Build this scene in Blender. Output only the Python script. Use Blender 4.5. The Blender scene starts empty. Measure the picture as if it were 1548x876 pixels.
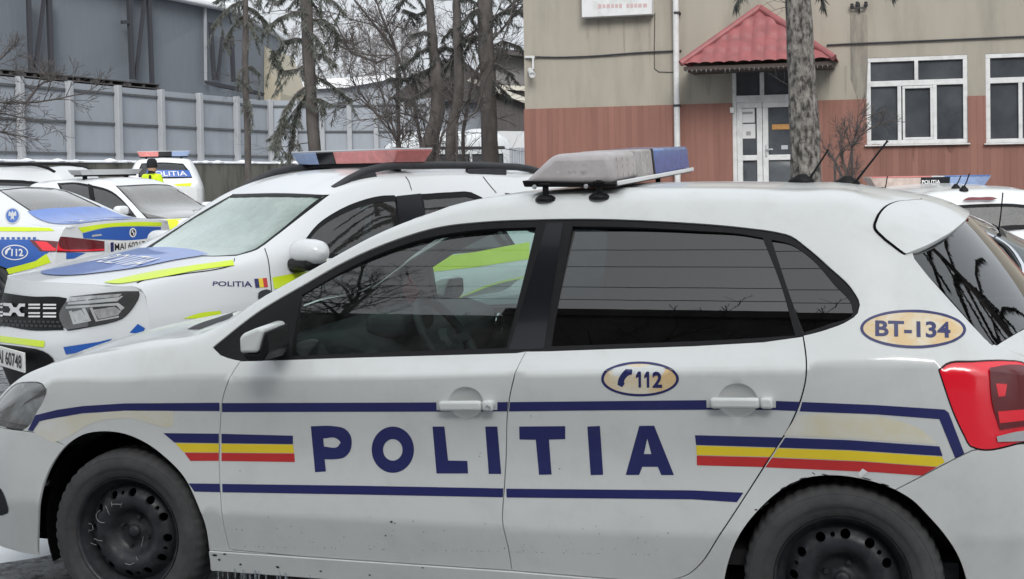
import bpy, bmesh, math, random
import numpy as np
from mathutils import Vector, Matrix, geometry
from mathutils.bvhtree import BVHTree
random.seed(7); rng = np.random.default_rng(7)
SC = bpy.context.scene
COL = SC.collection
R = math.radians
# ------------------------------------------------------------------ camera
F, CX, CY, W_, H_ = 2000., 774., 302., 1548, 876
TH, PI_, RO = R(16), R(1.5), .0175
CAM = np.array([2.611, -4.953, 1.603])
fw = np.array([-math.sin(TH)*math.cos(PI_), math.cos(TH)*math.cos(PI_), -math.sin(PI_)])
_r0 = np.array([math.cos(TH), math.sin(TH), 0.]); _u0 = np.cross(_r0, fw)
up = _u0*math.cos(RO)+_r0*math.sin(RO); rt = _r0*math.cos(RO)-_u0*math.sin(RO)
def ray(px, py):
    d = fw*F+rt*(px-CX)-up*(py-CY)
    return d/np.linalg.norm(d)
def at_y(px, py, y):
    d = ray(px, py); return CAM+d*((y-CAM[1])/d[1])
def at_z(px, py, z):
    d = ray(px, py); return CAM+d*((z-CAM[2])/d[2])
def at_depth(px, py, dep):
    d = fw*F+rt*(px-CX)-up*(py-CY); return CAM+d*(dep/F)
def at_plane(px, py, p0, n):
    d = ray(px, py); n = np.asarray(n, float)
    return CAM+d*(((np.asarray(p0)-CAM)@n)/(d@n))
def srgb(r, g, b):
    f = lambda c: (c/255/12.92 if c/255 < .04045 else ((c/255+.055)/1.055)**2.4)
    return (f(r), f(g), f(b), 1)
def ground_z(x, y):
    s = min(max((y-3.5)/6, 0), 1); s = s*s*(3-2*s)
    return -.018*(min(max(x, -30), 6)+7)*s
# ------------------------------------------------------------------ tagging / linking
def tag(o, label=None, cat=None, group=None, kind=None):
    if label: o['label'] = label
    if cat: o['category'] = cat
    if group: o['group'] = group
    if kind: o['kind'] = kind
    return o
def empty(name, loc=(0, 0, 0), rz=0., **k):
    o = bpy.data.objects.new(name, None); COL.objects.link(o)
    o.location = [float(c) for c in loc]; o.rotation_euler = (0, 0, rz); o.empty_display_size = .2
    tag(o, **k); return o
def link_mesh(name, V, Fc, mat=None, parent=None, smooth=True, normals=None, mats=None, midx=None, world=False):
    me = bpy.data.meshes.new(name)
    me.from_pydata([tuple(map(float, v)) for v in V], [], [tuple(map(int, f)) for f in Fc])
    for m in (mats or ([mat] if mat else [])): me.materials.append(m)
    if midx is not None: me.polygons.foreach_set('material_index', np.asarray(midx, np.int32))
    if smooth: me.polygons.foreach_set('use_smooth', np.ones(len(me.polygons), bool))
    me.validate(clean_customdata=False); me.update()
    if normals is not None and len(me.vertices) == len(normals):
        me.normals_split_custom_set_from_vertices([tuple(map(float, n)) for n in normals])
    o = bpy.data.objects.new(name, me); COL.objects.link(o)
    if parent is not None: o.parent = parent
    return o
class MB:
    """collects simple solids into one mesh"""
    def __init__(s): s.v = []; s.f = []; s.m = []; s.cur = 0
    def add(s, V, Fc):
        b = len(s.v); s.v += [tuple(map(float, v)) for v in V]
        s.f += [tuple(b+i for i in f) for f in Fc]; s.m += [s.cur]*len(Fc); return s
    def box(s, c, d, rot=None):
        c = np.array(c, float); h = np.array(d, float)/2
        P = np.array([[x, y, z] for x in (-1, 1) for y in (-1, 1) for z in (-1, 1)])*h
        if rot is not None: P = P@np.array(rot).T
        return s.add(P+c, [(0, 1, 3, 2), (4, 6, 7, 5), (0, 4, 5, 1), (2, 3, 7, 6), (0, 2, 6, 4), (1, 5, 7, 3)])
    def beam(s, a, b, w, h=None, upv=(0, 0, 1)):
        a = np.array(a, float); b = np.array(b, float); h = h or w
        d = b-a; L = np.linalg.norm(d); d = d/L
        x = np.cross(d, upv)
        if np.linalg.norm(x) < 1e-4: x = np.cross(d, (1, 0, 0))
        x /= np.linalg.norm(x); z = np.cross(x, d)
        return s.box((a+b)/2, (w, L, h), np.stack([x, d, z], 1))
    def tube(s, pts, rad, n=8, cap=True):
        pts = [np.array(p, float) for p in pts]
        rads = rad if hasattr(rad, '__len__') else [rad]*len(pts)
        b = len(s.v); prev = None
        for i, p in enumerate(pts):
            d = pts[min(i+1, len(pts)-1)]-pts[max(i-1, 0)]; d = d/(np.linalg.norm(d)+1e-9)
            if prev is None:
                a = np.cross(d, (0, 0, 1));
                if np.linalg.norm(a) < .1: a = np.cross(d, (1, 0, 0))
            else: a = prev-d*(prev@d)
            a = a/(np.linalg.norm(a)+1e-9); prev = a; c = np.cross(d, a)
            for k in range(n):
                t = 2*math.pi*k/n; s.v.append(tuple(p+rads[i]*(a*math.cos(t)+c*math.sin(t))))
        for i in range(len(pts)-1):
            for k in range(n):
                k2 = (k+1) % n
                s.f.append((b+i*n+k, b+i*n+k2, b+(i+1)*n+k2, b+(i+1)*n+k)); s.m.append(s.cur)
        if cap:
            s.f.append(tuple(b+k for k in range(n))[::-1]); s.m.append(s.cur)
            s.f.append(tuple(b+(len(pts)-1)*n+k for k in range(n))); s.m.append(s.cur)
        return s
    def lathe(s, prof, c, axis, n=24, rscale=None):
        """prof: (radius, along axis)"""
        c = np.array(c, float); ax = np.array(axis, float); ax /= np.linalg.norm(ax)
        a = np.cross(ax, (0, 0, 1)) if abs(ax[2]) < .9 else np.array((1., 0, 0)); a /= np.linalg.norm(a); e = np.cross(ax, a)
        b = len(s.v)
        for k in range(n):
            t = 2*math.pi*k/n
            for i, (r, h) in enumerate(prof):
                rr = r if rscale is None else r*rscale(i, k)
                s.v.append(tuple(c+ax*h+rr*(a*math.cos(t)+e*math.sin(t))))
        m = len(prof)
        for k in range(n):
            k2 = (k+1) % n
            for i in range(m-1):
                s.f.append((b+k*m+i, b+k2*m+i, b+k2*m+i+1, b+k*m+i+1)); s.m.append(s.cur)
        return s
    def prism(s, poly, ext):
        """poly: 3D loop, ext: extrusion vector"""
        P = np.array(poly, float); n = len(P); e = np.array(ext, float)
        return s.add(np.vstack([P, P+e]), [tuple(range(n))[::-1], tuple(range(n, 2*n))]+[(i, (i+1) % n, n+(i+1) % n, n+i) for i in range(n)])
    def build(s, name, mat, parent=None, smooth=False, bevel=0., seg=2, angle=35, sub=0):
        mats = mat if isinstance(mat, (list, tuple)) else [mat]
        o = link_mesh(name, s.v, s.f, parent=parent, smooth=False, mats=mats, midx=s.m)
        bm = bmesh.new(); bm.from_mesh(o.data); bmesh.ops.recalc_face_normals(bm, faces=bm.faces); bm.to_mesh(o.data); bm.free()
        if sub:
            md = o.modifiers.new('s', 'SUBSURF'); md.levels = md.render_levels = sub
        if bevel:
            md = o.modifiers.new('b', 'BEVEL'); md.width = bevel; md.segments = seg; md.limit_method = 'ANGLE'; md.angle_limit = R(30); md.harden_normals = False
        if smooth or bevel or sub:
            o.data.polygons.foreach_set('use_smooth', np.ones(len(o.data.polygons), bool))
            if not sub: o.data.set_sharp_from_angle(angle=R(angle))
        return o
# ------------------------------------------------------------------ materials
def new_mat(name):
    m = bpy.data.materials.new(name); m.use_nodes = True
    nt = m.node_tree; nt.nodes.clear()
    out = nt.nodes.new('ShaderNodeOutputMaterial')
    return m, nt, out
def N(nt, t, **k):
    n = nt.nodes.new(t)
    for a, b in k.items():
        if a in n.inputs.keys() if hasattr(n.inputs, 'keys') else False: n.inputs[a].default_value = b
        else: setattr(n, a, b)
    return n
def mat(name, col, rough=.5, metal=0., spec=.5, coat=0., coat_rough=.05, var=0., vscale=8., bump=0., bscale=60., dirt=None, dscale=3., dpos=(.45, .7), emit=0., trans=0., rvar=0., stretch=None, ior=1.45):
    """Principled with optional colour noise (var), dirt colour patches, fine bump"""
    m, nt, out = new_mat(name)
    p = nt.nodes.new('ShaderNodeBsdfPrincipled'); nt.links.new(p.outputs[0], out.inputs[0])
    c = tuple(col[:3])+(1,)
    p.inputs['Base Color'].default_value = c; p.inputs['Roughness'].default_value = rough
    p.inputs['Metallic'].default_value = metal; p.inputs['Specular IOR Level'].default_value = spec
    p.inputs['Coat Weight'].default_value = coat; p.inputs['Coat Roughness'].default_value = coat_rough
    p.inputs['Transmission Weight'].default_value = trans; p.inputs['IOR'].default_value = ior
    if emit: p.inputs['Emission Color'].default_value = c; p.inputs['Emission Strength'].default_value = emit
    tc = nt.nodes.new('ShaderNodeTexCoord'); vec = tc.outputs['Object']
    if stretch:
        mp = nt.nodes.new('ShaderNodeMapping'); mp.inputs['Scale'].default_value = stretch; nt.links.new(vec, mp.inputs[0]); vec = mp.outputs[0]
    src = None
    if var:
        n = N(nt, 'ShaderNodeTexNoise', Scale=vscale, Detail=6., Roughness=.6); nt.links.new(vec, n.inputs['Vector'])
        r = nt.nodes.new('ShaderNodeMapRange'); r.inputs['From Min'].default_value = .3; r.inputs['From Max'].default_value = .7
        r.inputs['To Min'].default_value = 1-var; r.inputs['To Max'].default_value = 1+var; nt.links.new(n.outputs[0], r.inputs[0])
        v = nt.nodes.new('ShaderNodeVectorMath'); v.operation = 'SCALE'; v.inputs[0].default_value = c[:3]; nt.links.new(r.outputs[0], v.inputs['Scale'])
        src = v.outputs[0]
    if dirt:
        n = N(nt, 'ShaderNodeTexNoise', Scale=dscale, Detail=9., Roughness=.65); nt.links.new(vec, n.inputs['Vector'])
        r = nt.nodes.new('ShaderNodeMapRange'); r.inputs['From Min'].default_value = dpos[0]; r.inputs['From Max'].default_value = dpos[1]
        r.inputs['To Max'].default_value = dirt[3] if len(dirt) > 3 else .8; nt.links.new(n.outputs[0], r.inputs[0])
        mx = nt.nodes.new('ShaderNodeMix'); mx.data_type = 'RGBA'; nt.links.new(r.outputs[0], mx.inputs[0])
        if src: nt.links.new(src, mx.inputs[6])
        else: mx.inputs[6].default_value = c
        mx.inputs[7].default_value = tuple(dirt[:3])+(1,); src = mx.outputs[2]
    if src: nt.links.new(src, p.inputs['Base Color'])
    if rvar:
        n = N(nt, 'ShaderNodeTexNoise', Scale=vscale*1.7, Detail=5.); nt.links.new(vec, n.inputs['Vector'])
        r = nt.nodes.new('ShaderNodeMapRange'); r.inputs['To Min'].default_value = max(0, rough-rvar); r.inputs['To Max'].default_value = min(1, rough+rvar)
        r.inputs['From Min'].default_value = .3; r.inputs['From Max'].default_value = .7
        nt.links.new(n.outputs[0], r.inputs[0]); nt.links.new(r.outputs[0], p.inputs['Roughness'])
    if bump:
        n = N(nt, 'ShaderNodeTexNoise', Scale=bscale, Detail=4.); nt.links.new(vec, n.inputs['Vector'])
        b = nt.nodes.new('ShaderNodeBump'); b.inputs['Strength'].default_value = bump; b.inputs['Distance'].default_value = .01
        nt.links.new(n.outputs[0], b.inputs['Height']); nt.links.new(b.outputs[0], p.inputs['Normal'])
    return m
def glass_mat(name, tint=(.75, .85, .83), ior=1.5, rough=0., dirt=.0, film=0., fcol=(.45, .44, .42)):
    """single-sheet window glass: tinted see-through plus Fresnel reflection, a little road film; a stronger film paints in sky reflection"""
    m, nt, out = new_mat(name)
    tr = nt.nodes.new('ShaderNodeBsdfTransparent'); tr.inputs[0].default_value = tuple(tint)+(1,)
    gl = nt.nodes.new('ShaderNodeBsdfGlossy'); gl.inputs[0].default_value = (1, 1, 1, 1); gl.inputs['Roughness'].default_value = rough
    fr = nt.nodes.new('ShaderNodeFresnel'); fr.inputs[0].default_value = ior
    mx = nt.nodes.new('ShaderNodeMixShader')
    mul = nt.nodes.new('ShaderNodeMath'); mul.operation = 'MULTIPLY'; mul.inputs[1].default_value = 2.1; mul.use_clamp = True
    nt.links.new(fr.outputs[0], mul.inputs[0]); nt.links.new(mul.outputs[0], mx.inputs[0])
    nt.links.new(tr.outputs[0], mx.inputs[1]); nt.links.new(gl.outputs[0], mx.inputs[2])
    last = mx.outputs[0]
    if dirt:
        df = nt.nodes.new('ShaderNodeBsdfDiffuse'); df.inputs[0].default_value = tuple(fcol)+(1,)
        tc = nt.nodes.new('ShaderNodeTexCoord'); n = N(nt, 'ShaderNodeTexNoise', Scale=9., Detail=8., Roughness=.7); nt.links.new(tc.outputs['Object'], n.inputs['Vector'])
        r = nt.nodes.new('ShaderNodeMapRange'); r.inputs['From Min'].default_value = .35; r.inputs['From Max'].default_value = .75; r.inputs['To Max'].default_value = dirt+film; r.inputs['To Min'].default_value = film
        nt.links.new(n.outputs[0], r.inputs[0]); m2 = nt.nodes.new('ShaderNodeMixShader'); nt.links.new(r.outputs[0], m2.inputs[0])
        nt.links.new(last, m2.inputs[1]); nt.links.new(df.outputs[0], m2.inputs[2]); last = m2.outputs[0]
    nt.links.new(last, out.inputs[0]); return m
# ------------------------------------------------------------------ smooth outlines
def sm(pts, closed=True, step=7., corners=()):
    """rounded outline through the points; a point with a third value is a sharp corner"""
    P = [np.array(p[:2], float) for p in pts]; n = len(P)
    cor = [len(p) > 2 for p in pts]
    out = []
    for i in range(n if closed else n-1):
        a, b = P[i], P[(i+1) % n]
        pa = P[(i-1) % n] if closed or i > 0 else a; pb = P[(i+2) % n] if closed or i+2 < n else b
        L = np.linalg.norm(b-a); k = max(1, int(L/step))
        la = np.linalg.norm(a-pa)+1e-6; lb = np.linalg.norm(pb-b)+1e-6
        d = (b-a)
        m0 = d if cor[i] or (not closed and i == 0) else ((a-pa)/la*L+(b-a)/L*la)/(la+L)*L
        m1 = d if cor[(i+1) % n] or (not closed and i+1 == n-1) else ((b-a)/L*lb+(pb-b)/lb*L)/(lb+L)*L
        for j in range(k):
            s = j/k; h = (2*s**3-3*s**2+1, s**3-2*s**2+s, -2*s**3+3*s**2, s**3-s**2)
            out.append(h[0]*a+h[1]*m0+h[2]*b+h[3]*m1)
    if not closed: out.append(P[-1])
    return np.array(out)
def dense(pts, step, closed=True):
    P = np.array([p[:2] for p in pts], float); out = []; n = len(P)
    for i in range(n if closed else n-1):
        a, b = P[i], P[(i+1) % n]; k = max(1, int(np.linalg.norm(b-a)/step))
        for j in range(k): out.append(a+(b-a)*j/k)
    if not closed: out.append(P[-1])
    return np.array(out)
def ell(cx, cy, rx, ry, n=48, rot=0.):
    t = np.linspace(0, 2*math.pi, n, endpoint=False); x = rx*np.cos(t); y = ry*np.sin(t)
    return np.stack([cx+x*math.cos(rot)-y*math.sin(rot), cy+x*math.sin(rot)+y*math.cos(rot)], 1)
def inside(P, L):
    x, y = P[:, 0][:, None], P[:, 1][:, None]
    a = L; b = np.roll(L, -1, 0)
    res = np.zeros(len(P), bool)
    for i0 in range(0, len(P), 4000):
        xs, ys = x[i0:i0+4000], y[i0:i0+4000]
        c = ((a[:, 1] > ys) != (b[:, 1] > ys)) & (xs < (b[:, 0]-a[:, 0])*(ys-a[:, 1])/(b[:, 1]-a[:, 1]+1e-15)+a[:, 0])
        res[i0:i0+4000] = c.sum(1) % 2 == 1
    return res
def inset(L, d):
    """move an outline inward by d (outward when negative)"""
    a = np.roll(L, 1, 0); b = np.roll(L, -1, 0); t = b-a; t /= (np.linalg.norm(t, axis=1)[:, None]+1e-12)
    ar = np.sum(L[:, 0]*np.roll(L[:, 1], -1)-np.roll(L[:, 0], -1)*L[:, 1])
    n = np.stack([-t[:, 1], t[:, 0]], 1)*(1 if ar > 0 else -1)
    return L+n*d
def seg_dist(P, L):
    a = L; b = np.roll(L, -1, 0); res = np.full(len(P), 1e9)
    for i in range(len(a)):
        d = b[i]-a[i]; q = d@d+1e-15
        t = np.clip(((P-a[i])@d)/q, 0, 1); res = np.minimum(res, np.linalg.norm(P-a[i]-t[:, None]*d, axis=1))
    return res
def tri_region(inc, exc=(), sp=.03, extra=None):
    """triangulate (inside every... any of inc) minus exc in the plane"""
    loops = list(inc)+list(exc); allp = np.vstack(inc)
    lo, hi = allp.min(0), allp.max(0)
    gx = np.arange(lo[0]+sp*.37, hi[0], sp); gy = np.arange(lo[1]+sp*.41, hi[1], sp*.87)
    if len(gx) and len(gy):
        G = np.array([(x+(sp/2 if j % 2 else 0), y) for j, y in enumerate(gy) for x in gx])
    else: G = np.zeros((0, 2))
    if extra is not None and len(extra): G = np.vstack([G, extra])
    def member(P):
        k = np.zeros(len(P), bool)
        for l in inc: k |= inside(P, l)
        for l in exc: k &= ~inside(P, l)
        return k
    if len(G):
        G = G[member(G)]
        for l in loops:
            if len(G): G = G[seg_dist(G, l) > sp*.3]
    vs = []; es = []
    for l in loops:
        b = len(vs); vs += [Vector((float(p[0]), float(p[1]))) for p in l]; es += [(b+i, b+(i+1) % len(l)) for i in range(len(l))]
    vs += [Vector((float(p[0]), float(p[1]))) for p in G]
    V, _, T, *_r = geometry.delaunay_2d_cdt(vs, es, [], 0, 1e-6)
    V = np.array([(v.x, v.y) for v in V]); T = np.array([t for t in T if len(t) == 3])
    cen = V[T].mean(1); T = T[member(cen)]
    a = V[T[:, 1]]-V[T[:, 0]]; b = V[T[:, 2]]-V[T[:, 0]]; s = a[:, 0]*b[:, 1]-a[:, 1]*b[:, 0]
    T[s < 0] = T[s < 0][:, ::-1]; T = T[np.abs(s) > 1e-10]
    used = np.unique(T); mp = -np.ones(len(V), int); mp[used] = np.arange(len(used))
    return V[used], mp[T]
# ------------------------------------------------------------------ text as outlines
_tc = {}
def text2d(s, bold=0., shear=0.):
    """triangulated text, cap height 1, x from 0: returns verts, faces, width"""
    k = (s, bold, shear)
    if k in _tc: return _tc[k]
    cu = bpy.data.curves.new('t', 'FONT'); cu.body = s; cu.size = 1; cu.offset = bold; cu.shear = shear; cu.resolution_u = 4
    o = bpy.data.objects.new('t', cu); COL.objects.link(o)
    bpy.context.view_layer.update()
    me = bpy.data.meshes.new_from_object(o.evaluated_get(bpy.context.evaluated_depsgraph_get()))
    V = np.array([v.co[:2] for v in me.vertices]); Fc = [tuple(p.vertices) for p in me.polygons]
    bpy.data.objects.remove(o); bpy.data.curves.remove(cu); bpy.data.meshes.remove(me)
    V = V-V.min(0); h = V[:, 1].max(); V = V/h
    _tc[k] = (V, Fc, V[:, 0].max()); return _tc[k]
def quad_map(q):
    """(s,t) in 0..1 -> pixel; q = bottom-left, bottom-right, top-right, top-left"""
    q = np.array(q, float)
    return lambda s, t: (1-s)*(1-t)*q[0]+s*(1-t)*q[1]+s*t*q[2]+(1-s)*t*q[3]
# ------------------------------------------------------------------ car skins
class Skin:
    """smooth surface through a net of section points; near side has negative lateral coordinate"""
    def __init__(s, rows, ccrease=(), rcrease=(), frame=None, full=True, U=None):
        s.P = np.array(rows, float)                      # nr, nc, 3
        cr = dict(ccrease)
        if full:                                          # add the other half of the car
            n0 = s.P.shape[1]; s.P = np.concatenate([s.P, s.P[:, -2::-1]*[1, -1, 1]], 1)
            for k, v in list(cr.items()): cr[2*(n0-1)-k] = v
        ccrease = cr
        nr, nc, _ = s.P.shape
        s.U = s.P[:, :, 0].mean(1) if U is None else np.array(U, float)
        d = np.linalg.norm(np.diff(s.P[2:-2] if nr > 6 else s.P, axis=1), axis=2).mean(0)
        s.V = np.concatenate([[0], np.cumsum(np.maximum(d, .02))])
        s.cc = np.zeros(nc); s.rc = np.zeros(nr)
        for k, v in dict(ccrease).items(): s.cc[k] = v
        for k, v in dict(rcrease).items(): s.rc[k] = v
        s.Vc = s.V[-1]/2; s.nk = s.V
        s.frame = frame                                   # 4x4 local->world
        s.bvh = None
    @staticmethod
    def _herm(K, Y, t, cr):
        """K knots (m), Y (m,...) or (N,m,3), t (N)"""
        per = Y.ndim == 3 and Y.shape[0] == len(t) and Y.shape[1] == len(K)
        h = np.diff(K)
        ax = 1 if per else 0
        sh = [1]*Y.ndim; sh[ax] = -1
        D = np.diff(Y, axis=ax)/h.reshape(sh)
        m = len(K)
        def tk(A, i): return np.take(A, i, axis=ax)
        ML = []; MR = []
        for k in range(m):
            if k == 0: mm = tk(D, 0); ML.append(mm); MR.append(mm); continue
            if k == m-1: mm = tk(D, m-2); ML.append(mm); MR.append(mm); continue
            a, b = tk(D, k-1), tk(D, k); mm = (a*h[k]+b*h[k-1])/(h[k]+h[k-1]); c = cr[k]
            ML.append(mm*(1-c)+a*c); MR.append(mm*(1-c)+b*c)
        k = np.clip(np.searchsorted(K, t, side='right')-1, 0, m-2)
        s = np.clip((t-K[k])/h[k], 0, 1); hh = h[k]
        ML = np.stack(ML, ax); MR = np.stack(MR, ax)
        if per:
            i = np.arange(len(t)); y0, y1, m0, m1 = Y[i, k], Y[i, k+1], MR[i, k], ML[i, k+1]; e = (slice(None), None)
        else:
            y0, y1, m0, m1 = Y[k], Y[k+1], MR[k], ML[k+1]; e = (slice(None),)+(None,)*(Y.ndim-1)
        s = s[e]; hh = hh[e]
        return (2*s**3-3*s**2+1)*y0+(s**3-2*s**2+s)*hh*m0+(-2*s**3+3*s**2)*y1+(s**3-s**2)*hh*m1
    def ev(s, uv):
        uv = np.asarray(uv, float)
        A = s._herm(s.U, s.P, uv[:, 0], s.rc)             # N,nc,3
        return s._herm(s.V, A, uv[:, 1], s.cc)
    def nrm(s, uv):
        uv = np.asarray(uv, float); e = 2e-3
        lo = np.array([s.U[0], s.V[0]]); hi = np.array([s.U[-1], s.V[-1]])
        a = np.clip(uv+[e, 0], lo, hi); b = np.clip(uv-[e, 0], lo, hi); c = np.clip(uv+[0, e], lo, hi); d = np.clip(uv-[0, e], lo, hi)
        n = np.cross(s.ev(a)-s.ev(b), s.ev(c)-s.ev(d)); n /= (np.linalg.norm(n, axis=1)[:, None]+1e-12)
        return n
    def prep(s, nu=220, nv=110):
        s.gu = np.linspace(s.U[0], s.U[-1], nu); s.gv = np.linspace(s.V[0], s.V[-1], nv)
        uv = np.array([(u, v) for u in s.gu for v in s.gv]); P = s.ev(uv)
        if s.frame is not None: P = P@s.frame[:3, :3].T+s.frame[:3, 3]
        q = []
        for i in range(nu-1):
            for j in range(nv-1):
                a = i*nv+j; q += [(a, a+nv, a+nv+1), (a, a+nv+1, a+1)]
        s.gp = P; s.gt = q; s.guv = uv
        s.bvh = BVHTree.FromPolygons([tuple(p) for p in P], q)
    def _uv_at(s, p, fi):
        t = s.gt[fi]; A, B, C = (s.gp[k] for k in t)
        v0, v1, v2 = B-A, C-A, np.array(p)-A
        d00, d01, d11, d20, d21 = v0@v0, v0@v1, v1@v1, v2@v0, v2@v1; den = d00*d11-d01*d01+1e-18
        v = (d11*d20-d01*d21)/den; w = (d00*d21-d01*d20)/den
        return s.guv[t[0]]*(1-v-w)+s.guv[t[1]]*v+s.guv[t[2]]*w
    def pick(s, pts):
        """picture points -> surface parameters"""
        if s.bvh is None: s.prep()
        out = []
        for p in pts:
            d = ray(p[0], p[1]); loc, nn, fi, ds = s.bvh.ray_cast(Vector(CAM), Vector(d))
            if loc is None:
                best = None
                base = getattr(s, 'near', 6.)
                for k in np.linspace(base*.6, base*1.5, 90):
                    q = CAM+d*k; l2, n2, f2, d2 = s.bvh.find_nearest(Vector(q))
                    if best is None or d2 < best[0]: best = (d2, l2, f2)
                loc, fi = best[1], best[2]
            out.append(s._uv_at(loc, fi))
        return np.array(out)
    def near_uv(s, P):
        if s.bvh is None: s.prep()
        out = []
        for p in P:
            l, n, f, d = s.bvh.find_nearest(Vector([float(c) for c in p])); out.append(s._uv_at(l, f))
        return np.array(out)
    def panel(s, name, inc, exc=(), mat=None, parent=None, sp=.035, off=0., flange=0., disp=None, mirror=False, extra=None):
        """sheet of the surface bounded by outlines in surface parameters; flange folds the rim inward; both=True is not needed: mirror makes the far side's"""
        inc = inc if isinstance(inc, list) else [inc]
        V2, T = tri_region(inc, exc, sp, extra)
        V2 = np.clip(V2, [s.U[0], s.V[0]], [s.U[-1], s.V[-1]])
        P = s.ev(V2); n = s.nrm(V2)
        if disp is not None:
            e = 2e-3; f = disp
            P0 = P; dv = f(V2); P = P0+n*dv[:, None]
            def pos(q): q = np.clip(q, [s.U[0], s.V[0]], [s.U[-1], s.V[-1]]); return s.ev(q)+s.nrm(q)*f(q)[:, None]
            nd = np.cross(pos(V2+[e, 0])-pos(V2-[e, 0]), pos(V2+[0, e])-pos(V2-[0, e])); l = np.linalg.norm(nd, axis=1)[:, None]
            ok = (l[:, 0] > 1e-9); n[ok] = (nd/np.maximum(l, 1e-12))[ok]
        P = P+n*off
        VV = P.copy(); NN = n.copy(); FF = [tuple(t) for t in T]
        if flange:
            cnt = {}
            for t in T:
                for a, b in ((t[0], t[1]), (t[1], t[2]), (t[2], t[0])):
                    k = (min(a, b), max(a, b)); cnt[k] = (cnt.get(k, (0,))[0]+1, a, b)
            ev = []; en = []; ef = []; base = len(VV)
            for k, (c, a, b) in cnt.items():
                if c != 1: continue
                t = P[b]-P[a]; o = np.cross(t, n[a]); o /= (np.linalg.norm(o)+1e-12)
                i = base+len(ev); ev += [P[a], P[b], P[b]-n[b]*flange, P[a]-n[a]*flange]; en += [o+n[a]*.6, o+n[b]*.6, o, o]
                ef.append((i+1, i, i+3, i+2))
            if ev: VV = np.vstack([VV, ev]); NN = np.vstack([NN, en]); FF += ef
        if mirror: VV = VV*[1, -1, 1]; NN = NN*[1, -1, 1]; FF = [f[::-1] for f in FF]
        return link_mesh(name, VV, FF, mat, parent, normals=NN)
    def mir(s, L):
        return np.stack([L[:, 0], 2*s.Vc-L[:, 1]], 1)
    def both(s, name, inc, exc=(), **k):
        return s.panel(name, inc, exc, **k), s.panel(name, inc, exc, mirror=True, **k)
    def decal(s, name, loops_px, mat, parent, off=.0012, holes_px=(), sp=.04, uv=False):
        inc = [l if uv else s.pick(l) for l in loops_px]; exc = [l if uv else s.pick(l) for l in holes_px]
        return s.panel(name, inc, exc, mat, parent, sp=sp, off=off)
    def text(s, name, txt, quad, mat, parent, off=.0016, bold=0., shear=0.):
        V, Fc, w = text2d(txt, bold, shear); qm = quad_map(quad)
        px = [qm(v[0]/w, v[1]) for v in V]; uv = s.pick(px); P = s.ev(uv); n = s.nrm(uv); P = P+n*off
        Fc = orient(P, Fc, n); return link_mesh(name, P, Fc, mat, parent, normals=n)
    def ribbon(s, name, uvline, width, mat, parent, off=-.012, closed=True, mirror=False):
        L = np.asarray(uvline); a = inset(L, width/2) if closed else None; b = inset(L, -width/2)
        lo = [s.U[0], s.V[0]]; hi = [s.U[-1], s.V[-1]]
        A = np.clip(a, lo, hi); B = np.clip(b, lo, hi); n = len(L)
        PA = s.ev(A)+s.nrm(A)*off; PB = s.ev(B)+s.nrm(B)*off; P = np.vstack([PA, PB]); Fc = [(i, (i+1) % n, n+(i+1) % n, n+i) for i in range(n)]
        if mirror: P = P*[1, -1, 1]
        return link_mesh(name, P, Fc, mat, parent)
def orient(P, Fc, n):
    r = []
    for f in Fc:
        a, b, c = P[f[0]], P[f[1]], P[f[2]]
        r.append(f if np.cross(b-a, c-a)@n[f[0]] >= 0 else f[::-1])
    return r
def frame_of(pos, psi, z=0.):
    """car frame: local x rearward from the nose, local y to the car's RIGHT when positive in the world of the skins (near side negative)"""
    M = np.eye(4); h = np.array([math.cos(psi), math.sin(psi), 0])
    M[:3, 0] = -h; M[:3, 1] = np.cross((0, 0, 1), -h); M[:3, 2] = (0, 0, 1); M[:3, 3] = (pos[0], pos[1], z); return M
def w_rows(st):
    """stations: (x or list of 8 x, [(halfwidth,z)]*8) -> rows with negative lateral"""
    rows = []
    for x, pts in st:
        xs = x if hasattr(x, '__len__') else [x]*len(pts)
        rows.append([(xs[j], -p[0], p[1]) for j, p in enumerate(pts)])
    return rows
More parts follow.
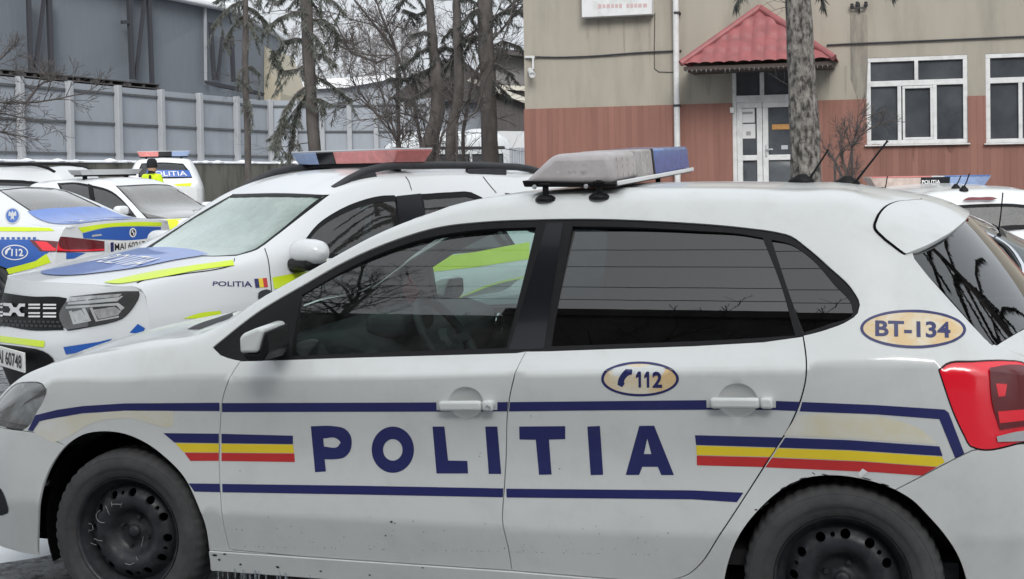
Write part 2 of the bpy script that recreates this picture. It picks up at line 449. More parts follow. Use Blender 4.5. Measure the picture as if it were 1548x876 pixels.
# ------------------------------------------------------------------ wheels
def make_wheel(parent, c, side, r=.302, w=.185, rim=.2, steer=0., detail=True, alloy=False, name='wheel'):
    """side -1: outer face towards negative lateral"""
    e = empty(name); e.parent = parent; e.location = [float(x) for x in c]; e.rotation_euler = (0, 0, steer)
    ax = np.array((0, side, 0.)); hw = w/2
    t = MB(); n = 144 if detail else 40
    prof = [(rim+.004, -hw*.8), (rim+.02, -hw*.95), (r*.86, -hw*1.06), (r*.955, -hw*.98), (r*.985, -hw*.8), (r, -hw*.5), (r, -hw*.12), (r*.972, -hw*.1), (r*.972, hw*.1), (r, hw*.12), (r, hw*.5), (r*.985, hw*.8), (r*.965, hw*.92), (r*.940, hw*.985), (r*.925, hw*1.02), (r*.92, hw*1.012), (r*.89, hw*1.055), (r*.84, hw*1.075), (r*.80, hw*1.065), (r*.795, hw*1.05), (rim+.03, hw*1.01), (rim+.012, hw*.94), (rim+.004, hw*.82), (rim-.006, hw*.6)]
    def rs(i, k):
        if not detail: return 1
        if i in (5, 6, 9, 10, 11, 12): return 1-.017*((k % 3) == 0)
        if i == 13: return 1-.012*((k % 3) == 0)
        return 1
    t.lathe(prof, (0, 0, 0), ax, n, rs)
    ty = t.build('tyre', M['tyre'], e, smooth=True, angle=40)
    rm = MB()
    # barrel and lip
    rm.lathe([(rim*.80, -hw*.8), (rim*.84, hw*.1), (rim*.90, hw*.45), (rim*.955, hw*.62), (rim*.985, hw*.80), (rim*1.0, hw*.9), (rim*1.028, hw*.925), (rim*1.035, hw*.86), (rim*1.03, hw*.7)], (0, 0, 0), ax, 64)
    # disc with stamped holes
    def zf(q):
        q = q/rim
        return np.interp(q, [0, .13, .16, .30, .36, .45, .54, .62, .68, .74, .81, .87, .93], [.030, .030, .020, .020, .030, .056, .067, .069, .066, .058, .044, .028, .02])
    holes = []
    if detail:
        for k in range(12): a = R(30*k+4); holes.append(ell(.735*rim*math.cos(a), .735*rim*math.sin(a), rim*.070, rim*.078, 14, a))
        for k in range(6): a = R(60*k+19); holes.append(ell(.73*rim*math.cos(a), .73*rim*math.sin(a), rim*.036, rim*.040, 8, a))
    V2, T = tri_region([ell(0, 0, rim*.93, rim*.93, 64)], holes, rim*.055)
    q = np.linalg.norm(V2, axis=1); a1 = np.cross(ax, (0, 0, 1.)); a2 = np.array((0, 0, 1.))
    P = V2[:, :1]*a1+V2[:, 1:]*a2+zf(q)[:, None]*ax
    rm.add(P, [tuple(t) for t in T])
    if detail:   # hole rims folded inward
        for h in holes:
            q = np.linalg.norm(h, axis=1); A = h[:, :1]*a1+h[:, 1:]*a2+zf(q)[:, None]*ax; B = A-ax*.012; m = len(h)
            rm.add(np.vstack([A, B]), [(i, (i+1) % m, m+(i+1) % m, m+i) for i in range(m)])
        for k in range(4):
            a = R(90*k+20); cc = (a1*math.cos(a)+a2*math.sin(a))*rim*.27
            rm.lathe([(0, .03), (.008, .03), (.0095, .026), (.0095, .0)], cc+ax*.004, ax, 6)
        rm.lathe([(0, .047), (.012, .047), (.02, .043), (.024, .036), (.026, .0)], ax*(-.002), ax, 24)
    ro = rm.build('rim', M['rim'], e, smooth=True, angle=50)
    bk = MB(); bk.lathe([(0, -.03), (rim*.8, -.03), (rim*.82, -.028)], (0, 0, 0), ax, 32)
    bk.build('brake_drum', M['dark'], e, smooth=False)
    return e
# ------------------------------------------------------------------ shared materials
M = {}
def mk_mats():
    M['white'] = mat('white_paint', (.66, .68, .67), rough=.32, coat=.6, coat_rough=.06, var=.02, vscale=2., dirt=(.40, .38, .34, .30), dscale=7., dpos=(.48, .85))
    M['white2'] = mat('white_paint_clean', (.68, .70, .71), rough=.3, coat=.6, coat_rough=.05)
    M['black_trim'] = mat('black_trim', (.009, .009, .010), rough=.5, spec=.22, var=.2, vscale=30)
    M['black_gloss'] = mat('black_gloss', (.010, .011, .014), rough=.16, spec=.3, coat=.1)
    M['dark'] = mat('dark_void', (.006, .006, .007), rough=.9, spec=.1)
    M['plastic'] = mat('grey_black_plastic', (.035, .036, .04), rough=.6, var=.15, vscale=20, bump=.1, bscale=300)
    M['tyre'] = mat('tyre_rubber', (.055, .055, .056), rough=.85, var=.15, vscale=40, dirt=(.12, .12, .12, .5), dscale=6, dpos=(.42, .75), bump=.10, bscale=220)
    M['rim'] = mat('black_steel_rim', (.026, .028, .032), rough=.45, var=.4, vscale=18, dirt=(.12, .115, .11, .5), dscale=22, dpos=(.55, .8), rvar=.15)
    M['navy'] = mat('navy_film', (.022, .026, .125), rough=.35, coat=.3, var=.06, vscale=6)
    M['yellow'] = mat('yellow_film', (.84, .64, .035), rough=.35, coat=.3, var=.04, vscale=6)
    M['red'] = mat('red_film', (.55, .035, .035), rough=.35, coat=.3, var=.06, vscale=6)
    M['blue'] = mat('police_blue_film', (.02, .10, .40), rough=.3, coat=.4, var=.06, vscale=5)
    M['blue_pale'] = mat('pale_blue_film', (.10, .20, .55), rough=.3, coat=.5, var=.15, vscale=5)
    M['lime'] = mat('fluorescent_yellow_film', (.62, .78, .015), rough=.35, coat=.3, var=.04, vscale=6)
    M['cream'] = mat('aged_cream_film', (.72, .52, .27), rough=.4, coat=.3, dirt=(.74, .72, .62, .9), dscale=9, dpos=(.40, .62))
    M['ivory'] = mat('faded_ivory_film', (.70, .66, .50), rough=.4, coat=.3, dirt=(.74, .74, .71, .95), dscale=7, dpos=(.36, .62))
    M['decal_white'] = mat('white_film', (.78, .78, .78), rough=.4)
    M['chrome'] = mat('chrome', (.75, .76, .78), rough=.12, metal=1)
    M['silver'] = mat('silver_plastic', (.55, .56, .57), rough=.3, metal=.4)
    M['glass_front'] = glass_mat('green_tinted_glass', (.66, .80, .76), dirt=.05)
    M['glass_tint'] = glass_mat('dark_tinted_glass', (.03, .033, .038), dirt=.008)
    M['glass_light'] = glass_mat('clear_lamp_glass', (.92, .93, .93), dirt=.06, film=.16)
    M['glass_car'] = glass_mat('windscreen_glass', (.62, .74, .72), dirt=.12, film=.24)  # raised film paints a pale sky reflection into the glass
    M['glass_screen'] = glass_mat('sky_painted_windscreen', (.66, .78, .74), dirt=.22, film=.30, fcol=(.56, .70, .63))  # pale green film colour paints in the sky and bonnet reflection
    M['glass_bg'] = glass_mat('side_glass', (.30, .35, .36), dirt=.05, film=.03)
    M['glass_lamp'] = glass_mat('lamp_cover', (.93, .94, .94), dirt=.05, film=.03)
    M['red_lens'] = mat('red_lens', (.90, .012, .032), rough=.15, coat=1, spec=.6)
    M['red_lens_dark'] = mat('dark_red_lens', (.13, .006, .010), rough=.18, coat=1)
    M['interior'] = mat('interior_plastic', (.045, .046, .05), rough=.65, var=.15, vscale=20)
    M['seat'] = mat('seat_cloth', (.035, .036, .04), rough=.9, var=.2, vscale=40, bump=.2, bscale=200)
    M['grey_int'] = mat('grey_interior', (.16, .16, .16), rough=.6)
    M['plate'] = mat('number_plate_white', (.72, .72, .70), rough=.4)
    M['ink'] = mat('black_ink', (.012, .012, .014), rough=.5)
    M['snow'] = mat('snow', (.80, .82, .85), rough=.7, var=.06, vscale=9, bump=.4, bscale=30)
    M['ice'] = mat('ice', (.8, .85, .9), rough=.08, trans=.85, ior=1.31)
    M['lamp_body'] = mat('lamp_reflector', (.72, .73, .75), rough=.3, metal=.3, var=.3, vscale=25)
mk_mats()
# ------------------------------------------------------------------ hero hatchback
hero = empty('police_car', (1.1, 0, 0), 0, label='white police hatchback side-on with navy POLITIA lettering, black steel wheels and a grimy light bar', cat='car')
hero.location = (0, 0, 0)
st = [
 (-0.8, [(0.5, 0.22), (0.52, 0.36), (0.53, 0.5), (0.53, 0.6), (0.52, 0.63), (0.46, 0.66), (0.25, 0.68), (0, 0.69)]),
 (-0.72, [(0.64, 0.2), (0.67, 0.36), (0.68, 0.52), (0.66, 0.66), (0.64, 0.69), (0.56, 0.725), (0.3, 0.755), (0, 0.765)]),
 (-0.55, [(0.745, 0.19), (0.79, 0.38), (0.795, 0.56), (0.775, 0.755), (0.745, 0.8), (0.64, 0.838), (0.33, 0.872), (0, 0.885)]),
 (-0.36, [(0.775, 0.19), (0.828, 0.4), (0.826, 0.62), (0.828, 0.835), (0.785, 0.878), (0.675, 0.905), (0.34, 0.935), (0, 0.945)]),
 (-0.04, [(0.785, 0.19), (0.839, 0.4), (0.831, 0.62), (0.846, 0.855), (0.81, 0.915), (0.705, 0.975), (0.35, 0.995), (0, 1.003)]),
 (0.26, [(0.79, 0.19), (0.84, 0.41), (0.82, 0.62), (0.848, 0.872), (0.815, 0.945), (0.715, 1.03), (0.36, 1.03), (0, 1.035)]),
 (0.48, [(0.79, 0.19), (0.84, 0.412), (0.82, 0.62), (0.849, 0.882), (0.805, 0.95), (0.668, 1.163), (0.37, 1.11), (0, 1.12)]),
 (0.62, [(0.79, 0.19), (0.84, 0.414), (0.82, 0.62), (0.849, 0.888), (0.8, 0.954), (0.643, 1.235), (0.36, 1.215), (0, 1.223)]),
 (0.88, [(0.79, 0.19), (0.84, 0.417), (0.82, 0.63), (0.849, 0.899), (0.793, 0.962), (0.61, 1.362), (0.34, 1.365), (0, 1.372)]),
 (1.14, [(0.79, 0.19), (0.84, 0.42), (0.82, 0.63), (0.849, 0.912), (0.79, 0.973), (0.588, 1.438), (0.32, 1.466), (0, 1.48)]),
 (1.42, [(0.79, 0.19), (0.84, 0.422), (0.82, 0.64), (0.849, 0.928), (0.788, 0.987), (0.575, 1.472), (0.3, 1.505), (0, 1.514)]),
 (1.9, [(0.79, 0.19), (0.84, 0.436), (0.82, 0.64), (0.849, 0.952), (0.786, 1.015), (0.565, 1.477), (0.3, 1.517), (0, 1.528)]),
 (2.28, [(0.79, 0.19), (0.844, 0.45), (0.82, 0.65), (0.849, 0.966), (0.783, 1.045), (0.56, 1.465), (0.3, 1.508), (0, 1.52)]),
 (2.54, [(0.785, 0.2), (0.838, 0.45), (0.842, 0.66), (0.843, 0.972), (0.775, 1.08), (0.555, 1.44), (0.3, 1.49), (0, 1.503)]),
 ([2.66, 2.66, 2.66, 2.66, 2.66, 2.66, 2.77, 2.8200000000000003], [(0.775, 0.21), (0.826, 0.45), (0.836, 0.66), (0.832, 0.974), (0.765, 1.075), (0.585, 1.33), (0.31, 1.42), (0, 1.438)]),
 ([2.79, 2.79, 2.79, 2.79, 2.79, 2.79, 2.93, 2.99], [(0.755, 0.23), (0.808, 0.45), (0.82, 0.66), (0.812, 0.972), (0.748, 1.05), (0.622, 1.165), (0.33, 1.255), (0, 1.275)]),
 ([2.9, 2.9, 2.9, 2.9, 2.9, 2.9, 3.05, 3.11], [(0.725, 0.25), (0.782, 0.45), (0.795, 0.66), (0.785, 0.965), (0.735, 1.01), (0.65, 1.045), (0.35, 1.105), (0, 1.12)]),
 ([3.0, 3.0, 3.0, 3.0, 3.0, 3.0, 3.115, 3.16], [(0.675, 0.27), (0.735, 0.45), (0.75, 0.66), (0.74, 0.945), (0.705, 0.975), (0.63, 0.995), (0.35, 1.01), (0, 1.015)]),
 ([3.09, 3.09, 3.09, 3.09, 3.09, 3.09, 3.1399999999999997, 3.1599999999999997], [(0.56, 0.3), (0.61, 0.45), (0.62, 0.66), (0.615, 0.91), (0.58, 0.94), (0.52, 0.955), (0.3, 0.965), (0, 0.97)])
]
HS = Skin(w_rows(st), ccrease={1: .9, 3: .85, 5: .35}, rcrease={5: .0}, frame=np.eye(4)); HS.near = 4.3
Vk = HS.nk
px = {}
px['dlo'] = sm([(322,525,1),(334,537,1),(345,541),(365,545.5),(430,544),(540,540),(780,533),(801,531.5),(830,530),(924,526.6),(1047.6,522.5),(1154,516.5),(1212,507),(1253,496),(1282,484),(1296,473),(1299,461),(1290,442),(1253,405),(1216,373),(1195,358),(1171,352),(1130,346.5),(1006,336.5),(895,332.5),(813,333.5),(731,337),(662,345),(594,365),(525.5,394),(457,432),(388,473)])
px['wfront'] = sm([(455,446,1),(525,406),(594,375),(663,355.5),(731,346.5),(810,343.5,1),(800,385),(765,525,1),(600,531),(437,538,1)])
px['wrear'] = sm([(865,342,1),(965,344),(1048,348.5),(1130,355),(1153,359.5,1),(1180,430),(1202,506.5,1),(1109,512),(965,518),(832,522.5,1)])
px['wquart'] = sm([(1166,362,1),(1195,369),(1224,389),(1261,430),(1287,460),(1289,473),(1253,489.5),(1214,502,1),(1191,438)])
px['pillar'] = sm([(826,337,1),(851,336.5,1),(822,526,1),(769,528,1)])
fseam = [(364,546),(354,560),(344,580),(336.5,603),(333,640),(331.5,693),(334.5,766),(339,800),(347,831.5)]
bseam = [(795.5,530.5),(782,557),(774,583),(767.5,620),(765,690),(762,740),(760,792),(768,828),(774,863.5)]
rseam = [(1214,508),(1218,535),(1219,563),(1209,609),(1197,638),(1165,690),(1128,748),(1090,806),(1055,857),(1042,868),(1020,876),(985,880)]
def jn(*a): return np.vstack([np.asarray(x, float) for x in a])
S1 = sm(fseam, False); S2 = sm(bseam, False); S3 = sm(rseam, False)
topf = dense([(795.5,530.5),(780,533),(540,540),(430,544),(364,546)], 7, False)
topr = dense([(1214,508),(1154,516.5),(1047.6,522.5),(924,526.6),(830,530),(795.5,530.5)], 7, False)
px['doorf'] = jn(S1, dense([(347,831.5),(471,843),(774,863.5)], 7, False)[1:], S2[::-1][1:], topf[1:-1])
px['doorr'] = jn(S2, dense([(774,863.5),(900,874),(985,880)], 7, False)[1:], S3[::-1][1:], topr[1:-1])
px['archf'] = sm([(57,850,1),(58,789),(60,757),(68,726),(82,697.5),(101,674),(126,658),(157,653),(189,657),(221,671),(252,694.5),(277,721),(296,758),(310,795),(316,833),(318,875,1),(200,940,1),(60,940,1)])
px['archr'] = sm([(1092,900,1),(1100,857),(1109,829),(1125,799),(1146,773),(1170,750),(1193,734),(1216,724.5),(1244,720),(1274,720.5),(1302,725),(1332,733),(1353,741.5),(1379,757),(1402,780),(1425,806),(1444,834),(1460,876),(1464,905,1),(1400,960,1),(1150,960,1)])
px['head'] = sm([(-16,640,1),(-4,610),(10,592),(24,580.5),(40,578),(64,581),(70,589),(66,604),(54,625),(42,645),(33,651,1),(14,648.5),(0,644)])
px['tail'] = sm([(1419,560,1),(1430,550.5),(1470,546.3),(1525,545),(1545,547),(1562,560),(1580,610),(1580,650),(1572,664),(1548,669.5),(1476,679),(1467,675.5),(1458,660),(1445,633)])
A = {k: HS.pick(v) for k, v in px.items()}
vs_ = lambda x: np.interp(x, [0, 1], [0, 1])
umin, umax = HS.U[0], HS.U[-1]
# skirt: below the sill seam
sk_top = HS.pick(dense([(316,832.5),(471,843),(774,863.5),(900,874),(985,880),(1090,884)], 8, False))
skirt = np.vstack([sk_top, [[sk_top[-1, 0], 0.0], [sk_top[0, 0], 0.0]]])
A['skirt'] = dense(skirt, .02)
# bumpers
bf = HS.pick(sm([(33,652),(56,655),(75,663),(97,673.5)], False)); u0 = bf[-1, 0]
A['bumpf'] = dense(np.vstack([[[umin, 0]], [[umin, np.interp(.0, [0,1],[Vk[3],Vk[4]])]], HS.pick([(-40,640),(0,646.5)]), bf, [[u0+.05, bf[-1,1]-.1]], [[u0+.12, 0]]]), .02)
br = HS.pick(dense([(1353,741.5),(1385,725),(1446,693),(1469,682),(1500,677),(1548,671)], 7, False))
A['bumpr'] = dense(np.vstack([br, [[umax, Vk[2]+.04]], [[umax, 0]], [[br[0,0]-.0, 0]], [[br[0,0]-.04, br[0,1]-.1]]]), .02)
# glass and bonnet in skin coordinates
ve = Vk[5]; vc = HS.Vc
def sym(L): L = np.array(L, float); return np.vstack([L, HS.mir(L)[::-1]])
A['screen'] = sm([tuple(p) for p in sym([(.385,vc-.02),(.41,ve+.22),(.455,ve+.10),(.525,ve+.045),(.70,ve+.042),(.95,ve+.048),(1.08,ve+.07),(1.12,ve+.14),(1.155,ve+.3),(1.165,vc-.02)])], step=.03)
A['hood'] = dense(sym([(-.74,vc-.1),(-.70,ve+.12),(-.62,ve+.03),(-.40,ve+.012),(0,ve+.015),(.22,ve+.02),(.31,ve+.08),(.33,ve+.2),(.34,vc-.02)]), .03)
_e = HS.pick(dense([(1381,392),(1402,418),(1440,460),(1470,493),(1497,522)], 12, False)); _u0, _u1 = _e[0, 0], _e[-1, 0]
A['rglass'] = sm([tuple(p) for p in sym([(_u0-.03,vc-.05),(_u0-.03,ve+.12),(_u0-.02,_e[0,1]+.05)]+[tuple(p+[.004,.006]) for p in _e]+[(_u1+.012,_e[-1,1]+.06),(_u1+.03,ve+.25),(_u1+.035,vc-.05)])], step=.03)
A['cowl'] = dense(sym([(.335,vc-.02),(.325,ve+.2),(.28,ve+.06),(.235,ve+.022),(.33,ve+.004),(.46,ve+.006),(.525,ve+.045),(.455,ve+.10),(.41,ve+.22),(.385,vc-.02)]), .03)
def ex(*k, d=-.0022):
    r = []
    for q in k:
        L = inset(A[q], d); r += [L]
        if q not in ('screen', 'hood', 'rglass', 'cowl'): r.append(HS.mir(L))
    return r
full = dense([(umin, 0), (umax, 0), (umax, 2*vc), (umin, 2*vc)], .05)
body = HS.panel('body', [full], ex('dlo', 'doorf', 'doorr', 'archf', 'archr', 'head', 'tail', 'skirt', 'bumpf', 'bumpr', 'screen', 'hood', 'rglass', 'cowl'), M['white'], hero, sp=.04, flange=.012)
# handle dishes pressed into the doors
def dish(cpx, rx, ry, depth):
    c = HS.pick([cpx, (cpx[0]+rx, cpx[1]), (cpx[0], cpx[1]-ry)]); a = np.linalg.norm(c[1]-c[0]); b = np.linalg.norm(c[2]-c[0])
    f = lambda q: -depth*np.clip(1-((q[:, 0]-c[0, 0])/a)**2-((q[:, 1]-c[0, 1])/b)**2, 0, 1)**.6
    ex_ = np.array([c[0]+[a*r*math.cos(t), b*r*math.sin(t)] for r in np.linspace(.08, 1.04, 13) for t in np.linspace(0, 6.283, 40, endpoint=False)])
    return f, ex_
d1, e1 = dish((704,609.5), 26, 24, .022); d2, e2 = dish((1115,606.5), 30, 26, .022)
def door(key, d, e):
    L = inset(A[key], .0022); out = []
    exq = [inset(A['skirt'], -.003)] + ([inset(A['archr'], -.002)] if key == 'doorr' else [])
    for mir in (False, True):
        o = HS.panel('door', [L], exq, M['white'], hero, sp=.035, flange=.014, disp=d, extra=e, mirror=mir); out.append(o)
    for mir in (False, True):
        HS.ribbon('door_seal', A[key], .03, M['dark'], out[0] if not mir else out[1], off=-.013, mirror=mir)
    return out
DF = door('doorf', d1, e1); DR = door('doorr', d2, e2)
HS.both('side_skirt', [inset(A['skirt'], .002)], [inset(A['archf'], -.003)], mat=M['white'], parent=hero, sp=.04, off=.006, flange=.02)
HS.both('front_bumper', [inset(A['bumpf'], .002)], ex('archf', 'head'), mat=M['white'], parent=hero, sp=.04, flange=.012)
HS.both('rear_bumper', [inset(A['bumpr'], .002)], ex('archr', 'tail'), mat=M['white'], parent=hero, sp=.04, flange=.012)
HS.panel('bonnet', [inset(A['hood'], .0025)], (), M['white'], hero, sp=.06, flange=.012)
HS.panel('cowl_panel', [A['cowl']], (), M['black_trim'], hero, sp=.05, off=-.006)
HS.panel('windscreen', [A['screen']], (), M['glass_front'], hero, sp=.06, off=-.002)
V2r, Tr = tri_region([A['rglass']], (), .04); Pr = HS.ev(V2r); _f = lambda y, z: np.stack([np.ones_like(y), z-1.2, (z-1.2)**2, y*y, y**4, y*y*(z-1.2)], 1)
rc_, *_ = np.linalg.lstsq(_f(Pr[:, 1], Pr[:, 2]), Pr[:, 0], rcond=None); Xr = _f(Pr[:, 1], Pr[:, 2])@rc_; Yr, Zr = Pr[:, 1], Pr[:, 2]-1.2
nr_g = np.stack([np.ones(len(Pr)), -(2*rc_[3]*Yr+4*rc_[4]*Yr**3+2*rc_[5]*Yr*Zr), -(rc_[1]+2*rc_[2]*Zr+rc_[5]*Yr*Yr)], 1); nr_g /= np.linalg.norm(nr_g, axis=1)[:, None]
Pr2 = np.stack([Xr*.5+Pr[:, 0]*.5, Pr[:, 1], Pr[:, 2]], 1)-nr_g*.003
link_mesh('rear_window', Pr2, [tuple(t) for t in Tr], M['glass_tint'], hero, normals=nr_g)
glo = [A['wfront'], A['wrear'], A['wquart']]
HS.both('window_frame', [inset(A['dlo'], .001)], [inset(g, .0) for g in glo]+[A['pillar']], mat=M['black_trim'], parent=hero, sp=.05, off=-.004, flange=.03)
HS.both('pillar_cover', [A['pillar']], [A['wfront'], A['wrear']], mat=M['black_gloss'], parent=hero, sp=.05, off=-.003)
# one gently curved sheet of glass per flank: second-order fit through the skin
_uv = HS.pick(px['dlo'][::3]); _q = np.vstack([HS.ev(_uv)] + [HS.ev(A[k][::4]) for k in ('wfront', 'wrear', 'wquart')])
_e2 = .20
_b = lambda x, z: np.stack([np.ones_like(x), x-1.5, z-1.2, (x-1.5)**2], 1)
_c4, *_ = np.linalg.lstsq(_b(_q[:, 0], _q[:, 2]), _q[:, 1]-_e2*(_q[:, 2]-1.2)**2, rcond=None)
print('glass fit', _c4)
gco = np.array([*_c4, _e2, 0.]); _b = lambda x, z: np.stack([np.ones_like(x), x-1.5, z-1.2, (x-1.5)**2, (z-1.2)**2, (x-1.5)*(z-1.2)], 1)
def glass_sheet(key, m, mirror):
    L = inset(A[key], -.008); V2, T = tri_region([L], (), .05); P = HS.ev(V2); X, Z = P[:, 0]-1.5, P[:, 2]-1.2
    base = gco[2]*Z+gco[4]*Z*Z+gco[3]*X*X; B = np.stack([np.ones_like(X), X], 1); ab, *_ = np.linalg.lstsq(B, P[:, 1]-base, rcond=None)
    y = base+B@ab; y += max(0., np.max(P[:, 1]-y))+.006
    P[:, 1] = y
    n = np.stack([ab[1]+2*gco[3]*X, -np.ones(len(P)), gco[2]+2*gco[4]*Z], 1); n /= np.linalg.norm(n, axis=1)[:, None]
    f = [1, -1 if mirror else 1, 1]; FF = [tuple(t) if not mirror else tuple(t[::-1]) for t in T]
    return link_mesh('side_window', P*f, FF, M[m], hero, normals=n*f)
for k, m in (('wfront', 'glass_front'), ('wrear', 'glass_tint'), ('wquart', 'glass_tint')):
    for mm in (False, True): glass_sheet(k, m, mm)
# ------------------------------------------------------------------ hero: livery
def D(name, L, m, **k): return HS.decal(name, L, M[m], k.pop('parent', body), **k)
def q(*p): return dense(p, 8)
dish1 = ell(704, 609.5, 27, 24.5, 40); dish2 = ell(1115, 606.5, 31, 26.5, 40)
hb1 = q((660,602),(752,601),(752,620),(660,620)); hb2 = q((1068,597),(1173,597),(1173,616.5),(1068,616.5))
D('stripe', [dense([(42.5,651),(53.6,628),(88,619.5),(126,614),(189,610),(332,609),(332,621.5),(189,621),(126,624.8),(88,631.5),(60,637),(50,652)], 8)], 'navy', sp=.05)
D('stripe', [dense([(336,609.5),(540,609),(768,608),(767,622),(540,622.6),(336,623)], 8)], 'navy', parent=DF[0], holes_px=[dish1, hb1])
D('stripe', [dense([(771,608),(900,606.8),(1072,605),(1172,606.3),(1209,607.6),(1205,621.6),(1170,620),(1072,619.5),(900,620.5),(769.5,622)], 8)], 'navy', parent=DR[0], holes_px=[dish2, hb2])
D('stripe', [dense([(1212.7,607.8),(1324,612.6),(1428,619.3),(1434,624),(1457.7,685.8),(1444,692.7),(1420,633.8),(1324,626.5),(1208.8,622)], 8)], 'navy')
D('faded_patch', [sm([(60,640),(100,630),(150,624.5),(262,622.5),(262,640),(190,632),(140,640),(100,662),(80,670,1),(52,654,1)], step=8)], 'ivory', off=.0008)
D('faded_patch', [sm([(1205,628,1),(1260,625.5),(1330,630),(1395,652),(1418,672,1),(1284,663,1),(1185,658,1)], step=8)], 'ivory', off=.0008)
D('stripe', [dense([(247,655),(331,655.8),(331,670.2),(264,669.3)], 8)], 'navy'); D('stripe', [dense([(335,656),(443,658.8),(443,671.6),(335,670.4)], 8)], 'navy', parent=DF[0])
D('stripe', [dense([(265,670.3),(331,671),(331,684.2),(278,684)], 8)], 'yellow'); D('stripe', [dense([(335,671.2),(443,672.4),(445,685),(335,684.3)], 8)], 'yellow', parent=DF[0])
D('stripe', [dense([(279,684.8),(331,685),(331,697),(288,697)], 8)], 'red'); D('stripe', [dense([(335,685),(445,685.8),(446,698.6),(335,697.2)], 8)], 'red', parent=DF[0])
D('stripe', [dense([(285,731),(332.5,731.6),(333,744.3),(294,743.3)], 8)], 'navy'); D('stripe', [dense([(336,731.8),(540,734.5),(761,738.6),(760.5,752),(540,747.8),(336.5,744.4)], 8)], 'navy', parent=DF[0])
D('stripe', [dense([(765.5,739),(1046,741.5),(1124,745),(1114,759.5),(1046,755),(766,752.3)], 8)], 'navy', parent=DR[0])
# right tricolour, split at the door gap
def gap(a, b, c, d, e, f, g, h, m):
    D('stripe', [dense([a, b, c, d], 8)], m, parent=DR[0]); D('stripe', [dense([e, *f, g, *h], 8)], m)
gap((1050.6,658),(1183,661.5),(1173.5,676.5),(1052.4,672.8),(1187,661.8),[(1284,665.5),(1420,675)],(1425,689.6),[(1284,680.5),(1177,676.8)],'navy')
gap((1052.4,673.8),(1172.5,677.6),(1164,690.6),(1053.4,688),(1176,677.8),[(1284,681.5),(1424,690.7),(1428,699)],(1416,705.6),[(1304,697.2),(1168,691)],'yellow')
gap((1053.4,689),(1163,691.6),(1153.5,706.2),(1053.6,703.6),(1167,692.2),[(1304,698),(1416,706.3)],(1393.5,719),[(1324,714),(1157,706.6)],'red')
# lettering
Pl = sm([(470,644.5,1),(505,644.5),(521,648),(530,658),(532,670),(529,683),(521,691.5),(506,694.5),(491,694.5,1),(493,713,1),(476.5,714,1)], step=5)
Pc = sm([(488.8,663,1),(509,663),(515,669.3),(511,675.3),(490,675.3,1)], step=4)
D('lettering', [Pl, ell(594,680,32,35), q((654,645),(672,645),(677.5,696.4),(706.6,697),(707.8,716),(660,716)), q((733.7,645),(752,645),(757.8,716.6),(739,716.6))], 'navy', parent=DF[0], holes_px=[Pc, ell(594,680.3,14.7,16.3)], sp=.03)
D('lettering', [q((785,645),(854.6,644.4),(854.6,664),(830,664.7),(834,717.6),(815,718),(810,665),(785.5,664.7)), q((888,645),(907,644),(912,718),(893,718.4)), q((966.4,644),(989,643.6),(1019,718.4),(999.8,718.4),(994.5,705.8),(971,705.8),(966.4,718.2),(946,718.2))], 'navy', parent=DR[0], holes_px=[q((978.6,663),(984.7,686.5),(973.5,686.5))], sp=.03)
# emergency number badge
D('badge_field', [ell(967.6,573.2,57,24.6,56)], 'cream', parent=DR[0], off=.0008)
D('badge_ring', [ell(967.6,573.2,58.8,26.2,56)], 'navy', parent=DR[0], holes_px=[ell(967.6,573.2,54.6,22.6,56)])
def one(x, yb, h, w=9.): return dense([(x,yb-h*.77),(x+w*.42,yb-h),(x+w*.86,yb-h),(x+w*.86,yb),(x+w*.42,yb),(x+w*.42,yb-h*.68),(x,yb-h*.58)], 4)
D('badge_number', [one(961.5,586,23.5), one(974,586.2,23.5)], 'navy', parent=DR[0], off=.0016, sp=.02)
HS.text('badge_number', '2', [(986.5,586.4),(1001,586.5),(1001,562.6),(986.5,562.6)], M['navy'], DR[0], bold=.03)
D('badge_phone', [sm([(947,559.5,1),(956.5,560,1),(955.5,566.5,1),(951.5,566.8),(946,572),(943.5,577.5),(944.5,580.5,1),(940.5,585.5,1),(933.5,582,1),(934.5,575),(939.5,566)], step=3)], 'navy', parent=DR[0], sp=.02)
D('badge_field', [ell(1380.3,498,78,27.4,64,R(1))], 'cream', off=.0008)
D('badge_ring', [ell(1380.3,498,80,29.2,64,R(1))], 'navy', holes_px=[ell(1380.3,498,75.4,25,64,R(1))])
HS.text('badge_number', 'BT-134', [(1323,509),(1437,512),(1436,487.5),(1323,484.5)], M['navy'], body, bold=.03)
# dark chips and torn film round the rear arch, specks of dirt on the doors
for (cx, cy, w, h, a) in [(1158,762,5,1.6,-.5),(1151,768,3,1.5,-.6),(1199,731,9,1.4,-.35),(1185,738,6,1.2,-.4),(1214,723.5,6,1.,-.2),(1248,718,7,.8,.2),(1310,724,8,.9,.25),(1143,771,2.4,1.2,0),(1230,716,3,.7,.6),(1338,733,7,1.,.3)]:
    D('chipped_paint', [ell(cx, cy, w, h, 9, a)], 'ink', off=.0009, sp=.02)
D('torn_film', [dense([(1297,716),(1304,708.5),(1312,713.5),(1300,722.5)], 4)], 'decal_white', off=.0019, sp=.02)
for (cx, cy, r, par) in [(592,789,2.2,DF),(597,791,1.2,DF),(625,788,.9,DF),(583,810,1.5,DF),(520,812,.8,DF),(725,690,.9,DF),(726,685,.8,DF),(363,712,.9,DF),(734,792,.8,DF),(846,709,1.1,DR),(803,629,.9,DR),(1010,806,1.1,DR),(763,829,1.0,DF),(406,782,.8,DF),(440,796,.9,DF),(910,830,.7,DR)]:
    D('dirt_speck', [ell(cx, cy, r, r*.7, 7)], 'ink', parent=par[0], off=.0009, sp=.02)
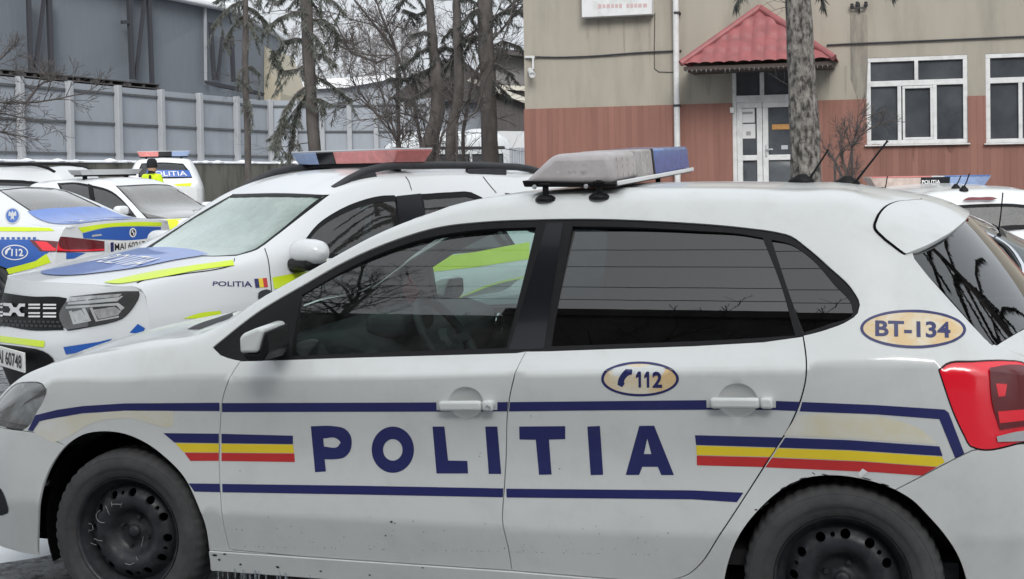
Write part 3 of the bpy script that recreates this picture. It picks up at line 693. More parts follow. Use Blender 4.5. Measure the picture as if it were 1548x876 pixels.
# ------------------------------------------------------------------ hero: handles, mirror, lamps
def on(p, off=0.):
    uv = HS.pick([p]); n = HS.nrm(uv)[0]; return HS.ev(uv)[0]+n*off, n
for (a, b, par, lock) in (((667,611),(749,610.5),DF,True),((1075,606.5),(1170,606.5),DR,False)):
    for sgn, P_ in ((1, par[0]), (-1, par[1])):
        A0, n0 = on(a, .021); B0, n1 = on(b, .021); f = np.array([1, sgn, 1])
        h = MB(); d = (B0-A0)/np.linalg.norm(B0-A0); cut = A0+d*(np.linalg.norm(B0-A0)*.79)
        h.beam(A0*f, (cut-d*.001)*f, .024, .034, upv=(0,0,1)); h.beam((cut+d*.001)*f, B0*f, .025, .036)
        h.box((A0-n0*.016+d*.01)*f, (.02, .03, .024)); h.box((B0-n1*.016-d*.02)*f, (.04, .03, .026))
        ho = h.build('handle', M['white'], P_, bevel=.011, seg=3)
        if lock and sgn == 1:
            k = MB(); cc, nn = on((742,611), .033); k.lathe([(0,.002),(.006,.002),(.0075,.004),(.009,.0025),(.0095,0)], cc, nn, 20); k.build('lock_cylinder', M['silver'], ho, smooth=True)
def mirror_part(sgn):
    sh = lambda poly: [(.592+(x-.592)*.84, 1.030+(z-1.030)*.86) for x, z in poly]
    f = lambda y: -sgn*y if False else (-y if sgn > 0 else y)
    e = empty('mirror'); e.parent = hero
    def pr(poly, y0, y1, taper=.0):
        poly = sh(poly); m = MB(); P0 = [(x, f(y0), z) for x, z in poly]; c = np.mean(poly, 0)
        P1 = [(c[0]+(x-c[0])*(1-taper)+.01, f(y1), c[1]+(z-c[1])*(1-taper)) for x, z in poly]
        n = len(poly); m.add(P0+P1, [tuple(range(n))[::-1], tuple(range(n, 2*n))]+[(i, (i+1) % n, n+(i+1) % n, n+i) for i in range(n)]); return m
    pr([(.520,.986),(.519,1.050),(.530,1.070),(.607,1.100),(.640,1.094),(.606,.99)], .855, 1.035, .12).build('mirror_cap', M['white'], e, bevel=.022, seg=4)
    pr([(.5205,.987),(.6065,.991),(.6395,1.089),(.652,1.082),(.655,1.0),(.625,.960),(.553,.957)], .86, 1.03, .12).build('mirror_housing', M['black_trim'], e, bevel=.010, seg=3)
    g = MB(); g.box((.638, f(.945), 1.03), (.004, .11, .06)); g.build('mirror_glass', M['chrome'], e, bevel=.002)
    a = MB(); a.beam((.56, f(.77), .985), (.575, f(.88), .985), .06, .03); a.build('mirror_arm', M['black_trim'], e, bevel=.01)
for s_ in (1, -1): mirror_part(s_)
# tail lamps
for mir in (False, True):
    t = HS.panel('tail_lamp', [inset(A['tail'], .003)], (), M['red_lens'], hero, sp=.04, off=-.003, flange=.02, mirror=mir)
    def TD(name, L, m, off): return HS.panel(name, [HS.pick(L)], (), M[m], t, sp=.04, off=off+.004, mirror=mir)
    rimL = A['tail']; HS.panel('lamp_gasket', [inset(rimL, -.001)], [inset(rimL, .0025)], M['black_gloss'], t, sp=.1, off=-.001, mirror=mir)
    TD('dark_lens', sm([(1496,557,1),(1530,552),(1556,556),(1572,610),(1572,640,1),(1512,650,1),(1500,610)], step=6), 'red_lens_dark', -.0020)
    TD('lens_highlight', dense([(1505,580),(1522,581),(1519,599),(1509,600)], 6), 'red_lens', -.0008)
    TD('lens_highlight', dense([(1508,622),(1562,618),(1564,634),(1511,640)], 6), 'red_lens', -.0008)
    TD('reversing_lens', sm([(1506,660,1),(1540,652),(1570,650,1),(1568,660),(1545,667,1),(1508,668,1)], step=6), 'silver', -.0012)
    # head lamps
    rf = HS.panel('headlight', [inset(A['head'], .001)], (), M['lamp_body'], hero, sp=.03, off=-.055, flange=0., mirror=mir)
    HS.panel('lamp_glass', [inset(A['head'], .002)], (), M['glass_light'], rf, sp=.04, off=-.003, mirror=mir)
    HS.panel('lamp_bezel', [inset(A['head'], .001)], [inset(A['head'], .02)], M['plastic'], rf, sp=.03, off=-.03, mirror=mir)
    pj = MB(); f = -1 if mir else 1
    for (x, y, z, r) in ((-.55,-.66,.735,.045), (-.50,-.70,.70,.03)):
        pj.lathe([(0,-.012),(r*.6,-.008),(r*.95,.0),(r,.004),(r,-.06)], (x, y*f, z), (-.75,-.55*f,.1), 24)
    pj.build('projector', M['chrome'], rf, smooth=True)
# ------------------------------------------------------------------ hero: ends (seen only from a step aside)
def end_cap(name, u, out, matl, dv=(0, None)):
    vs = np.linspace(HS.V[0], HS.Vc, 26); P = HS.ev(np.stack([np.full(26, u), vs], 1)); m = MB(); rows = []
    K = 11
    for p in P:
        for k in range(K):
            s_ = 1-2*k/(K-1); rows.append((p[0]+out*(1-abs(s_)**2.2)*.10, p[1]*s_, p[2]))
    fc = [(i*K+k, i*K+k+1, (i+1)*K+k+1, (i+1)*K+k) for i in range(25) for k in range(K-1)]
    m.add(rows, fc); return m.build(name, matl, hero, smooth=True, angle=60)
end_cap('nose_panel', umin, -1, M['white']); end_cap('tailgate', umax, 1, M['white'])
gr = MB()
for k in range(4): gr.box((-.905, 0, .56+.024*k), (.02, .74-.02*k, .010))
gr.build('grille', M['black_gloss'], hero, bevel=.003)
lg = MB(); lg.box((-.895, 0, .33), (.03, .70, .12)); lg.build('lower_grille', M['black_trim'], hero, bevel=.02)
for (x, w) in ((-.916, -1),):
    np_ = MB(); np_.box((-.912, 0, .45), (.012, .52, .11)); np_.build('number_plate', M['plate'], hero, bevel=.004)
fl_ = [HS.panel('fog_lamp_grille', [HS.pick(sm([(-14,728,1),(-2,735),(10,758),(12,776),(4,779),(-14,778,1)], step=6))], (), M['black_gloss'], hero, sp=.04, off=.0015, mirror=mm) for mm in (False, True)]
# ------------------------------------------------------------------ hero: spoiler, roof gear
Lp = HS.pick(sm([(1392,302.5),(1375,303.7),(1354,306),(1336,314.6),(1325,330),(1321.5,342),(1334,358),(1350,371),(1366,383)], False, step=4))
La = HS.ev(Lp); Tn = HS.ev(np.clip(Lp+[.01, 0], [umin, 0], [umax, 9]))-La; Tn /= np.linalg.norm(Tn, axis=1)[:, None]; Ln = HS.nrm(Lp)
c0_ = np.array([[La[0, 0]+.004, 0, HS.ev([(Lp[0, 0], HS.Vc)])[0, 2]]])
La = np.vstack([c0_, (c0_+La[:1])/2+[[.002, 0, 0]], La]); Tn = np.vstack([[[.99, 0, -.12]]]*2+[Tn]); Ln = np.vstack([[[.1, 0, 1]]]*2+[Ln]); La = La+Ln*.003
tp_ = np.array([(2.876,0,1.410),(2.870,-.15,1.407),(2.848,-.30,1.392),(2.795,-.45,1.360),(2.725,-.56,1.328),(2.655,-.622,1.304)])
sL = np.concatenate([[0], np.cumsum(np.linalg.norm(np.diff(La, axis=0), axis=1))]); sL /= sL[-1]; sT = np.concatenate([[0], np.cumsum(np.linalg.norm(np.diff(tp_, axis=0), axis=1))]); sT /= sT[-1]
ns_, ntt = 40, 12; ss = np.linspace(0, 1, ns_); it = lambda K, Y: np.stack([np.interp(ss, K, Y[:, k]) for k in range(3)], 1)
Lc, Tc_, Tg, Nn = it(sL, La), it(sT, sm([(a, b) for a, b in tp_[:, :2]], False, .02) if False else tp_), it(sL, Tn), it(sL, Ln)
ker = np.array([1, 2, 3, 2, 1])/9.
def smooth_(Y):
    Z = Y.copy()
    for k in range(3): e_ = np.concatenate([[Y[0, k]]*2, Y[:, k], [Y[-1, k]]*2]); Z[:, k] = np.convolve(e_, ker, 'valid')
    Z[0], Z[-1] = Y[0], Y[-1]; return Z
Tc_ = smooth_(smooth_(Tc_)); Tg = smooth_(smooth_(Tg))
def spoiler(sgn):
    V, Fq = [], []; f = np.array([1, sgn, 1])
    for a in range(ns_):
        d = np.linalg.norm(Tc_[a]-Lc[a]); Mx = Lc[a]+Tg[a]*d*.44+Nn[a]*.002
        row = [(1-t)**2*Lc[a]+2*t*(1-t)*Mx+t*t*Tc_[a] for t in np.linspace(0, 1, ntt)]
        k = min(1, d/.12); row += [Tc_[a]+np.array([-.004, 0, -.010])*k, Tc_[a]+np.array([-.016, 0, -.020])*k, Tc_[a]*[1, .96, 1]+np.array([-.11, 0, -.012])*k, Lc[a]*[1, .97, 1]+np.array([.0, 0, -.02])]
        V += [tuple(v*f) for v in row]
    w = ntt+4
    for a in range(ns_-1):
        for b in range(w-1): Fq.append((a*w+b, a*w+b+1, (a+1)*w+b+1, (a+1)*w+b))
    return V, Fq
m_ = MB(); V1, F1 = spoiler(1); m_.add(V1, F1); V2_, F2 = spoiler(-1); m_.add(V2_, F2)
spo = m_.build('roof_spoiler', M['white'], hero, smooth=True, angle=38)
bm = bmesh.new(); bm.from_mesh(spo.data); bmesh.ops.remove_doubles(bm, verts=bm.verts, dist=.0012); bmesh.ops.recalc_face_normals(bm, faces=bm.faces); bm.to_mesh(spo.data); bm.free(); spo.data.set_sharp_from_angle(angle=R(38))
gl_ = np.vstack([La[1:], (La[1:]*[1, -1, 1])[::-1]]); sg_ = MB(); sg_.tube(list(gl_+np.array([0, 0, -.0045])), .005, 6, cap=False); sg_.build('panel_gap', M['dark'], spo, smooth=True)
bl = MB(); bl.box((2.855, 0, 1.388), (.02, .36, .014)); bl.build('high_brake_light', M['red_lens_dark'], hero, bevel=.004)
for (bx, mt, ln) in (((1.0), None, None),):
    pass
def antenna(parent, base, tip0, tip1, r=.0035, s=1.):
    e = empty('antenna'); e.parent = parent
    b = MB(); x, y, z = base; n = 14; V = []; F_ = []
    prof = [(0, 1.0, 1.0), (.010*s, .96, .95), (.02*s, .62, .62), (.031*s, .32, .4)]
    for h, a, w in prof:
        for k in range(n):
            t = 2*math.pi*k/n; V.append((x+.048*s*a*math.cos(t)+(1-a)*.004, y+.024*s*w*math.sin(t), z+h-.004))
    for i in range(len(prof)-1): F_ += [(i*n+k, i*n+(k+1) % n, (i+1)*n+(k+1) % n, (i+1)*n+k) for k in range(n)]
    b.add(V, F_+[tuple((len(prof)-1)*n+k for k in range(n))]); b.build('antenna_base', M['black_trim'], e, smooth=True, angle=50)
    m = MB(); a, c = np.array(tip0), np.array(tip1); pts = [a+(c-a)*t for t in (0, .12, .5, .97, 1)]
    m.tube(pts, [r*2.0, r*1.5, r*1.1, r*1.0, r*1.6], 8); m.build('antenna_mast', M['black_trim'], e, smooth=True)
    return e
antenna(hero, (2.295, 0, 1.524), at_y(1216,283,0), at_y(1252,226.7,0))
antenna(hero, (2.455, .02, 1.514), at_y(1281,291,0), at_y(1342,213,0))
# light bar
M['lens_dirty'] = mat('grimy_faded_red_lens', (.50, .465, .465), rough=.38, var=.10, vscale=10, dirt=(.30, .285, .285, .7), dscale=7, dpos=(.40, .75), coat=.2, bump=.05)
M['lens_blue'] = mat('blue_lens', (.055, .15, .42), rough=.25, coat=.6, var=.2, vscale=30)
M['lens_clear'] = mat('grimy_clear_lens', (.46, .44, .435), rough=.4, var=.2, vscale=12, dirt=(.28, .26, .25, .7), dscale=8, dpos=(.4, .7))
M['lamp_glow'] = mat('reflector_behind_grimy_lens', (.50, .47, .47), rough=.42, var=.3, vscale=60)
lb = empty('light_bar'); lb.parent = hero
nf, nr_ = np.array((1.385, -.56, 1.538)), np.array((1.712, -.56, 1.531)); ff, fr_ = np.array((1.475, .56, 1.572)), np.array((1.806, .56, 1.570))
nlf, nlr = np.array((1.492, -.535, 1.637)), np.array((1.700, -.552, 1.641)); flf, flr = np.array((1.575, .55, 1.668)), np.array((1.797, .55, 1.668))
def bar_seg(t0, t1, name, m, bev=.016, grow=0., lift=0.):
    def lerp(a, b, t): return a+(b-a)*t
    B = [lerp(nf, ff, t0), lerp(nr_, fr_, t0), lerp(nr_, fr_, t1), lerp(nf, ff, t1)]
    Tt = [lerp(nlf, flf, t0), lerp(nlr, flr, t0), lerp(nlr, flr, t1), lerp(nlf, flf, t1)]
    if t0 == 0: Tt[0] = Tt[0]; Tt[1] = Tt[1]
    c = sum(B+Tt)/8
    V = [p+(p-c)*[grow, 0, grow]+[0, 0, lift] for p in B+Tt]
    mb = MB(); mb.add(V, [(3, 2, 1, 0), (4, 5, 6, 7), (0, 1, 5, 4), (1, 2, 6, 5), (2, 3, 7, 6), (3, 0, 4, 7)]); return mb.build(name, m, lb, bevel=bev, seg=4)
bar_seg(0, .285, 'lens', M['lens_dirty'], .026); bar_seg(.286, .475, 'lens', M['lens_clear'], .008, .0); bar_seg(.477, .497, 'lens_divider', M['black_gloss'], .003, .010)
bar_seg(.499, 1., 'lens', M['lens_blue'], .012)
for t in (.06, .12, .18, .24, .34, .41):
    for zz in (.25, .5, .75):
        lo_ = nr_+(fr_-nr_)*t; hi_ = nlr+(flr-nlr)*t; q_ = MB(); q_.box(lo_+(hi_-lo_)*zz+[.0002, 0, 0], (.0016, .028, .014)); q_.build('lamp_block', M['lamp_glow'], lb)
for t in (.35, .5, .65):
    for zz in (.35, .6):
        a_ = nf+(nr_-nf)*t; b_ = nlf+(nlr-nlf)*t; q_ = MB(); q_.box(a_+(b_-a_)*zz+[0, -.0003, 0], (.026, .0016, .016)); q_.build('lamp_block', M['lamp_glow'], lb)
b = MB(); c0 = (nf+nr_)/2; c1 = (ff+fr_)/2
V = [nf+[.01,0,-.012], nr_+[.006,0,-.010], fr_+[.006,.004,-.010], ff+[.01,.004,-.012], nf+[.004,-.006,.010], nr_+[.008,-.004,.004], fr_+[.008,.004,.004], ff+[0,.004,.010]]
b.add(V, [(3,2,1,0),(4,5,6,7),(0,1,5,4),(1,2,6,5),(2,3,7,6),(3,0,4,7)]); b.build('bar_base', M['black_trim'], lb, bevel=.004)
ws = MB(); ws.beam(nr_+[.012,.0,.004], fr_+[.012,.0,.002], .008, .015); ws.build('bar_trim', M['decal_white'], lb, bevel=.003)
for p, nm in ((on((825,300)), 1), (on((906,297)), 2), (None, 3), (None, 4)):
    ft = MB()
    if p is None: c = HS.ev([(1.5 if nm == 3 else 1.68, 2*HS.Vc-(HS.V[5]+.08))])[0]
    else: c = p[0]
    ft.lathe([(0,.010),(.020,.010),(.030,.005),(.036,0),(.036,-.01)], c, (0,0,1), 20); ft.box(c+[0,0,.030], (.020,.014,.05)); ft.box(c+[.0,.03,.046], (.04,.09,.010))
    ft.build('bar_foot', M['black_trim'], lb, bevel=.003)
for p in ((808,283), (886,282)):
    bt = MB(); bt.lathe([(0,.008),(.006,.007),(.008,.003),(.008,0)], at_y(*p, -.567), (0,-1,0), 14); bt.build('bar_bolt', M['silver'], lb, smooth=True)
# ------------------------------------------------------------------ hero: wheels, wells, cabin, underside
for x in (-.035, 2.455):
    for sg in (-1, 1):
        make_wheel(hero, (x, sg*.728, .302), sg, detail=True)
        wl = MB(); n = 40; V = []; Fq = []
        for k in range(n+1):
            t = math.pi*(-.12+1.24*k/n); V += [(x+.362*math.cos(t), sg*.772, .305+.362*math.sin(t)), (x+.362*math.cos(t), sg*.42, .305+.362*math.sin(t))]
        Fq = [(2*k, 2*k+1, 2*k+3, 2*k+2) for k in range(n)]; wl.add(V, Fq)
        wl.add([(x+.362*math.cos(t), sg*.42, .305+.362*math.sin(t)) for t in np.linspace(-.3, math.pi+.3, 30)], [tuple(range(30))])
        lip = [(x+.364*math.cos(t), sg*yy, .305+.364*math.sin(t)) for t in np.linspace(.13*math.pi, .87*math.pi, 30) for yy in (.800, .765)]
        wl.add(lip, [(2*k, 2*k+1, 2*k+3, 2*k+2) for k in range(29)]); wl.build('wheel_well', M['dark'], hero)
us = MB(); us.box((1.1, 0, .245), (3.9, 1.3, .06)); us.box((1.2, 0, .24), (1.7, 1.5, .06)); us.build('underbody', M['dark'], hero)
ic = MB()
trim_hole = [inset(A[k], -.02) for k in ('wfront', 'wrear', 'wquart', 'archf', 'archr')]
HS.panel('door_trim', [dense([(.30, .02), (2.95, .02), (2.95, 2*HS.Vc-.02), (.30, 2*HS.Vc-.02)], .06)], trim_hole+[HS.mir(l) for l in trim_hole]+[inset(A['screen'], -.02), inset(A['rglass'], -.02), inset(A['hood'], -.01), dense([(1.15, HS.V[5]+.04), (2.62, HS.V[5]+.04), (2.62, 2*HS.Vc-HS.V[5]-.04), (1.15, 2*HS.Vc-HS.V[5]-.04)], .06)], M['interior'], hero, sp=.07, off=-.04)
HS.panel('headliner', [dense([(1.13, HS.V[5]+.035), (2.64, HS.V[5]+.035), (2.64, 2*HS.Vc-HS.V[5]-.035), (1.13, 2*HS.Vc-HS.V[5]-.035)], .06)], (), M['grey_int'], hero, sp=.07, off=-.035)
fl = MB(); fl.box((1.5, 0, .33), (2.6, 1.4, .05)); fl.box((2.75, 0, .62), (.3, 1.2, .5)); fl.build('cabin_floor', M['interior'], hero)
da = MB()
dp = [(.42,.98),(.62,1.0),(.78,1.015),(.90,.975),(.93,.90),(.88,.80),(.86,.60),(.42,.60)]
da.prism([(x+.0, -.70, z) for x, z in dp], (0, 1.40, 0)); dash = da.build('dashboard', M['interior'], hero, bevel=.03, seg=3)
for y in (-.63, .63, -.10, .10):
    dv = MB(); dv.box((.935, y, .90), (.01, .10, .085)); dv.build('air_vent', M['black_gloss'], dash, bevel=.012)
for y in (-.63, .63):
    n = 20; rg = MB(); rg.tube([(.942, y+.056*math.cos(t), .90+.048*math.sin(t)) for t in np.linspace(0, 2*math.pi, n+1)], .004, 6, cap=False)
    rg.build('vent_ring', M['chrome'], dash, smooth=True)
cl = MB(); cl.box((.86, -.37, 1.03), (.16, .34, .09)); cl.build('instrument_hood', M['interior'], dash, bevel=.035, seg=3)
sc = MB(); sc.box((.925, 0, .82), (.02, .2, .13)); sc.build('radio', M['black_gloss'], dash, bevel=.008)
sw = MB(); c = np.array((1.05, -.37, .955)); axd = np.array((.82, 0, .57)); a1 = np.array((0, 1., 0)); a2 = np.cross(axd, a1); a2 /= np.linalg.norm(a2)
sw.tube([c+.185*(a1*math.cos(t)+a2*math.sin(t)) for t in np.linspace(0, 2*math.pi, 49)], .017, 10, cap=False)
for t in (0, math.pi, 1.5*math.pi): sw.beam(c+.03*(a1*math.cos(t)+a2*math.sin(t)), c+.18*(a1*math.cos(t)+a2*math.sin(t)), .035, .018, upv=axd)
sw.lathe([(0,.03),(.05,.025),(.065,.0),(.05,-.03)], c, axd, 20); sw.beam(c, c-axd*.25, .06, .06)
sw.build('steering_wheel', M['interior'], hero, smooth=True, angle=50)
def seat(x, y, w=.48):
    e = empty('seat'); e.parent = hero
    c_ = MB(); c_.box((x, y, .55), (.5, w, .16)); c_.build('seat_cushion', M['seat'], e, bevel=.05, seg=3)
    b_ = MB(); a = R(22); Ry = np.array([[math.cos(a), 0, math.sin(a)], [0, 1, 0], [-math.sin(a), 0, math.cos(a)]])
    b_.box((x+.36, y, .88), (.14, w, .62), Ry); b_.build('seat_back', M['seat'], e, bevel=.05, seg=3)
    h_ = MB(); h_.box((x+.47, y, 1.26), (.09, .26, .16), Ry); h_.build('headrest', M['seat'], e, bevel=.035, seg=3)
seat(1.32, -.37); seat(1.32, .37); seat(2.12, 0, 1.2)
wb = MB(); wb.beam((.395,-.50,1.035), (.50,.08,1.09), .012, .012); wb.beam((.40,.10,1.055), (.52,.55,1.10), .012, .012); wb.build('windscreen_wiper', M['black_trim'], hero, bevel=.003)
im = MB(); im.box((1.03, 0, 1.36), (.03, .22, .06)); im.build('cabin_mirror', M['black_trim'], hero, bevel=.012)
# icicles under the sill
for i in range(26):
    x = rng.uniform(.31, 1.02) if i > 12 else .31+.30*i/12+rng.uniform(-.01, .01)
    L = rng.uniform(.02, .075)*(1.2 if x < .6 else .5); i_ = MB(); i_.lathe([(.0045, 0), (.004, -L*.3), (.0025, -L*.7), (.0003, -L)], (x, -.792+rng.uniform(-.01, .01), .205), (0, 0, 1), 6)
    i_.build('icicle', M['ice'], hero, smooth=True)
# pennant hanging from the cabin mirror
pn = MB(); p = [at_y(619,414,.05), at_y(634,440,.05), at_y(631,456,.05), at_y(618,458,.05), at_y(607,440,.05)]; pn.prism(p, (0, .006, 0)); pn.tube([at_y(619,414,.053), (1.03,.053,1.34)], .0008, 5)
tag(pn.build('pennant', mat('red_cloth', (.42, .05, .05), rough=.9, var=.2, vscale=30), None), 'small red cloth pennant hanging inside the windscreen of the side-on police car', 'pennant')

D('cowl_gap', [sm([(283,498.5,1),(300,490.5),(330,480.5),(358,471,1),(352,478),(325,489.5),(302,498.5,1)], step=6)], 'black_trim', off=.002)

# chalk marks on the front wheel, road dirt flicked over the lower doors
M['chalk'] = mat('worn_chalk', (.30, .30, .30), rough=.9)
fwheel = [o for o in hero.children if o.name.startswith('wheel') and o.name.split('.')[0] == 'wheel' and abs(o.location.x+.035) < .01 and o.location.y < 0][0]
frim = [o for o in fwheel.children if o.name.startswith('rim')][0]
for L in ([(535,505),(536,526)], [(535,517),(560,516),(584,518)], [(584,508),(580,530)], [(507,524),(516,545),(525,566)], [(480,545),(463,562),(464,585),(480,602),(501,605)], [(440,612),(422,610),(414,622),(430,642),(446,638),(443,618)], [(428,645),(416,668),(430,698),(462,712)], [(452,682),(472,690),(492,692)], [(690,655),(684,690),(676,720)], [(600,800),(625,806),(645,796)], [(650,760),(660,785)]):
    c = MB(); pts = []
    for a, b in sm(L, False, step=6):
        P_ = at_y(a/3.173, 600+b/3.173, -.79); rr_ = math.hypot(P_[0]+.035, P_[2]-.302)/.2; z_ = np.interp(rr_, [0, .13, .16, .30, .36, .45, .54, .62, .68, .74, .81], [.030, .030, .020, .020, .030, .056, .067, .069, .066, .058, .044]); P_ = at_y(a/3.173, 600+b/3.173, -.728-z_-.0007); pts.append(P_-np.array(fwheel.location))
    c.tube(pts, .0013, 4); c.build('chalk_mark', M['chalk'], frim)
M['road_dirt'] = mat('road_dirt', (.20, .185, .165), rough=.95)
for par, x0, x1 in ((DF[0], 345, 755), (DR[0], 772, 1060)):
    Ls = []
    for i in range(60):
        x = rng.uniform(x0, x1); y = 858-abs(rng.normal(0, 34)); y = min(y, 826+.02*(x-345))
        if par is DR[0] and x > 1000 and y > 800: continue
        Ls.append(ell(x, y, rng.uniform(.35, 1.1), rng.uniform(.3, .8), 6, rng.uniform(0, 3)))
    inc = [HS.pick(l) for l in Ls]; HS.panel('dirt_speck', inc, (), M['road_dirt'], par, sp=.5, off=.0007)
sk0 = [o for o in hero.children if o.name.startswith('side_skirt')][0]
for (x, y, w, h, a) in [(326,838,4,1.6,.1),(341,836.5,2.4,1.2,0),(333,845,2,1.6,.4),(365,852,2,1.4,0),(421,856,3,1.6,.3),(486,862,2,1,0),(640,857,1.5,1,.2),(560,868,2,1,.2)]:
    HS.panel('dirt_speck', [HS.pick(ell(x, y, w, h, 8, a))], (), M['ink'], sk0, sp=.5, off=.0075)
# ------------------------------------------------------------------ other cars
def blend(st, **over): return st
R_SUV = [
 ([.46,.46,.47,.48,.48,.34,.13,.07], [(.79,.25),(.865,.42),(.885,.60),(.88,.80),(.845,.94),(.70,1.0),(.36,1.015),(0,1.015)]),
 (.60, [(.80,.25),(.875,.42),(.892,.60),(.885,.81),(.85,.955),(.725,1.045),(.36,1.06),(0,1.065)]),
 (.85, [(.80,.26),(.885,.45),(.90,.65),(.89,.84),(.855,.985),(.74,1.085),(.37,1.10),(0,1.105)]),
 (1.12, [(.80,.25),(.87,.42),(.885,.65),(.89,.85),(.865,1.005),(.755,1.125),(.40,1.145),(0,1.15)]),
 (1.35, [(.80,.25),(.87,.42),(.875,.65),(.89,.88),(.86,1.02),(.725,1.215),(.40,1.24),(0,1.26)]),
 (1.75, [(.80,.25),(.87,.42),(.875,.65),(.89,.89),(.855,1.04),(.665,1.45),(.36,1.50),(0,1.52)]),
 (2.05, [(.80,.25),(.87,.42),(.875,.65),(.89,.90),(.85,1.05),(.645,1.545),(.34,1.595),(0,1.61)]),
 (2.60, [(.80,.25),(.87,.42),(.875,.65),(.89,.91),(.845,1.06),(.635,1.58),(.33,1.625),(0,1.64)]),
 (3.40, [(.80,.25),(.885,.45),(.90,.68),(.895,.93),(.845,1.08),(.625,1.56),(.32,1.605),(0,1.62)]),
 (3.90, [(.79,.27),(.87,.45),(.89,.68),(.88,.94),(.83,1.10),(.61,1.51),(.31,1.56),(0,1.575)]),
 (4.12, [(.77,.30),(.84,.46),(.86,.68),(.85,.94),(.80,1.08),(.63,1.30),(.33,1.36),(0,1.38)]),
 (4.26, [(.74,.32),(.80,.46),(.82,.68),(.80,.92),(.76,1.00),(.65,1.04),(.35,1.06),(0,1.065)]),
 (4.33, [(.66,.35),(.70,.47),(.72,.68),(.71,.90),(.68,.95),(.60,.97),(.33,.98),(0,.985)])]
R_SEDAN = [
 (.12, [(.56,.25),(.64,.40),(.66,.52),(.64,.63),(.58,.69),(.48,.72),(.25,.74),(0,.75)]),
 (.50, [(.78,.22),(.84,.38),(.87,.54),(.86,.74),(.80,.82),(.68,.87),(.35,.89),(0,.90)]),
 (1.0, [(.80,.22),(.87,.40),(.90,.60),(.885,.80),(.84,.895),(.72,.945),(.38,.97),(0,.98)]),
 (1.45, [(.80,.2),(.86,.40),(.88,.60),(.89,.83),(.85,.93),(.72,1.01),(.40,1.03),(0,1.035)]),
 (1.78, [(.80,.2),(.86,.40),(.87,.60),(.89,.84),(.85,.945),(.665,1.17),(.38,1.185),(0,1.19)]),
 (2.20, [(.80,.2),(.86,.40),(.87,.60),(.89,.85),(.848,.955),(.595,1.365),(.32,1.40),(0,1.41)]),
 (2.80, [(.80,.2),(.86,.40),(.87,.60),(.895,.86),(.845,.975),(.565,1.395),(.3,1.43),(0,1.442)]),
 (3.20, [(.80,.2),(.87,.40),(.885,.60),(.90,.865),(.84,.99),(.57,1.36),(.3,1.40),(0,1.412)]),
 (3.60, [(.80,.22),(.885,.42),(.905,.62),(.905,.865),(.835,1.01),(.62,1.235),(.33,1.28),(0,1.292)]),
 (4.0, [(.79,.24),(.875,.42),(.90,.62),(.885,.865),(.82,1.005),(.685,1.085),(.38,1.11),(0,1.115)]),
 (4.35, [(.76,.27),(.84,.43),(.86,.62),(.84,.86),(.795,.985),(.70,1.04),(.38,1.065),(0,1.07)]),
 ([4.46,4.50,4.52,4.54,4.56,4.60,4.62,4.63], [(.72,.30),(.80,.43),(.82,.62),(.80,.86),(.75,.98),(.66,1.045),(.36,1.068),(0,1.074)])]
R_HATCH = [
 (.10, [(.58,.25),(.66,.40),(.68,.55),(.66,.68),(.60,.74),(.5,.78),(.25,.79),(0,.80)]),
 (.50, [(.76,.22),(.82,.42),(.84,.60),(.82,.80),(.77,.86),(.66,.90),(.34,.92),(0,.93)]),
 (.92, [(.77,.22),(.83,.42),(.85,.62),(.84,.86),(.80,.93),(.70,.985),(.38,1.0),(0,1.005)]),
 (1.2, [(.77,.2),(.83,.42),(.84,.62),(.845,.88),(.80,.955),(.655,1.09),(.36,1.09),(0,1.09)]),
 (1.6, [(.77,.2),(.83,.42),(.84,.62),(.845,.89),(.795,.965),(.60,1.325),(.33,1.335),(0,1.34)]),
 (1.95, [(.77,.2),(.83,.42),(.84,.62),(.845,.90),(.79,.975),(.57,1.435),(.31,1.47),(0,1.482)]),
 (2.6, [(.77,.2),(.83,.42),(.84,.62),(.845,.91),(.79,.985),(.56,1.455),(.3,1.495),(0,1.508)]),
 (3.3, [(.77,.22),(.84,.42),(.85,.64),(.845,.92),(.785,1.0),(.555,1.435),(.3,1.475),(0,1.488)]),
 (3.62, [(.76,.24),(.83,.42),(.845,.64),(.83,.93),(.775,1.01),(.56,1.38),(.3,1.425),(0,1.435)]),
 (3.80, [(.74,.26),(.81,.42),(.83,.64),(.81,.93),(.76,1.0),(.60,1.19),(.31,1.24),(0,1.255)]),
 (3.96, [(.70,.28),(.77,.42),(.79,.64),(.77,.90),(.73,.95),(.63,1.0),(.33,1.03),(0,1.035)]),
 (4.06, [(.58,.32),(.62,.44),(.63,.64),(.62,.86),(.58,.90),(.52,.93),(.3,.94),(0,.945)])]
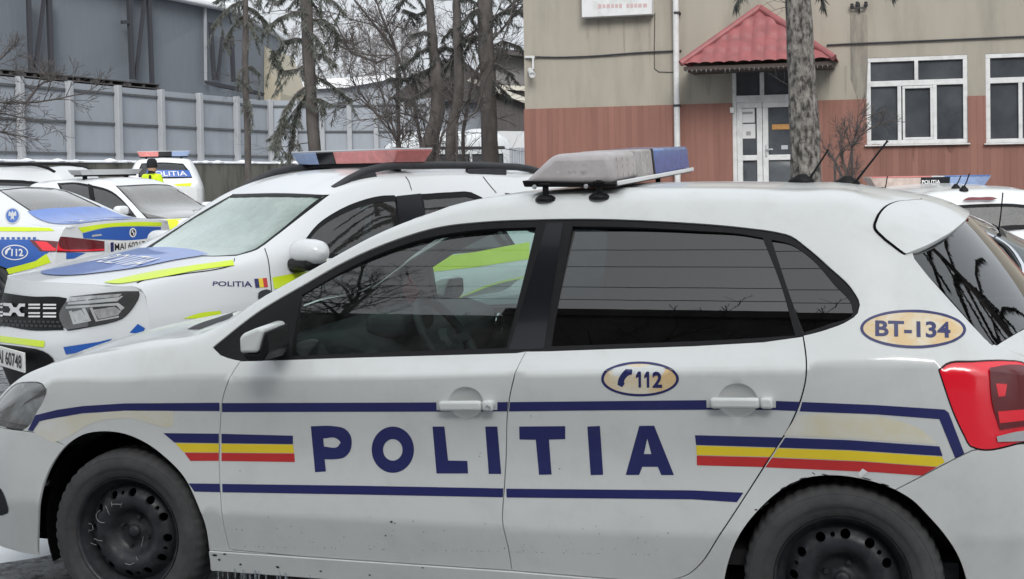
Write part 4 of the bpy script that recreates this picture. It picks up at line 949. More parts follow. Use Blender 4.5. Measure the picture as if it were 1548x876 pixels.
class Car:
    def __init__(s, name, pos, psi, z, rows, paint, label, cat='car', sc=(1, 1, 1), lights=None, dist=8., group=None):
        s.M = frame_of(pos, psi, z)
        rr = np.array(w_rows(rows))*np.array(sc)
        s.S = Skin(rr, ccrease={3: .35, 5: .35}, frame=s.M); s.S.near = dist; s.sc = np.array(sc)
        s.e = empty(name, (pos[0], pos[1], z), psi+math.pi, label=label, cat=cat, group=group)
        s.paint = paint; s.holes = []; s.panels = []; s.Vc = s.S.Vc
    def loc(s, P): return (np.asarray(P)-s.M[:3, 3])@s.M[:3, :3]
    def lat(s, px_, py_, y):
        """picture point on the plane local y = const, in car coordinates"""
        n = s.M[:3, 1]; return s.loc(at_plane(px_, py_, s.M[:3, 3]+n*y, n))
    def lon(s, px_, py_, x):
        n = s.M[:3, 0]; return s.loc(at_plane(px_, py_, s.M[:3, 3]+n*x, n))
    def lon_w(s, P): return s.M[:3, 3]+s.M[:3, :3]@np.asarray(P)
    def side_uv(s, pts, step=.04):      # (x,z) outline on the left flank
        return s.S.near_uv([s.lon_w((x, -.95, z)) for x, z in dense(pts, step)])
    def window(s, uv, m, frame=.0, name='window', mirror=True):
        s.holes.append(uv)
        if mirror: s.holes.append(s.S.mir(uv))
        s.panels.append((name, uv, m, mirror, frame))
    def close(s, u, out, name):
        K = 9; vs = np.linspace(0, s.Vc, 22); P = s.S.ev(np.stack([np.full(22, u), vs], 1)); V = []
        for p in P:
            for k in range(K):
                q_ = 1-2*k/(K-1); V.append((p[0]+out*(1-abs(q_)**2.4)*.09, p[1]*q_, p[2]))
        m = MB(); m.add(V, [(i*K+k, i*K+k+1, (i+1)*K+k+1, (i+1)*K+k) for i in range(21) for k in range(K-1)]); m.build(name, s.paint, s.e, smooth=True, angle=60)
    def finish(s, sp=.08, ends='fr', wheels=None, arches=True, rim=.2, wr=.32, detail=False):
        S = s.S; ex_ = [inset(h, .004) for h in s.holes]
        if wheels:
            for x in wheels:
                a = S.near_uv([s.lon_w((x+(wr+.055)*math.cos(t), -.95, wr+(wr+.055)*math.sin(t))) for t in np.linspace(-.3, math.pi+.3, 30)])
                a = np.vstack([a, [[a[-1, 0], -.02]], [[a[0, 0], -.02]]]); ex_ += [a, S.mir(a)]
        full_ = dense([(S.U[0], 0), (S.U[-1], 0), (S.U[-1], S.V[-1]), (S.U[0], S.V[-1])], .08)
        s.body = S.panel('body', [full_], ex_, s.paint, s.e, sp=sp, flange=.02)
        for nm, uv, m, mir, fr in s.panels:
            for mm in ((False, True) if mir else (False,)):
                g = S.panel(nm, [uv], (), m, s.e, sp=.09, off=-.006, mirror=mm)
                if fr: S.panel('window_seal', [inset(uv, -.001)], [inset(uv, fr)], M['black_trim'], g, sp=.2, off=-.002, mirror=mm)
        if 'f' in ends: s.close(S.U[0], -1, 'front_panel')
        if 'r' in ends: s.close(S.U[-1], 1, 'rear_panel')
        V0 = S.V
        inner = dense([(S.U[1], .04), (S.U[-2], .04), (S.U[-2], V0[-1]-.04), (S.U[1], V0[-1]-.04)], .1)
        S.panel('cabin_lining', [inner], [inset(h, -.01) for h in s.holes], M['interior'], s.e, sp=.15, off=-.06)
        if wheels:
            hw = float(np.abs(S.P[:, 2, 1]).max())
            for x in wheels:
                for sg in (-1, 1):
                    make_wheel(s.e, (x, sg*(hw-.12), wr), sg, r=wr, rim=rim, detail=detail)
                for sg in (-1, 1):
                    w = MB(); w.lathe([(.05, sg*(hw-.25)), (wr+.06, sg*(hw-.25)), (wr+.06, sg*(hw-.06))], (x, 0, wr), (0, 1, 0), 24); w.build('wheel_well', M['dark'], s.e)
        f = MB(); f.box(((S.U[0]+S.U[-1])/2, 0, .33*s.sc[2]), (S.U[-1]-S.U[0]-.5, 1.35, .06)); f.build('underbody', M['dark'], s.e)
    def cabin(s, x=1.4, zb=.95, seats=True, w=1.3, row=(.95, 1.8)):
        d = MB(); d.box((x, 0, zb-.06), (.5, w, .22)); d.build('dashboard', M['interior'], s.e, bevel=.05)
        if seats:
            for sx in (x+row[0], x+row[1]):
                for y in (-.36, .36):
                    b = MB(); a = R(18); Ry = np.array([[math.cos(a), 0, math.sin(a)], [0, 1, 0], [-math.sin(a), 0, math.cos(a)]])
                    b.box((sx, y, zb), (.14, .46, .6), Ry); b.box((sx+.1, y, zb+.36), (.09, .25, .15), Ry); b.build('seat', M['seat'], s.e, bevel=.04)
    def mirror(s, c, sz=(.16, .22, .15), m=None, base=True):
        e = empty('mirror'); e.parent = s.e; sg = -1 if c[1] < 0 else 1
        k = MB(); k.box(c, sz); k.build('mirror_cap', m or s.paint, e, bevel=min(sz)*.42, seg=4)
        if base: b = MB(); b.beam((c[0]+.02, c[1], c[2]-sz[2]*.38), (c[0]+.0, c[1]-sg*.16, c[2]-sz[2]*.55), sz[0]*.8, .05); b.build('mirror_arm', M['black_trim'], e, bevel=.02)
def light_bar(parent, c, L, dpt, h, cols, base=M['black_trim'], taper=.82, yaw=0.):
    """bar across the roof in car coordinates; cols from the left end"""
    e = empty('light_bar'); e.parent = parent; e.location = [float(v) for v in c]; n = len(cols); y0 = -L/2
    tot = sum(w for _, w in cols); y = y0
    for mname, w in cols:
        y1 = y+L*w/tot; a0 = (y-y0)/L; a1 = (y1-y0)/L
        def xs(t, top): k = 1 if top else taper; return k
        f0 = .0 if y > y0+1e-4 else 1; f1 = 0 if y1 < -y0-1e-4 else 1
        B = [(-dpt/2*taper, y+f0*(1-taper)*.35*1, 0), (dpt/2*taper, y+f0*(1-taper)*.35, 0), (dpt/2*taper, y1-f1*(1-taper)*.35, 0), (-dpt/2*taper, y1-f1*(1-taper)*.35, 0)]
        T = [(-dpt/2, y, h), (dpt/2, y, h), (dpt/2, y1, h), (-dpt/2, y1, h)]
        m = MB(); m.add(B+T, [(3,2,1,0),(4,5,6,7),(0,1,5,4),(1,2,6,5),(2,3,7,6),(3,0,4,7)]); m.build('lens', M[mname] if isinstance(mname, str) else mname, e, bevel=.006); y = y1
    b = MB(); b.box((0, 0, -.012), (dpt*.55, L*.9, .024)); b.build('bar_base', base, e, bevel=.004)
    t = MB(); t.box((0, 0, h+.006), (dpt*.99, L*.995, .012)); t.build('bar_top', M['blue_pale'] if False else M['silver'], e, bevel=.004)
    for y in (-L*.33, L*.33): f = MB(); f.box((0, y, -.06), (.06, .05, .1)); f.build('bar_foot', base, e, bevel=.004)
    return e
M['lens_blue2'] = mat('dull_blue_lens', (.26, .34, .53), rough=.3, coat=.5, var=.15, vscale=20)
M['lens_red2'] = mat('dull_red_lens', (.64, .21, .20), rough=.3, coat=.5, var=.2, vscale=14)
M['lens_pale'] = mat('pale_lens', (.55, .45, .40), rough=.35, coat=.4, var=.2, vscale=16)
# ---------------- SUV facing the camera
C2 = Car('police_suv', (-2.405, 1.706), R(236), -.04, R_SUV, M['white2'], 'white police SUV facing the camera, blue patch and yellow stripe on its bonnet', dist=8.5)
S2_ = C2.S
P2 = lambda L: S2_.pick(L)
scr = P2(sm([(206,383,1),(255,352),(305,320),(352,293,1),(426,291.5),(500,294.5,1),(456,328),(413,361),(389,378),(357,387.5,1),(320,388.5),(280,387)], step=10))
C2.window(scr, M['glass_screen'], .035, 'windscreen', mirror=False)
def flat(L): return C2.S.near_uv([C2.lon_w((x, -.95, z)) for x, z in L])
wf2 = P2(sm([(442,392,1),(462,360),(480,338),(505,320.5),(543,303),(580,294.5),(596,294),(603,300),(605,336),(606,392,1)], step=9))
wr2 = P2(sm([(634,292.5,1),(681,289.5),(712,289.5),(728,297),(760,340),(785,378,1),(645,388,1)], step=9))
C2.window(wf2, M['glass_bg'], .03, 'side_window'); C2.window(wr2, M['glass_bg'], .03, 'side_window')
C2.window(P2(sm([(762,291,1),(796,293,1),(830,318),(850,350,1),(800,352)], step=9)), M['glass_bg'], .03, 'side_window')
C2.finish(sp=.04, ends='r', wheels=(.86, 3.53), wr=.34)
C2.cabin(1.55, 1.05)
def DC(c, name, loops, m, off=.003, holes=(), parent=None, sp=.06, skin=None, mirror=False):
    sk = skin or c.S
    return sk.panel(name, [sk.pick(l) for l in loops], [sk.pick(l) for l in holes], M[m] if isinstance(m, str) else m, parent or c.body, sp=sp, off=off, mirror=mirror)
dq = lambda *p: dense(p, 6)
DC(C2, 'pillar_trim', [sm([(599,297,1),(636,293,1),(648,388,1),(602,390,1),(602,330)], step=9)], 'black_gloss', holes=[])
S2_.panel('bonnet_panel', [S2_.near_uv([C2.lon_w((x, y, 1.13)) for x, y in sm([(.30,-.25),(.5,-.34),(.8,-.42),(1.05,-.50,1),(1.09,-.25),(1.10,0),(1.09,.25),(1.05,.5,1),(.8,.42),(.5,.34),(.30,.25),(.23,0)], step=.05)])], (), M['blue_pale'], C2.body, sp=.035, off=.006)
DC(C2, 'bonnet_stripe', [sm([(156,428,1),(184,421.5),(228,412),(290,402.5),(352,394,1),(354,402,1),(300,409.5),(245,420),(205,426.5),(176,430)], step=6)], 'lime', .005, sp=.035)
M['gap'] = M['dark']
def seam(c, L, w=1.2, skin=None):
    L = np.array(L, float); n = np.gradient(L, axis=0); n /= np.linalg.norm(n, axis=1)[:, None]; n = np.stack([-n[:, 1], n[:, 0]], 1)*w/2
    DC(c, 'panel_gap', [np.vstack([L+n, (L-n)[::-1]])], 'dark', .0025, sp=.5, skin=skin)
seam(C2, sm([(190,440),(207,428.5),(270,416),(340,405),(353,401.5),(354.5,391)], False), 1.3)
seam(C2, sm([(400,376),(405,392),(407.5,411),(410,438),(411,470)], False), 1.3)
seam(C2, sm([(613,268),(618,275),(622,288)], False), 1.); seam(C2, sm([(730,268),(738,278),(750,292)], False), 1.)
S2_.text('lettering', 'POLITIA', [(321,432.5),(381,434.5),(380,425.5),(322,426)], M['navy'], C2.body, off=.003, bold=.015)
fq = quad_map([(386,435.5),(405,434.5),(403,420.5),(384,422)])
for i, mm in enumerate(('navy', 'yellow', 'red')):
    DC(C2, 'flag_band', [np.array([fq(i/3, 0), fq((i+1)/3, 0), fq((i+1)/3, 1), fq(i/3, 1)])], mm, .003)
DC(C2, 'side_stripe', [dense([(411.5,420),(454,412),(560,401),(640,392),(720,381),(800,366),(800,392),(720,404),(640,413),(560,424),(500,430),(414,437)], 6)], 'lime')
DC(C2, 'side_stripe', [sm([(276,482,1),(300,474),(333,470,1),(336,482,1)], step=6)], 'lime')
DC(C2, 'side_badge', [sm([(390,443),(408,439),(410,452),(391,455)], step=5)], 'plastic', .006)
# front face
cols = [(.13,.25),(.07,.40),(.03,.52),(.0,.60),(.03,.70),(.05,.78),(.055,.90),(.07,1.015)]
edge = C2.S.P[0][:8]
def cap_rows(edge, cols, e=2.8, n=13, S=None, u=None):
    ys = np.linspace(1, -1, n); rows = []
    if S is not None:
        V_ = S.nk; E_ = S.ev([(u, v) for v in (0, V_[1], V_[2], V_[3], V_[4], V_[4]*.6+V_[5]*.4, V_[4]*.25+V_[5]*.75, V_[5])])
        for t in ys:
            rows.append([(cols[j][0]+(E_[j][0]-cols[j][0])*abs(t)**(e if j < 6 else e-.3*(j-5)), abs(E_[j][1])*t, cols[j][1]+(E_[j][2]-cols[j][1])*t*t) for j in range(8)])
        return rows, -ys
    for t in ys:
        r = []
        for j in range(8):
            xe, ye, ze = edge[j] if j < 7 else edge[5]
            if j == 7: xe, ye, ze = edge[5]
            if j == 6: xe, ye, ze = edge[5][0]*.7+edge[4][0]*.3, edge[5][1]*.7+edge[4][1]*.3, edge[5][2]*.7+edge[4][2]*.3
            if j == 5: xe, ye, ze = edge[4]*.8+edge[5]*.2
            if j == 4: xe, ye, ze = edge[4]*.5+edge[3]*.5
            xc, zc = cols[j]; r.append((xc+(xe-xc)*abs(t)**e, abs(ye)*t, zc+(ze-zc)*t*t))
        rows.append(r)
    return rows, -ys
rows, us = cap_rows(edge, cols, S=C2.S, u=C2.S.U[0])
FC = Skin(rows, frame=C2.M, full=False, U=us*.85); FC.near = 8.3
fcap = FC.panel('front_bumper', [dense([(FC.U[0], 0), (FC.U[-1], 0), (FC.U[-1], FC.V[-1]), (FC.U[0], FC.V[-1])], .08)], (), M['white2'], C2.e, sp=.06)
gz_ = DC(C2, 'grille', [sm([(-110,462),(-80,446),(-30,441),(0,442,1),(48,448.5),(98,450.5),(104,452,1),(92,477),(97,499.5,1),(48,500),(0,492),(-60,488),(-100,480)], step=8)], 'black_trim', .004, parent=C2.e, skin=FC)
for (x0, ya, yb) in ((-24, 451, 456), (-24, 459, 464), (-24, 467, 472), (-24, 475, 480)): pass
def bar_(L, m='decal_white', off=.012): DC(C2, 'grille_bar', [dq(*L)], m, off, parent=gz_, skin=FC, sp=.3)
for (x0, x1) in ((-32, -20), (-14, 7), (45, 63), (67, 87)):
    for k, y in enumerate((460.0, 465.0, 472.8, 478.0)):
        sk = (x0+x1)/2*.02
        if k in (1,) and False: continue
        bar_([(x0+1,y+sk-1.7),(x1+.4,y+sk-1.5),(x1,y+sk+1.2),(x0+.5,y+sk+1.)])
for L in ([(9,458),(21,458.4),(24.5,464.5),(29,464.7),(33,459),(42,459.3),(41.5,463.8),(36,463.6),(32.5,468),(36,473.5),(41,473.8),(40.5,478.6),(32,478.3),(27.6,472.5),(23.5,472.2),(20,478),(8.5,477.3),(8.7,472.8),(17.5,473.2),(20,468),(17,463),(9,462.5)],): bar_(L, 'decal_white', .016)
for x in range(-40, 96, 7):
    for j, y in enumerate((484, 490.5)):
        bar_([(x+j*3,y+x*.02),(x+j*3+5.2,y+x*.02+.3),(x+j*3+5,y+x*.02+3.6),(x+j*3+.2,y+x*.02+3.2)], 'plastic', .008)
hl = [sm([(106.5,449,1),(150,444),(192,440.5),(210.5,440.5,1),(211.5,446),(204,462),(184.6,482.7),(165,489),(144,493.5),(120,498),(103,500.5,1),(97,494),(91,477),(98,461)], step=7)]
hd = DC(C2, 'headlight', hl, 'plastic', .004, parent=C2.e, skin=FC)
FC.panel('headlight', [FC.pick(hl[0])*[-1, 1]], (), M['plastic'], C2.e, sp=.06, off=.004)
M['drl'] = mat('white_lamp_guide', (.8, .82, .85), rough=.25)
for L in (dq((104,458),(131,455),(133,451.5),(136,451.5),(134,455),(182,449.5),(184,447.5),(187,448.5),(178,456),(136,459.5),(104,461)), dq((101,464),(180,458.5),(189,466),(184,470.5),(177,462.5),(101,467.5))): DC(C2, 'lamp_guide', [L], 'drl', .010, parent=hd, skin=FC, sp=.3)
for L in (dq((105.5,471),(110,470),(116,490.5),(112,491)), dq((125,467),(130,466),(139.5,486),(112,491.5),(112,489),(134,485)), dq((136.5,466),(141,465.5),(149,484.5),(180,478),(181,480.5),(146,487))): DC(C2, 'lamp_guide', [L], 'drl', .010, parent=hd, skin=FC, sp=.3)
for (L, mm) in ((dq((103,450.5),(185,444.5),(180,449),(134,453.5),(102,457)), 'lamp_body'), (dq((142,469),(174,464),(184,471),(179,477),(150,483)), 'lamp_body'), (dq((110,472),(124,469),(134,484),(116,489)), 'lamp_body')): DC(C2, 'lamp_reflector', [L], mm, .008, parent=hd, skin=FC, sp=.3)
hg = DC(C2, 'lamp_glass', [inset(hl[0], 1.)], 'glass_lamp', .016, parent=hd, skin=FC)
DC(C2, 'bumper_stripe', [dq((-90,505),(0,508),(68,516),(67,525.5),(0,517.5),(-90,513))], 'lime', .003, parent=fcap, skin=FC)
DC(C2, 'bumper_stripe', [dq((96,525),(150,517),(170,512),(150,530),(100,536))], 'blue', .003, parent=fcap, skin=FC)
DC(C2, 'bumper_stripe', [dq((196,503),(208.5,490),(219.5,496.5),(215,505))], 'blue', .003, parent=fcap, skin=FC)
DC(C2, 'lower_grille', [sm([(-110,520),(0,520.5,1),(43,526),(66,531),(80,541),(86,556),(80,600),(60,625),(0,620),(-90,605)], step=8)], 'black_trim', .004, parent=C2.e, skin=FC)
# number plate, a real flat plate in front of the bumper
pa = [C2.loc(at_plane(x, y, C2.M[:3, 3]+C2.M[:3, 0]*(-.03), C2.M[:3, 0])) for x, y in ((37, 534), (37, 563.3))]
yr, zt, zb = pa[0][1], pa[0][2], pa[1][2]
pm = MB(); pm.box((-.03, yr+.26, (zt+zb)/2), (.012, .52, .115)); np2 = pm.build('number_plate', M['plate'], C2.e, bevel=.003)
def flat_text(parent, txt, o, ux, uy, h, w, m, name='lettering', bold=0., d=.002):
    V, Fc, tw = text2d(txt, bold); ux = np.array(ux, float); uy = np.array(uy, float); nn = np.cross(ux, uy)
    P = np.array([np.array(o)+ux*(v[0]/tw*w)+uy*v[1]*h+nn*d for v in V]); return link_mesh(name, P, orient(P, Fc, np.tile(nn, (len(P), 1))), m, parent, smooth=False)
flat_text(np2, 'MAI 60748', (-.037, yr+.50, (zt+zb)/2-.038), (0, -1, 0), (0, 0, 1), .078, .47, M['ink'], bold=.012)
# mirror, rails, bar
mc = C2.lat(468, 381, -1.0)
me_ = empty('mirror'); me_.parent = C2.e; k_ = MB(); k_.lathe([(.001,-.15),(.05,-.14),(.078,-.10),(.088,-.03),(.088,.05),(.078,.11),(.05,.145),(.001,.15)], mc, (0,1,0), 28, lambda i, k: .80 if False else (.86+.14*abs(math.cos(2*math.pi*k/28)) if True else 1)); k_.build('mirror_cap', M['white2'], me_, smooth=True, angle=80)
k_ = MB(); k_.box(mc+[.0, .03, -.075], (.16, .24, .07)); k_.beam(mc+[.0, .05, -.08], mc+[.0, .17, -.11], .12, .06); k_.build('mirror_housing', M['black_trim'], me_, bevel=.03, seg=3)
C2.mirror((mc[0], -mc[1], mc[2]), (.17, .26, .155))
for sg in (-1, 1):
    yy = .60*sg
    pts = [C2.lat(a, b, -.60)*[1, 0, 1]+[0, yy, 0] for a, b in ((503,287),(528,271),(552,259),(580,252.5),(640,250.5),(746,251.5),(800,255.5),(822,262),(840,275))]
    r = MB(); pp = np.array(pts)
    L_ = sm(pp[:, [0, 2]], False, step=.1); r.tube([(p[0], yy, p[1]) for p in L_], .027, 10)
    mid = C2.lat(735, 258, -.60); r.box((mid[0], yy, mid[2]-.01), (.35, .04, .05)); f0 = C2.lat(535,277,-.60); r.beam((f0[0]-.02, yy, f0[2]-.02), C2.lat(566,262,-.60)*[1,0,1]+[0,yy,0], .04, .07)
    r.build('roof_rail', M['plastic'], C2.e, bevel=.008)
a = C2.lat(638, 236, -.66); b = C2.lat(456, 240, .66)
print('bar ends', a, b, mc)
light_bar(C2.e, ((a[0]+b[0])/2, 0, (a[2]+b[2])/2-.045), 1.36, .30, .085, [('lens_red2', .58), ('black_gloss', .17), ('lens_blue2', .25)])
# ---------------- sedan seen from behind
C3 = Car('police_sedan', (-9.78, 8.6), R(166), .015, R_SEDAN, M['white2'], 'white and blue police sedan seen from behind with red tail lamps and blue boot', dist=16)
P3 = C3.S.pick
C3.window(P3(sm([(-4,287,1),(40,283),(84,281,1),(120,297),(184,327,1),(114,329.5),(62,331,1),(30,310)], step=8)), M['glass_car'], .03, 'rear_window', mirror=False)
C3.window(C3.side_uv([(1.75,.98),(2.2,1.28),(2.5,1.35),(3.0,1.33),(3.4,1.22),(3.62,1.05),(3.5,1.0)]), M['glass_bg'], .03, 'side_window')
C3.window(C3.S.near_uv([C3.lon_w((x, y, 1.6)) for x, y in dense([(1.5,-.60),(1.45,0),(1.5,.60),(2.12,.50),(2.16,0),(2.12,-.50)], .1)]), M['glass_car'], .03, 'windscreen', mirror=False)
C3.finish(ends='f', wheels=(.80, 3.65), wr=.33); C3.cabin(1.7, .80, row=(.8, 1.4))
def local_sheet(c, name, pts, m, off, sp=.06, z=1.8): return c.S.panel(name, [c.S.near_uv([c.lon_w((x, y, z)) for x, y in dense(pts, .08)])], (), m, c.body, sp=sp, off=off)
local_sheet(C3, 'boot_panel', [(4.06,-.60),(4.10,0),(4.06,.60),(4.3,.655),(4.57,.62),(4.60,0),(4.57,-.62),(4.3,-.655)], M['blue_pale'], .005)
def local_text(c, name, txt, x0, x1, y0, y1, m, off, z=1.8):
    V, Fc, w = text2d(txt); uv = c.S.near_uv([c.lon_w((x0+(x1-x0)*v[1], y0+(y1-y0)*v[0]/w, z)) for v in V]); P = c.S.ev(uv); n = c.S.nrm(uv)
    return link_mesh(name, P+n*off, orient(P, Fc, n), m, c.body, normals=n)
local_text(C2, 'bonnet_lettering', 'POLITIA', .62, .84, .34, -.34, M['decal_white'], .010, z=1.12)
local_text(C3, 'boot_lettering', 'POLITIA', 4.50, 4.30, -.45, .45, M['decal_white'], .008)
edge = C3.S.P[-1][:8]
colsR = [(4.60,.32),(4.66,.46),(4.69,.60),(4.66,.70),(4.655,.82),(4.65,.92),(4.645,1.0),(4.635,1.074)]
rows, us = cap_rows(edge, colsR, 2.6, S=C3.S, u=C3.S.U[-1]); rows = [list(r) for r in rows[::-1]]
RC = Skin(rows, frame=C3.M, full=False, U=us*.8); RC.near = 16
rcap = RC.panel('rear_bumper', [dense([(RC.U[0], 0), (RC.U[-1], 0), (RC.U[-1], RC.V[-1]), (RC.U[0], RC.V[-1])], .08)], (), M['white2'], C3.e, sp=.08)
def DR_(name, L, m, off=.004, parent=None): return DC(C3, name, [L], m, off, parent=parent or rcap, skin=RC)
DR_('rear_stripe', sm([(118,344.5,1),(160,338.5),(217,335.8),(244,336.5,1),(244,342,1),(217,342),(160,344.5),(124,352,1)], step=6), 'lime', .003)
DR_('rear_panel', sm([(124.5,353,1),(160,345),(205,342.8),(243,343.5,1),(243,353,1),(222,360.5),(160,362.5),(126,360.5,1)], step=6), 'blue', .003)
DR_('emblem', ell(200.3,352,5.2,7.2,20), 'decal_white', .006); DR_('emblem_core', ell(200.3,352,3.6,5.2,16), 'black_gloss', .008); DR_('emblem_quarter', dq((198.5,349),(200.3,347.8),(200.3,352),(198,352)), 'decal_white', .010); DR_('emblem_quarter', dq((200.3,352),(202.5,352),(202,355),(200.3,356)), 'decal_white', .010)
DR_('badge', dq((139,355.5),(152,354),(154,356.5),(138,358.5)), 'silver', .006); DR_('badge', dq((231,350.5),(236,350.3),(236,355),(231,355.4)), 'silver', .006)
c3 = C3.lon(166, 374.5, 4.70); k_ = MB(); k_.box((4.70, c3[1]+.26, c3[2]), (.014, .52, .115)); pl3 = k_.build('number_plate', M['plate'], C3.e, bevel=.003)
flat_text(pl3, 'MAI 60217', (4.708, c3[1]+.06, c3[2]-.036), (0, 1, 0), (0, 0, 1), .076, .43, M['ink'], 'plate_lettering', bold=.01)
k_ = MB(); k_.box((4.7085, c3[1]+.024, c3[2]), (.003, .044, .108)); k_.build('plate_band', M['navy'], pl3)
tl = sm([(61.5,359.5,1),(68,357),(95,358),(121,360.6),(157.5,365,1),(157.5,380,1),(128,381.3),(100,381.8),(80,381,1),(71,374)], step=6)
tls = C3.S.panel('tail_lamp', [C3.side_uv([(4.20,.935),(4.62,.945),(4.62,.80),(4.36,.80)])], (), M['red_lens_dark'], C3.e, sp=.05, off=.005); tlr = DC(C3, 'tail_lamp', [tl], 'red_lens_dark', .006, parent=C3.e, skin=RC)
lb_ = sm([(69,359.5,1),(84,360.5,1),(90,374),(120,377.5),(157,376.5,1),(157,379,1),(118,380),(84,379,1)], step=6)
C3.S.panel('tail_lamp_bar', [C3.side_uv([(4.28,.925),(4.44,.925),(4.54,.845),(4.62,.84),(4.62,.81),(4.40,.81)])], (), M['red_lens'], tls, sp=.05, off=.009); DC(C3, 'tail_lamp_bar', [lb_], 'red_lens', .010, parent=tlr, skin=RC)
DC(C3, 'side_stripe', [dq((-10,343.5),(40,344),(76,345),(83,349.5),(40,350.5),(-10,350))], 'lime')
DC(C3, 'side_panel', [dq((-10,362.5),(59,362.5),(75,381),(55,395),(11,406),(-10,398))], 'blue', .003)
DC(C3, 'side_stripe', [dq((73,382),(84,395),(50,406),(14,415),(10,407),(54,395))], 'lime', .004)
DC(C3, 'side_panel', [dq((76,381.5),(128,382.5),(112,391),(84,395))], 'blue', .003); DR_('rear_panel', dq((100,382),(130,382.5),(112,391),(100,392)), 'blue', .004)
for x in range(-6, 58, 8): DC(C3, 'side_dash', [dq((x,359),(x+4.6,359),(x+4.6,362),(x,362))], 'blue', .004, sp=.3)
DC(C3, 'number_badge', [ell(23,382,20,11.5,32)], 'decal_white', .005, holes=[ell(23,382,18.3,10.,32)]); C3.S.text('number_badge', '112', [(17.5,387.5),(36,387.5),(35,376.5),(18,376.5)], M['decal_white'], C3.body, off=.006, bold=.03)
DC(C3, 'badge_phone', [sm([(8,381),(12,376),(16.5,373.6),(17,377),(13,379),(11.5,384),(9,386)], step=3)], 'decal_white', .006, sp=.3)
DC(C3, 'crest', [ell(19,327,10.5,11.5,28)], 'blue', .004); DC(C3, 'crest_ring', [ell(19,327,11.3,12.3,28)], 'silver', .0045, holes=[ell(19,327,9.6,10.6,28)])
DC(C3, 'crest_eagle', [sm([(14,320,1),(17.5,323),(19,318.5),(20.5,323),(24,320,1),(24.5,328),(21.5,327),(22,334,1),(19,331),(16,334,1),(16.5,327),(13.5,328)], step=3)], 'silver', .006, sp=.3)
# ---------------- estate car facing right behind the sedan
C4 = Car('police_estate', (-7.0, 13.1), R(-14.7), .0, R_HATCH, M['white2'], 'plain white police estate with a silver roof bar parked behind the blue-booted sedan', dist=20, sc=(1.06, 1, 1))
P4 = C4.S.pick
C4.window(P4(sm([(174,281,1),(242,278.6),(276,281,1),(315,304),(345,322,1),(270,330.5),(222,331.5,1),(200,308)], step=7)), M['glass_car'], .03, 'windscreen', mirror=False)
w4 = P4(sm([(86,277,1),(118,276),(138,279.5),(169,289),(188,305),(207,329,1),(180,330),(110,330,1)], step=7))
C4.window(w4, M['glass_bg'], .03, 'side_window')
C4.finish(wheels=(.80, 3.45), wr=.3); C4.cabin(1.35, .9)
DC(C4, 'bonnet_stripe', [dq((222,334),(275,331),(262,349),(240,351))], 'lime')
for (x0, x1) in ((133, 139),): DC(C4, 'pillar_trim', [dq((x0,278),(x1,280),(x1+8,330),(x0+6,330))], 'black_trim', .004)
mc4 = C4.lat(183, 319, .92); C4.mirror(mc4, (.14, .24, .15)); C4.mirror(mc4*[1, -1, 1], (.14, .24, .15))
b4 = (C4.lat(101, 256, .62)+C4.lat(216, 257, -.62))/2
light_bar(C4.e, (b4[0], 0, b4[2]-.085), 1.3, .28, .075, [('silver', .2), ('silver', .6), ('silver', .2)])
# ---------------- SUV by the retaining wall, seen from behind
C5 = Car('police_suv', (-15.486, 25.53), R(120.6), .27, R_SUV, M['white2'], 'small distant police SUV seen from behind beside the person in yellow', dist=34)
P5 = C5.S.pick
C5.window(C5.S.pick(sm([(214,247,1),(246,245.5),(277,247.5,1),(288,262),(291,270,1),(252,271),(209,269,1),(209,258)], step=6)), M['glass_tint'], .03, 'rear_window', mirror=False)
C5.window(C5.side_uv([(1.5,1.08),(1.9,1.42),(2.5,1.50),(3.3,1.48),(3.75,1.42),(3.85,1.16)]), M['glass_bg'], .04, 'side_window')
C5.finish(wheels=(.86, 3.53), wr=.34); C5.cabin(1.6, 1.)
DC(C5, 'rear_band', [dq((222,257.5),(286,258),(289,268),(222,268))], 'blue', .012); C5.S.text('lettering', 'POLITIA', [(226,266.5),(283,266.5),(281,259.5),(226,259.5)], M['decal_white'], C5.body, off=.02)
DC(C5, 'rear_stripe', [dq((262,279),(290,277),(288,284),(268,285))], 'lime', .006)
mc5 = C5.lat(300, 273, -.98); C5.mirror(mc5, (.14, .2, .18), M['black_trim']); C5.mirror(mc5*[1, -1, 1], (.14, .2, .18), M['black_trim'])
b5 = (C5.lat(209, 238, -.6)+C5.lat(274, 239, .6))/2
light_bar(C5.e, (2.1, 0, b5[2]-.06), 1.25, .3, .12, [('lens_red2', .4), ('black_gloss', .25), ('lens_blue2', .35)])
# ---------------- hatch seen from behind, right
C6 = Car('police_hatchback', (2.389, 12.237), R(106.8), -.19, R_HATCH, M['white2'], 'white police hatchback seen from behind, lamp bar and thin aerials on its roof', dist=14, sc=(1.05, 1, 1))
P6 = C6.S.pick
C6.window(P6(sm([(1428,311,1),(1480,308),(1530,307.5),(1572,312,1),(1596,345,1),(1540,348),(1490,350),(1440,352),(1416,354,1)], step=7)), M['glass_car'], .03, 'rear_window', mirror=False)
C6.window(C6.side_uv([(1.45,1.0),(1.8,1.33),(2.2,1.40),(3.0,1.39),(3.5,1.32),(3.75,1.08)]), M['glass_bg'], .03, 'side_window')
C6.finish(wheels=(.85, 3.4), wr=.3); C6.cabin(1.4, .9)
DC(C6, 'high_brake_light', [sm([(1454,307,1),(1460,303.2),(1480,302),(1500,301.8),(1507,303.5,1),(1500,305.8),(1480,306)], step=5)], 'red_lens_dark', .03)
DC(C6, 'rear_wiper', [sm([(1499,347),(1520,343),(1548,342),(1580,343),(1580,347),(1548,347.5),(1515,350)], step=5)], 'black_trim', .02)
b6 = (C6.lat(1322, 278, -.62)+C6.lat(1477, 272, .62))/2; 
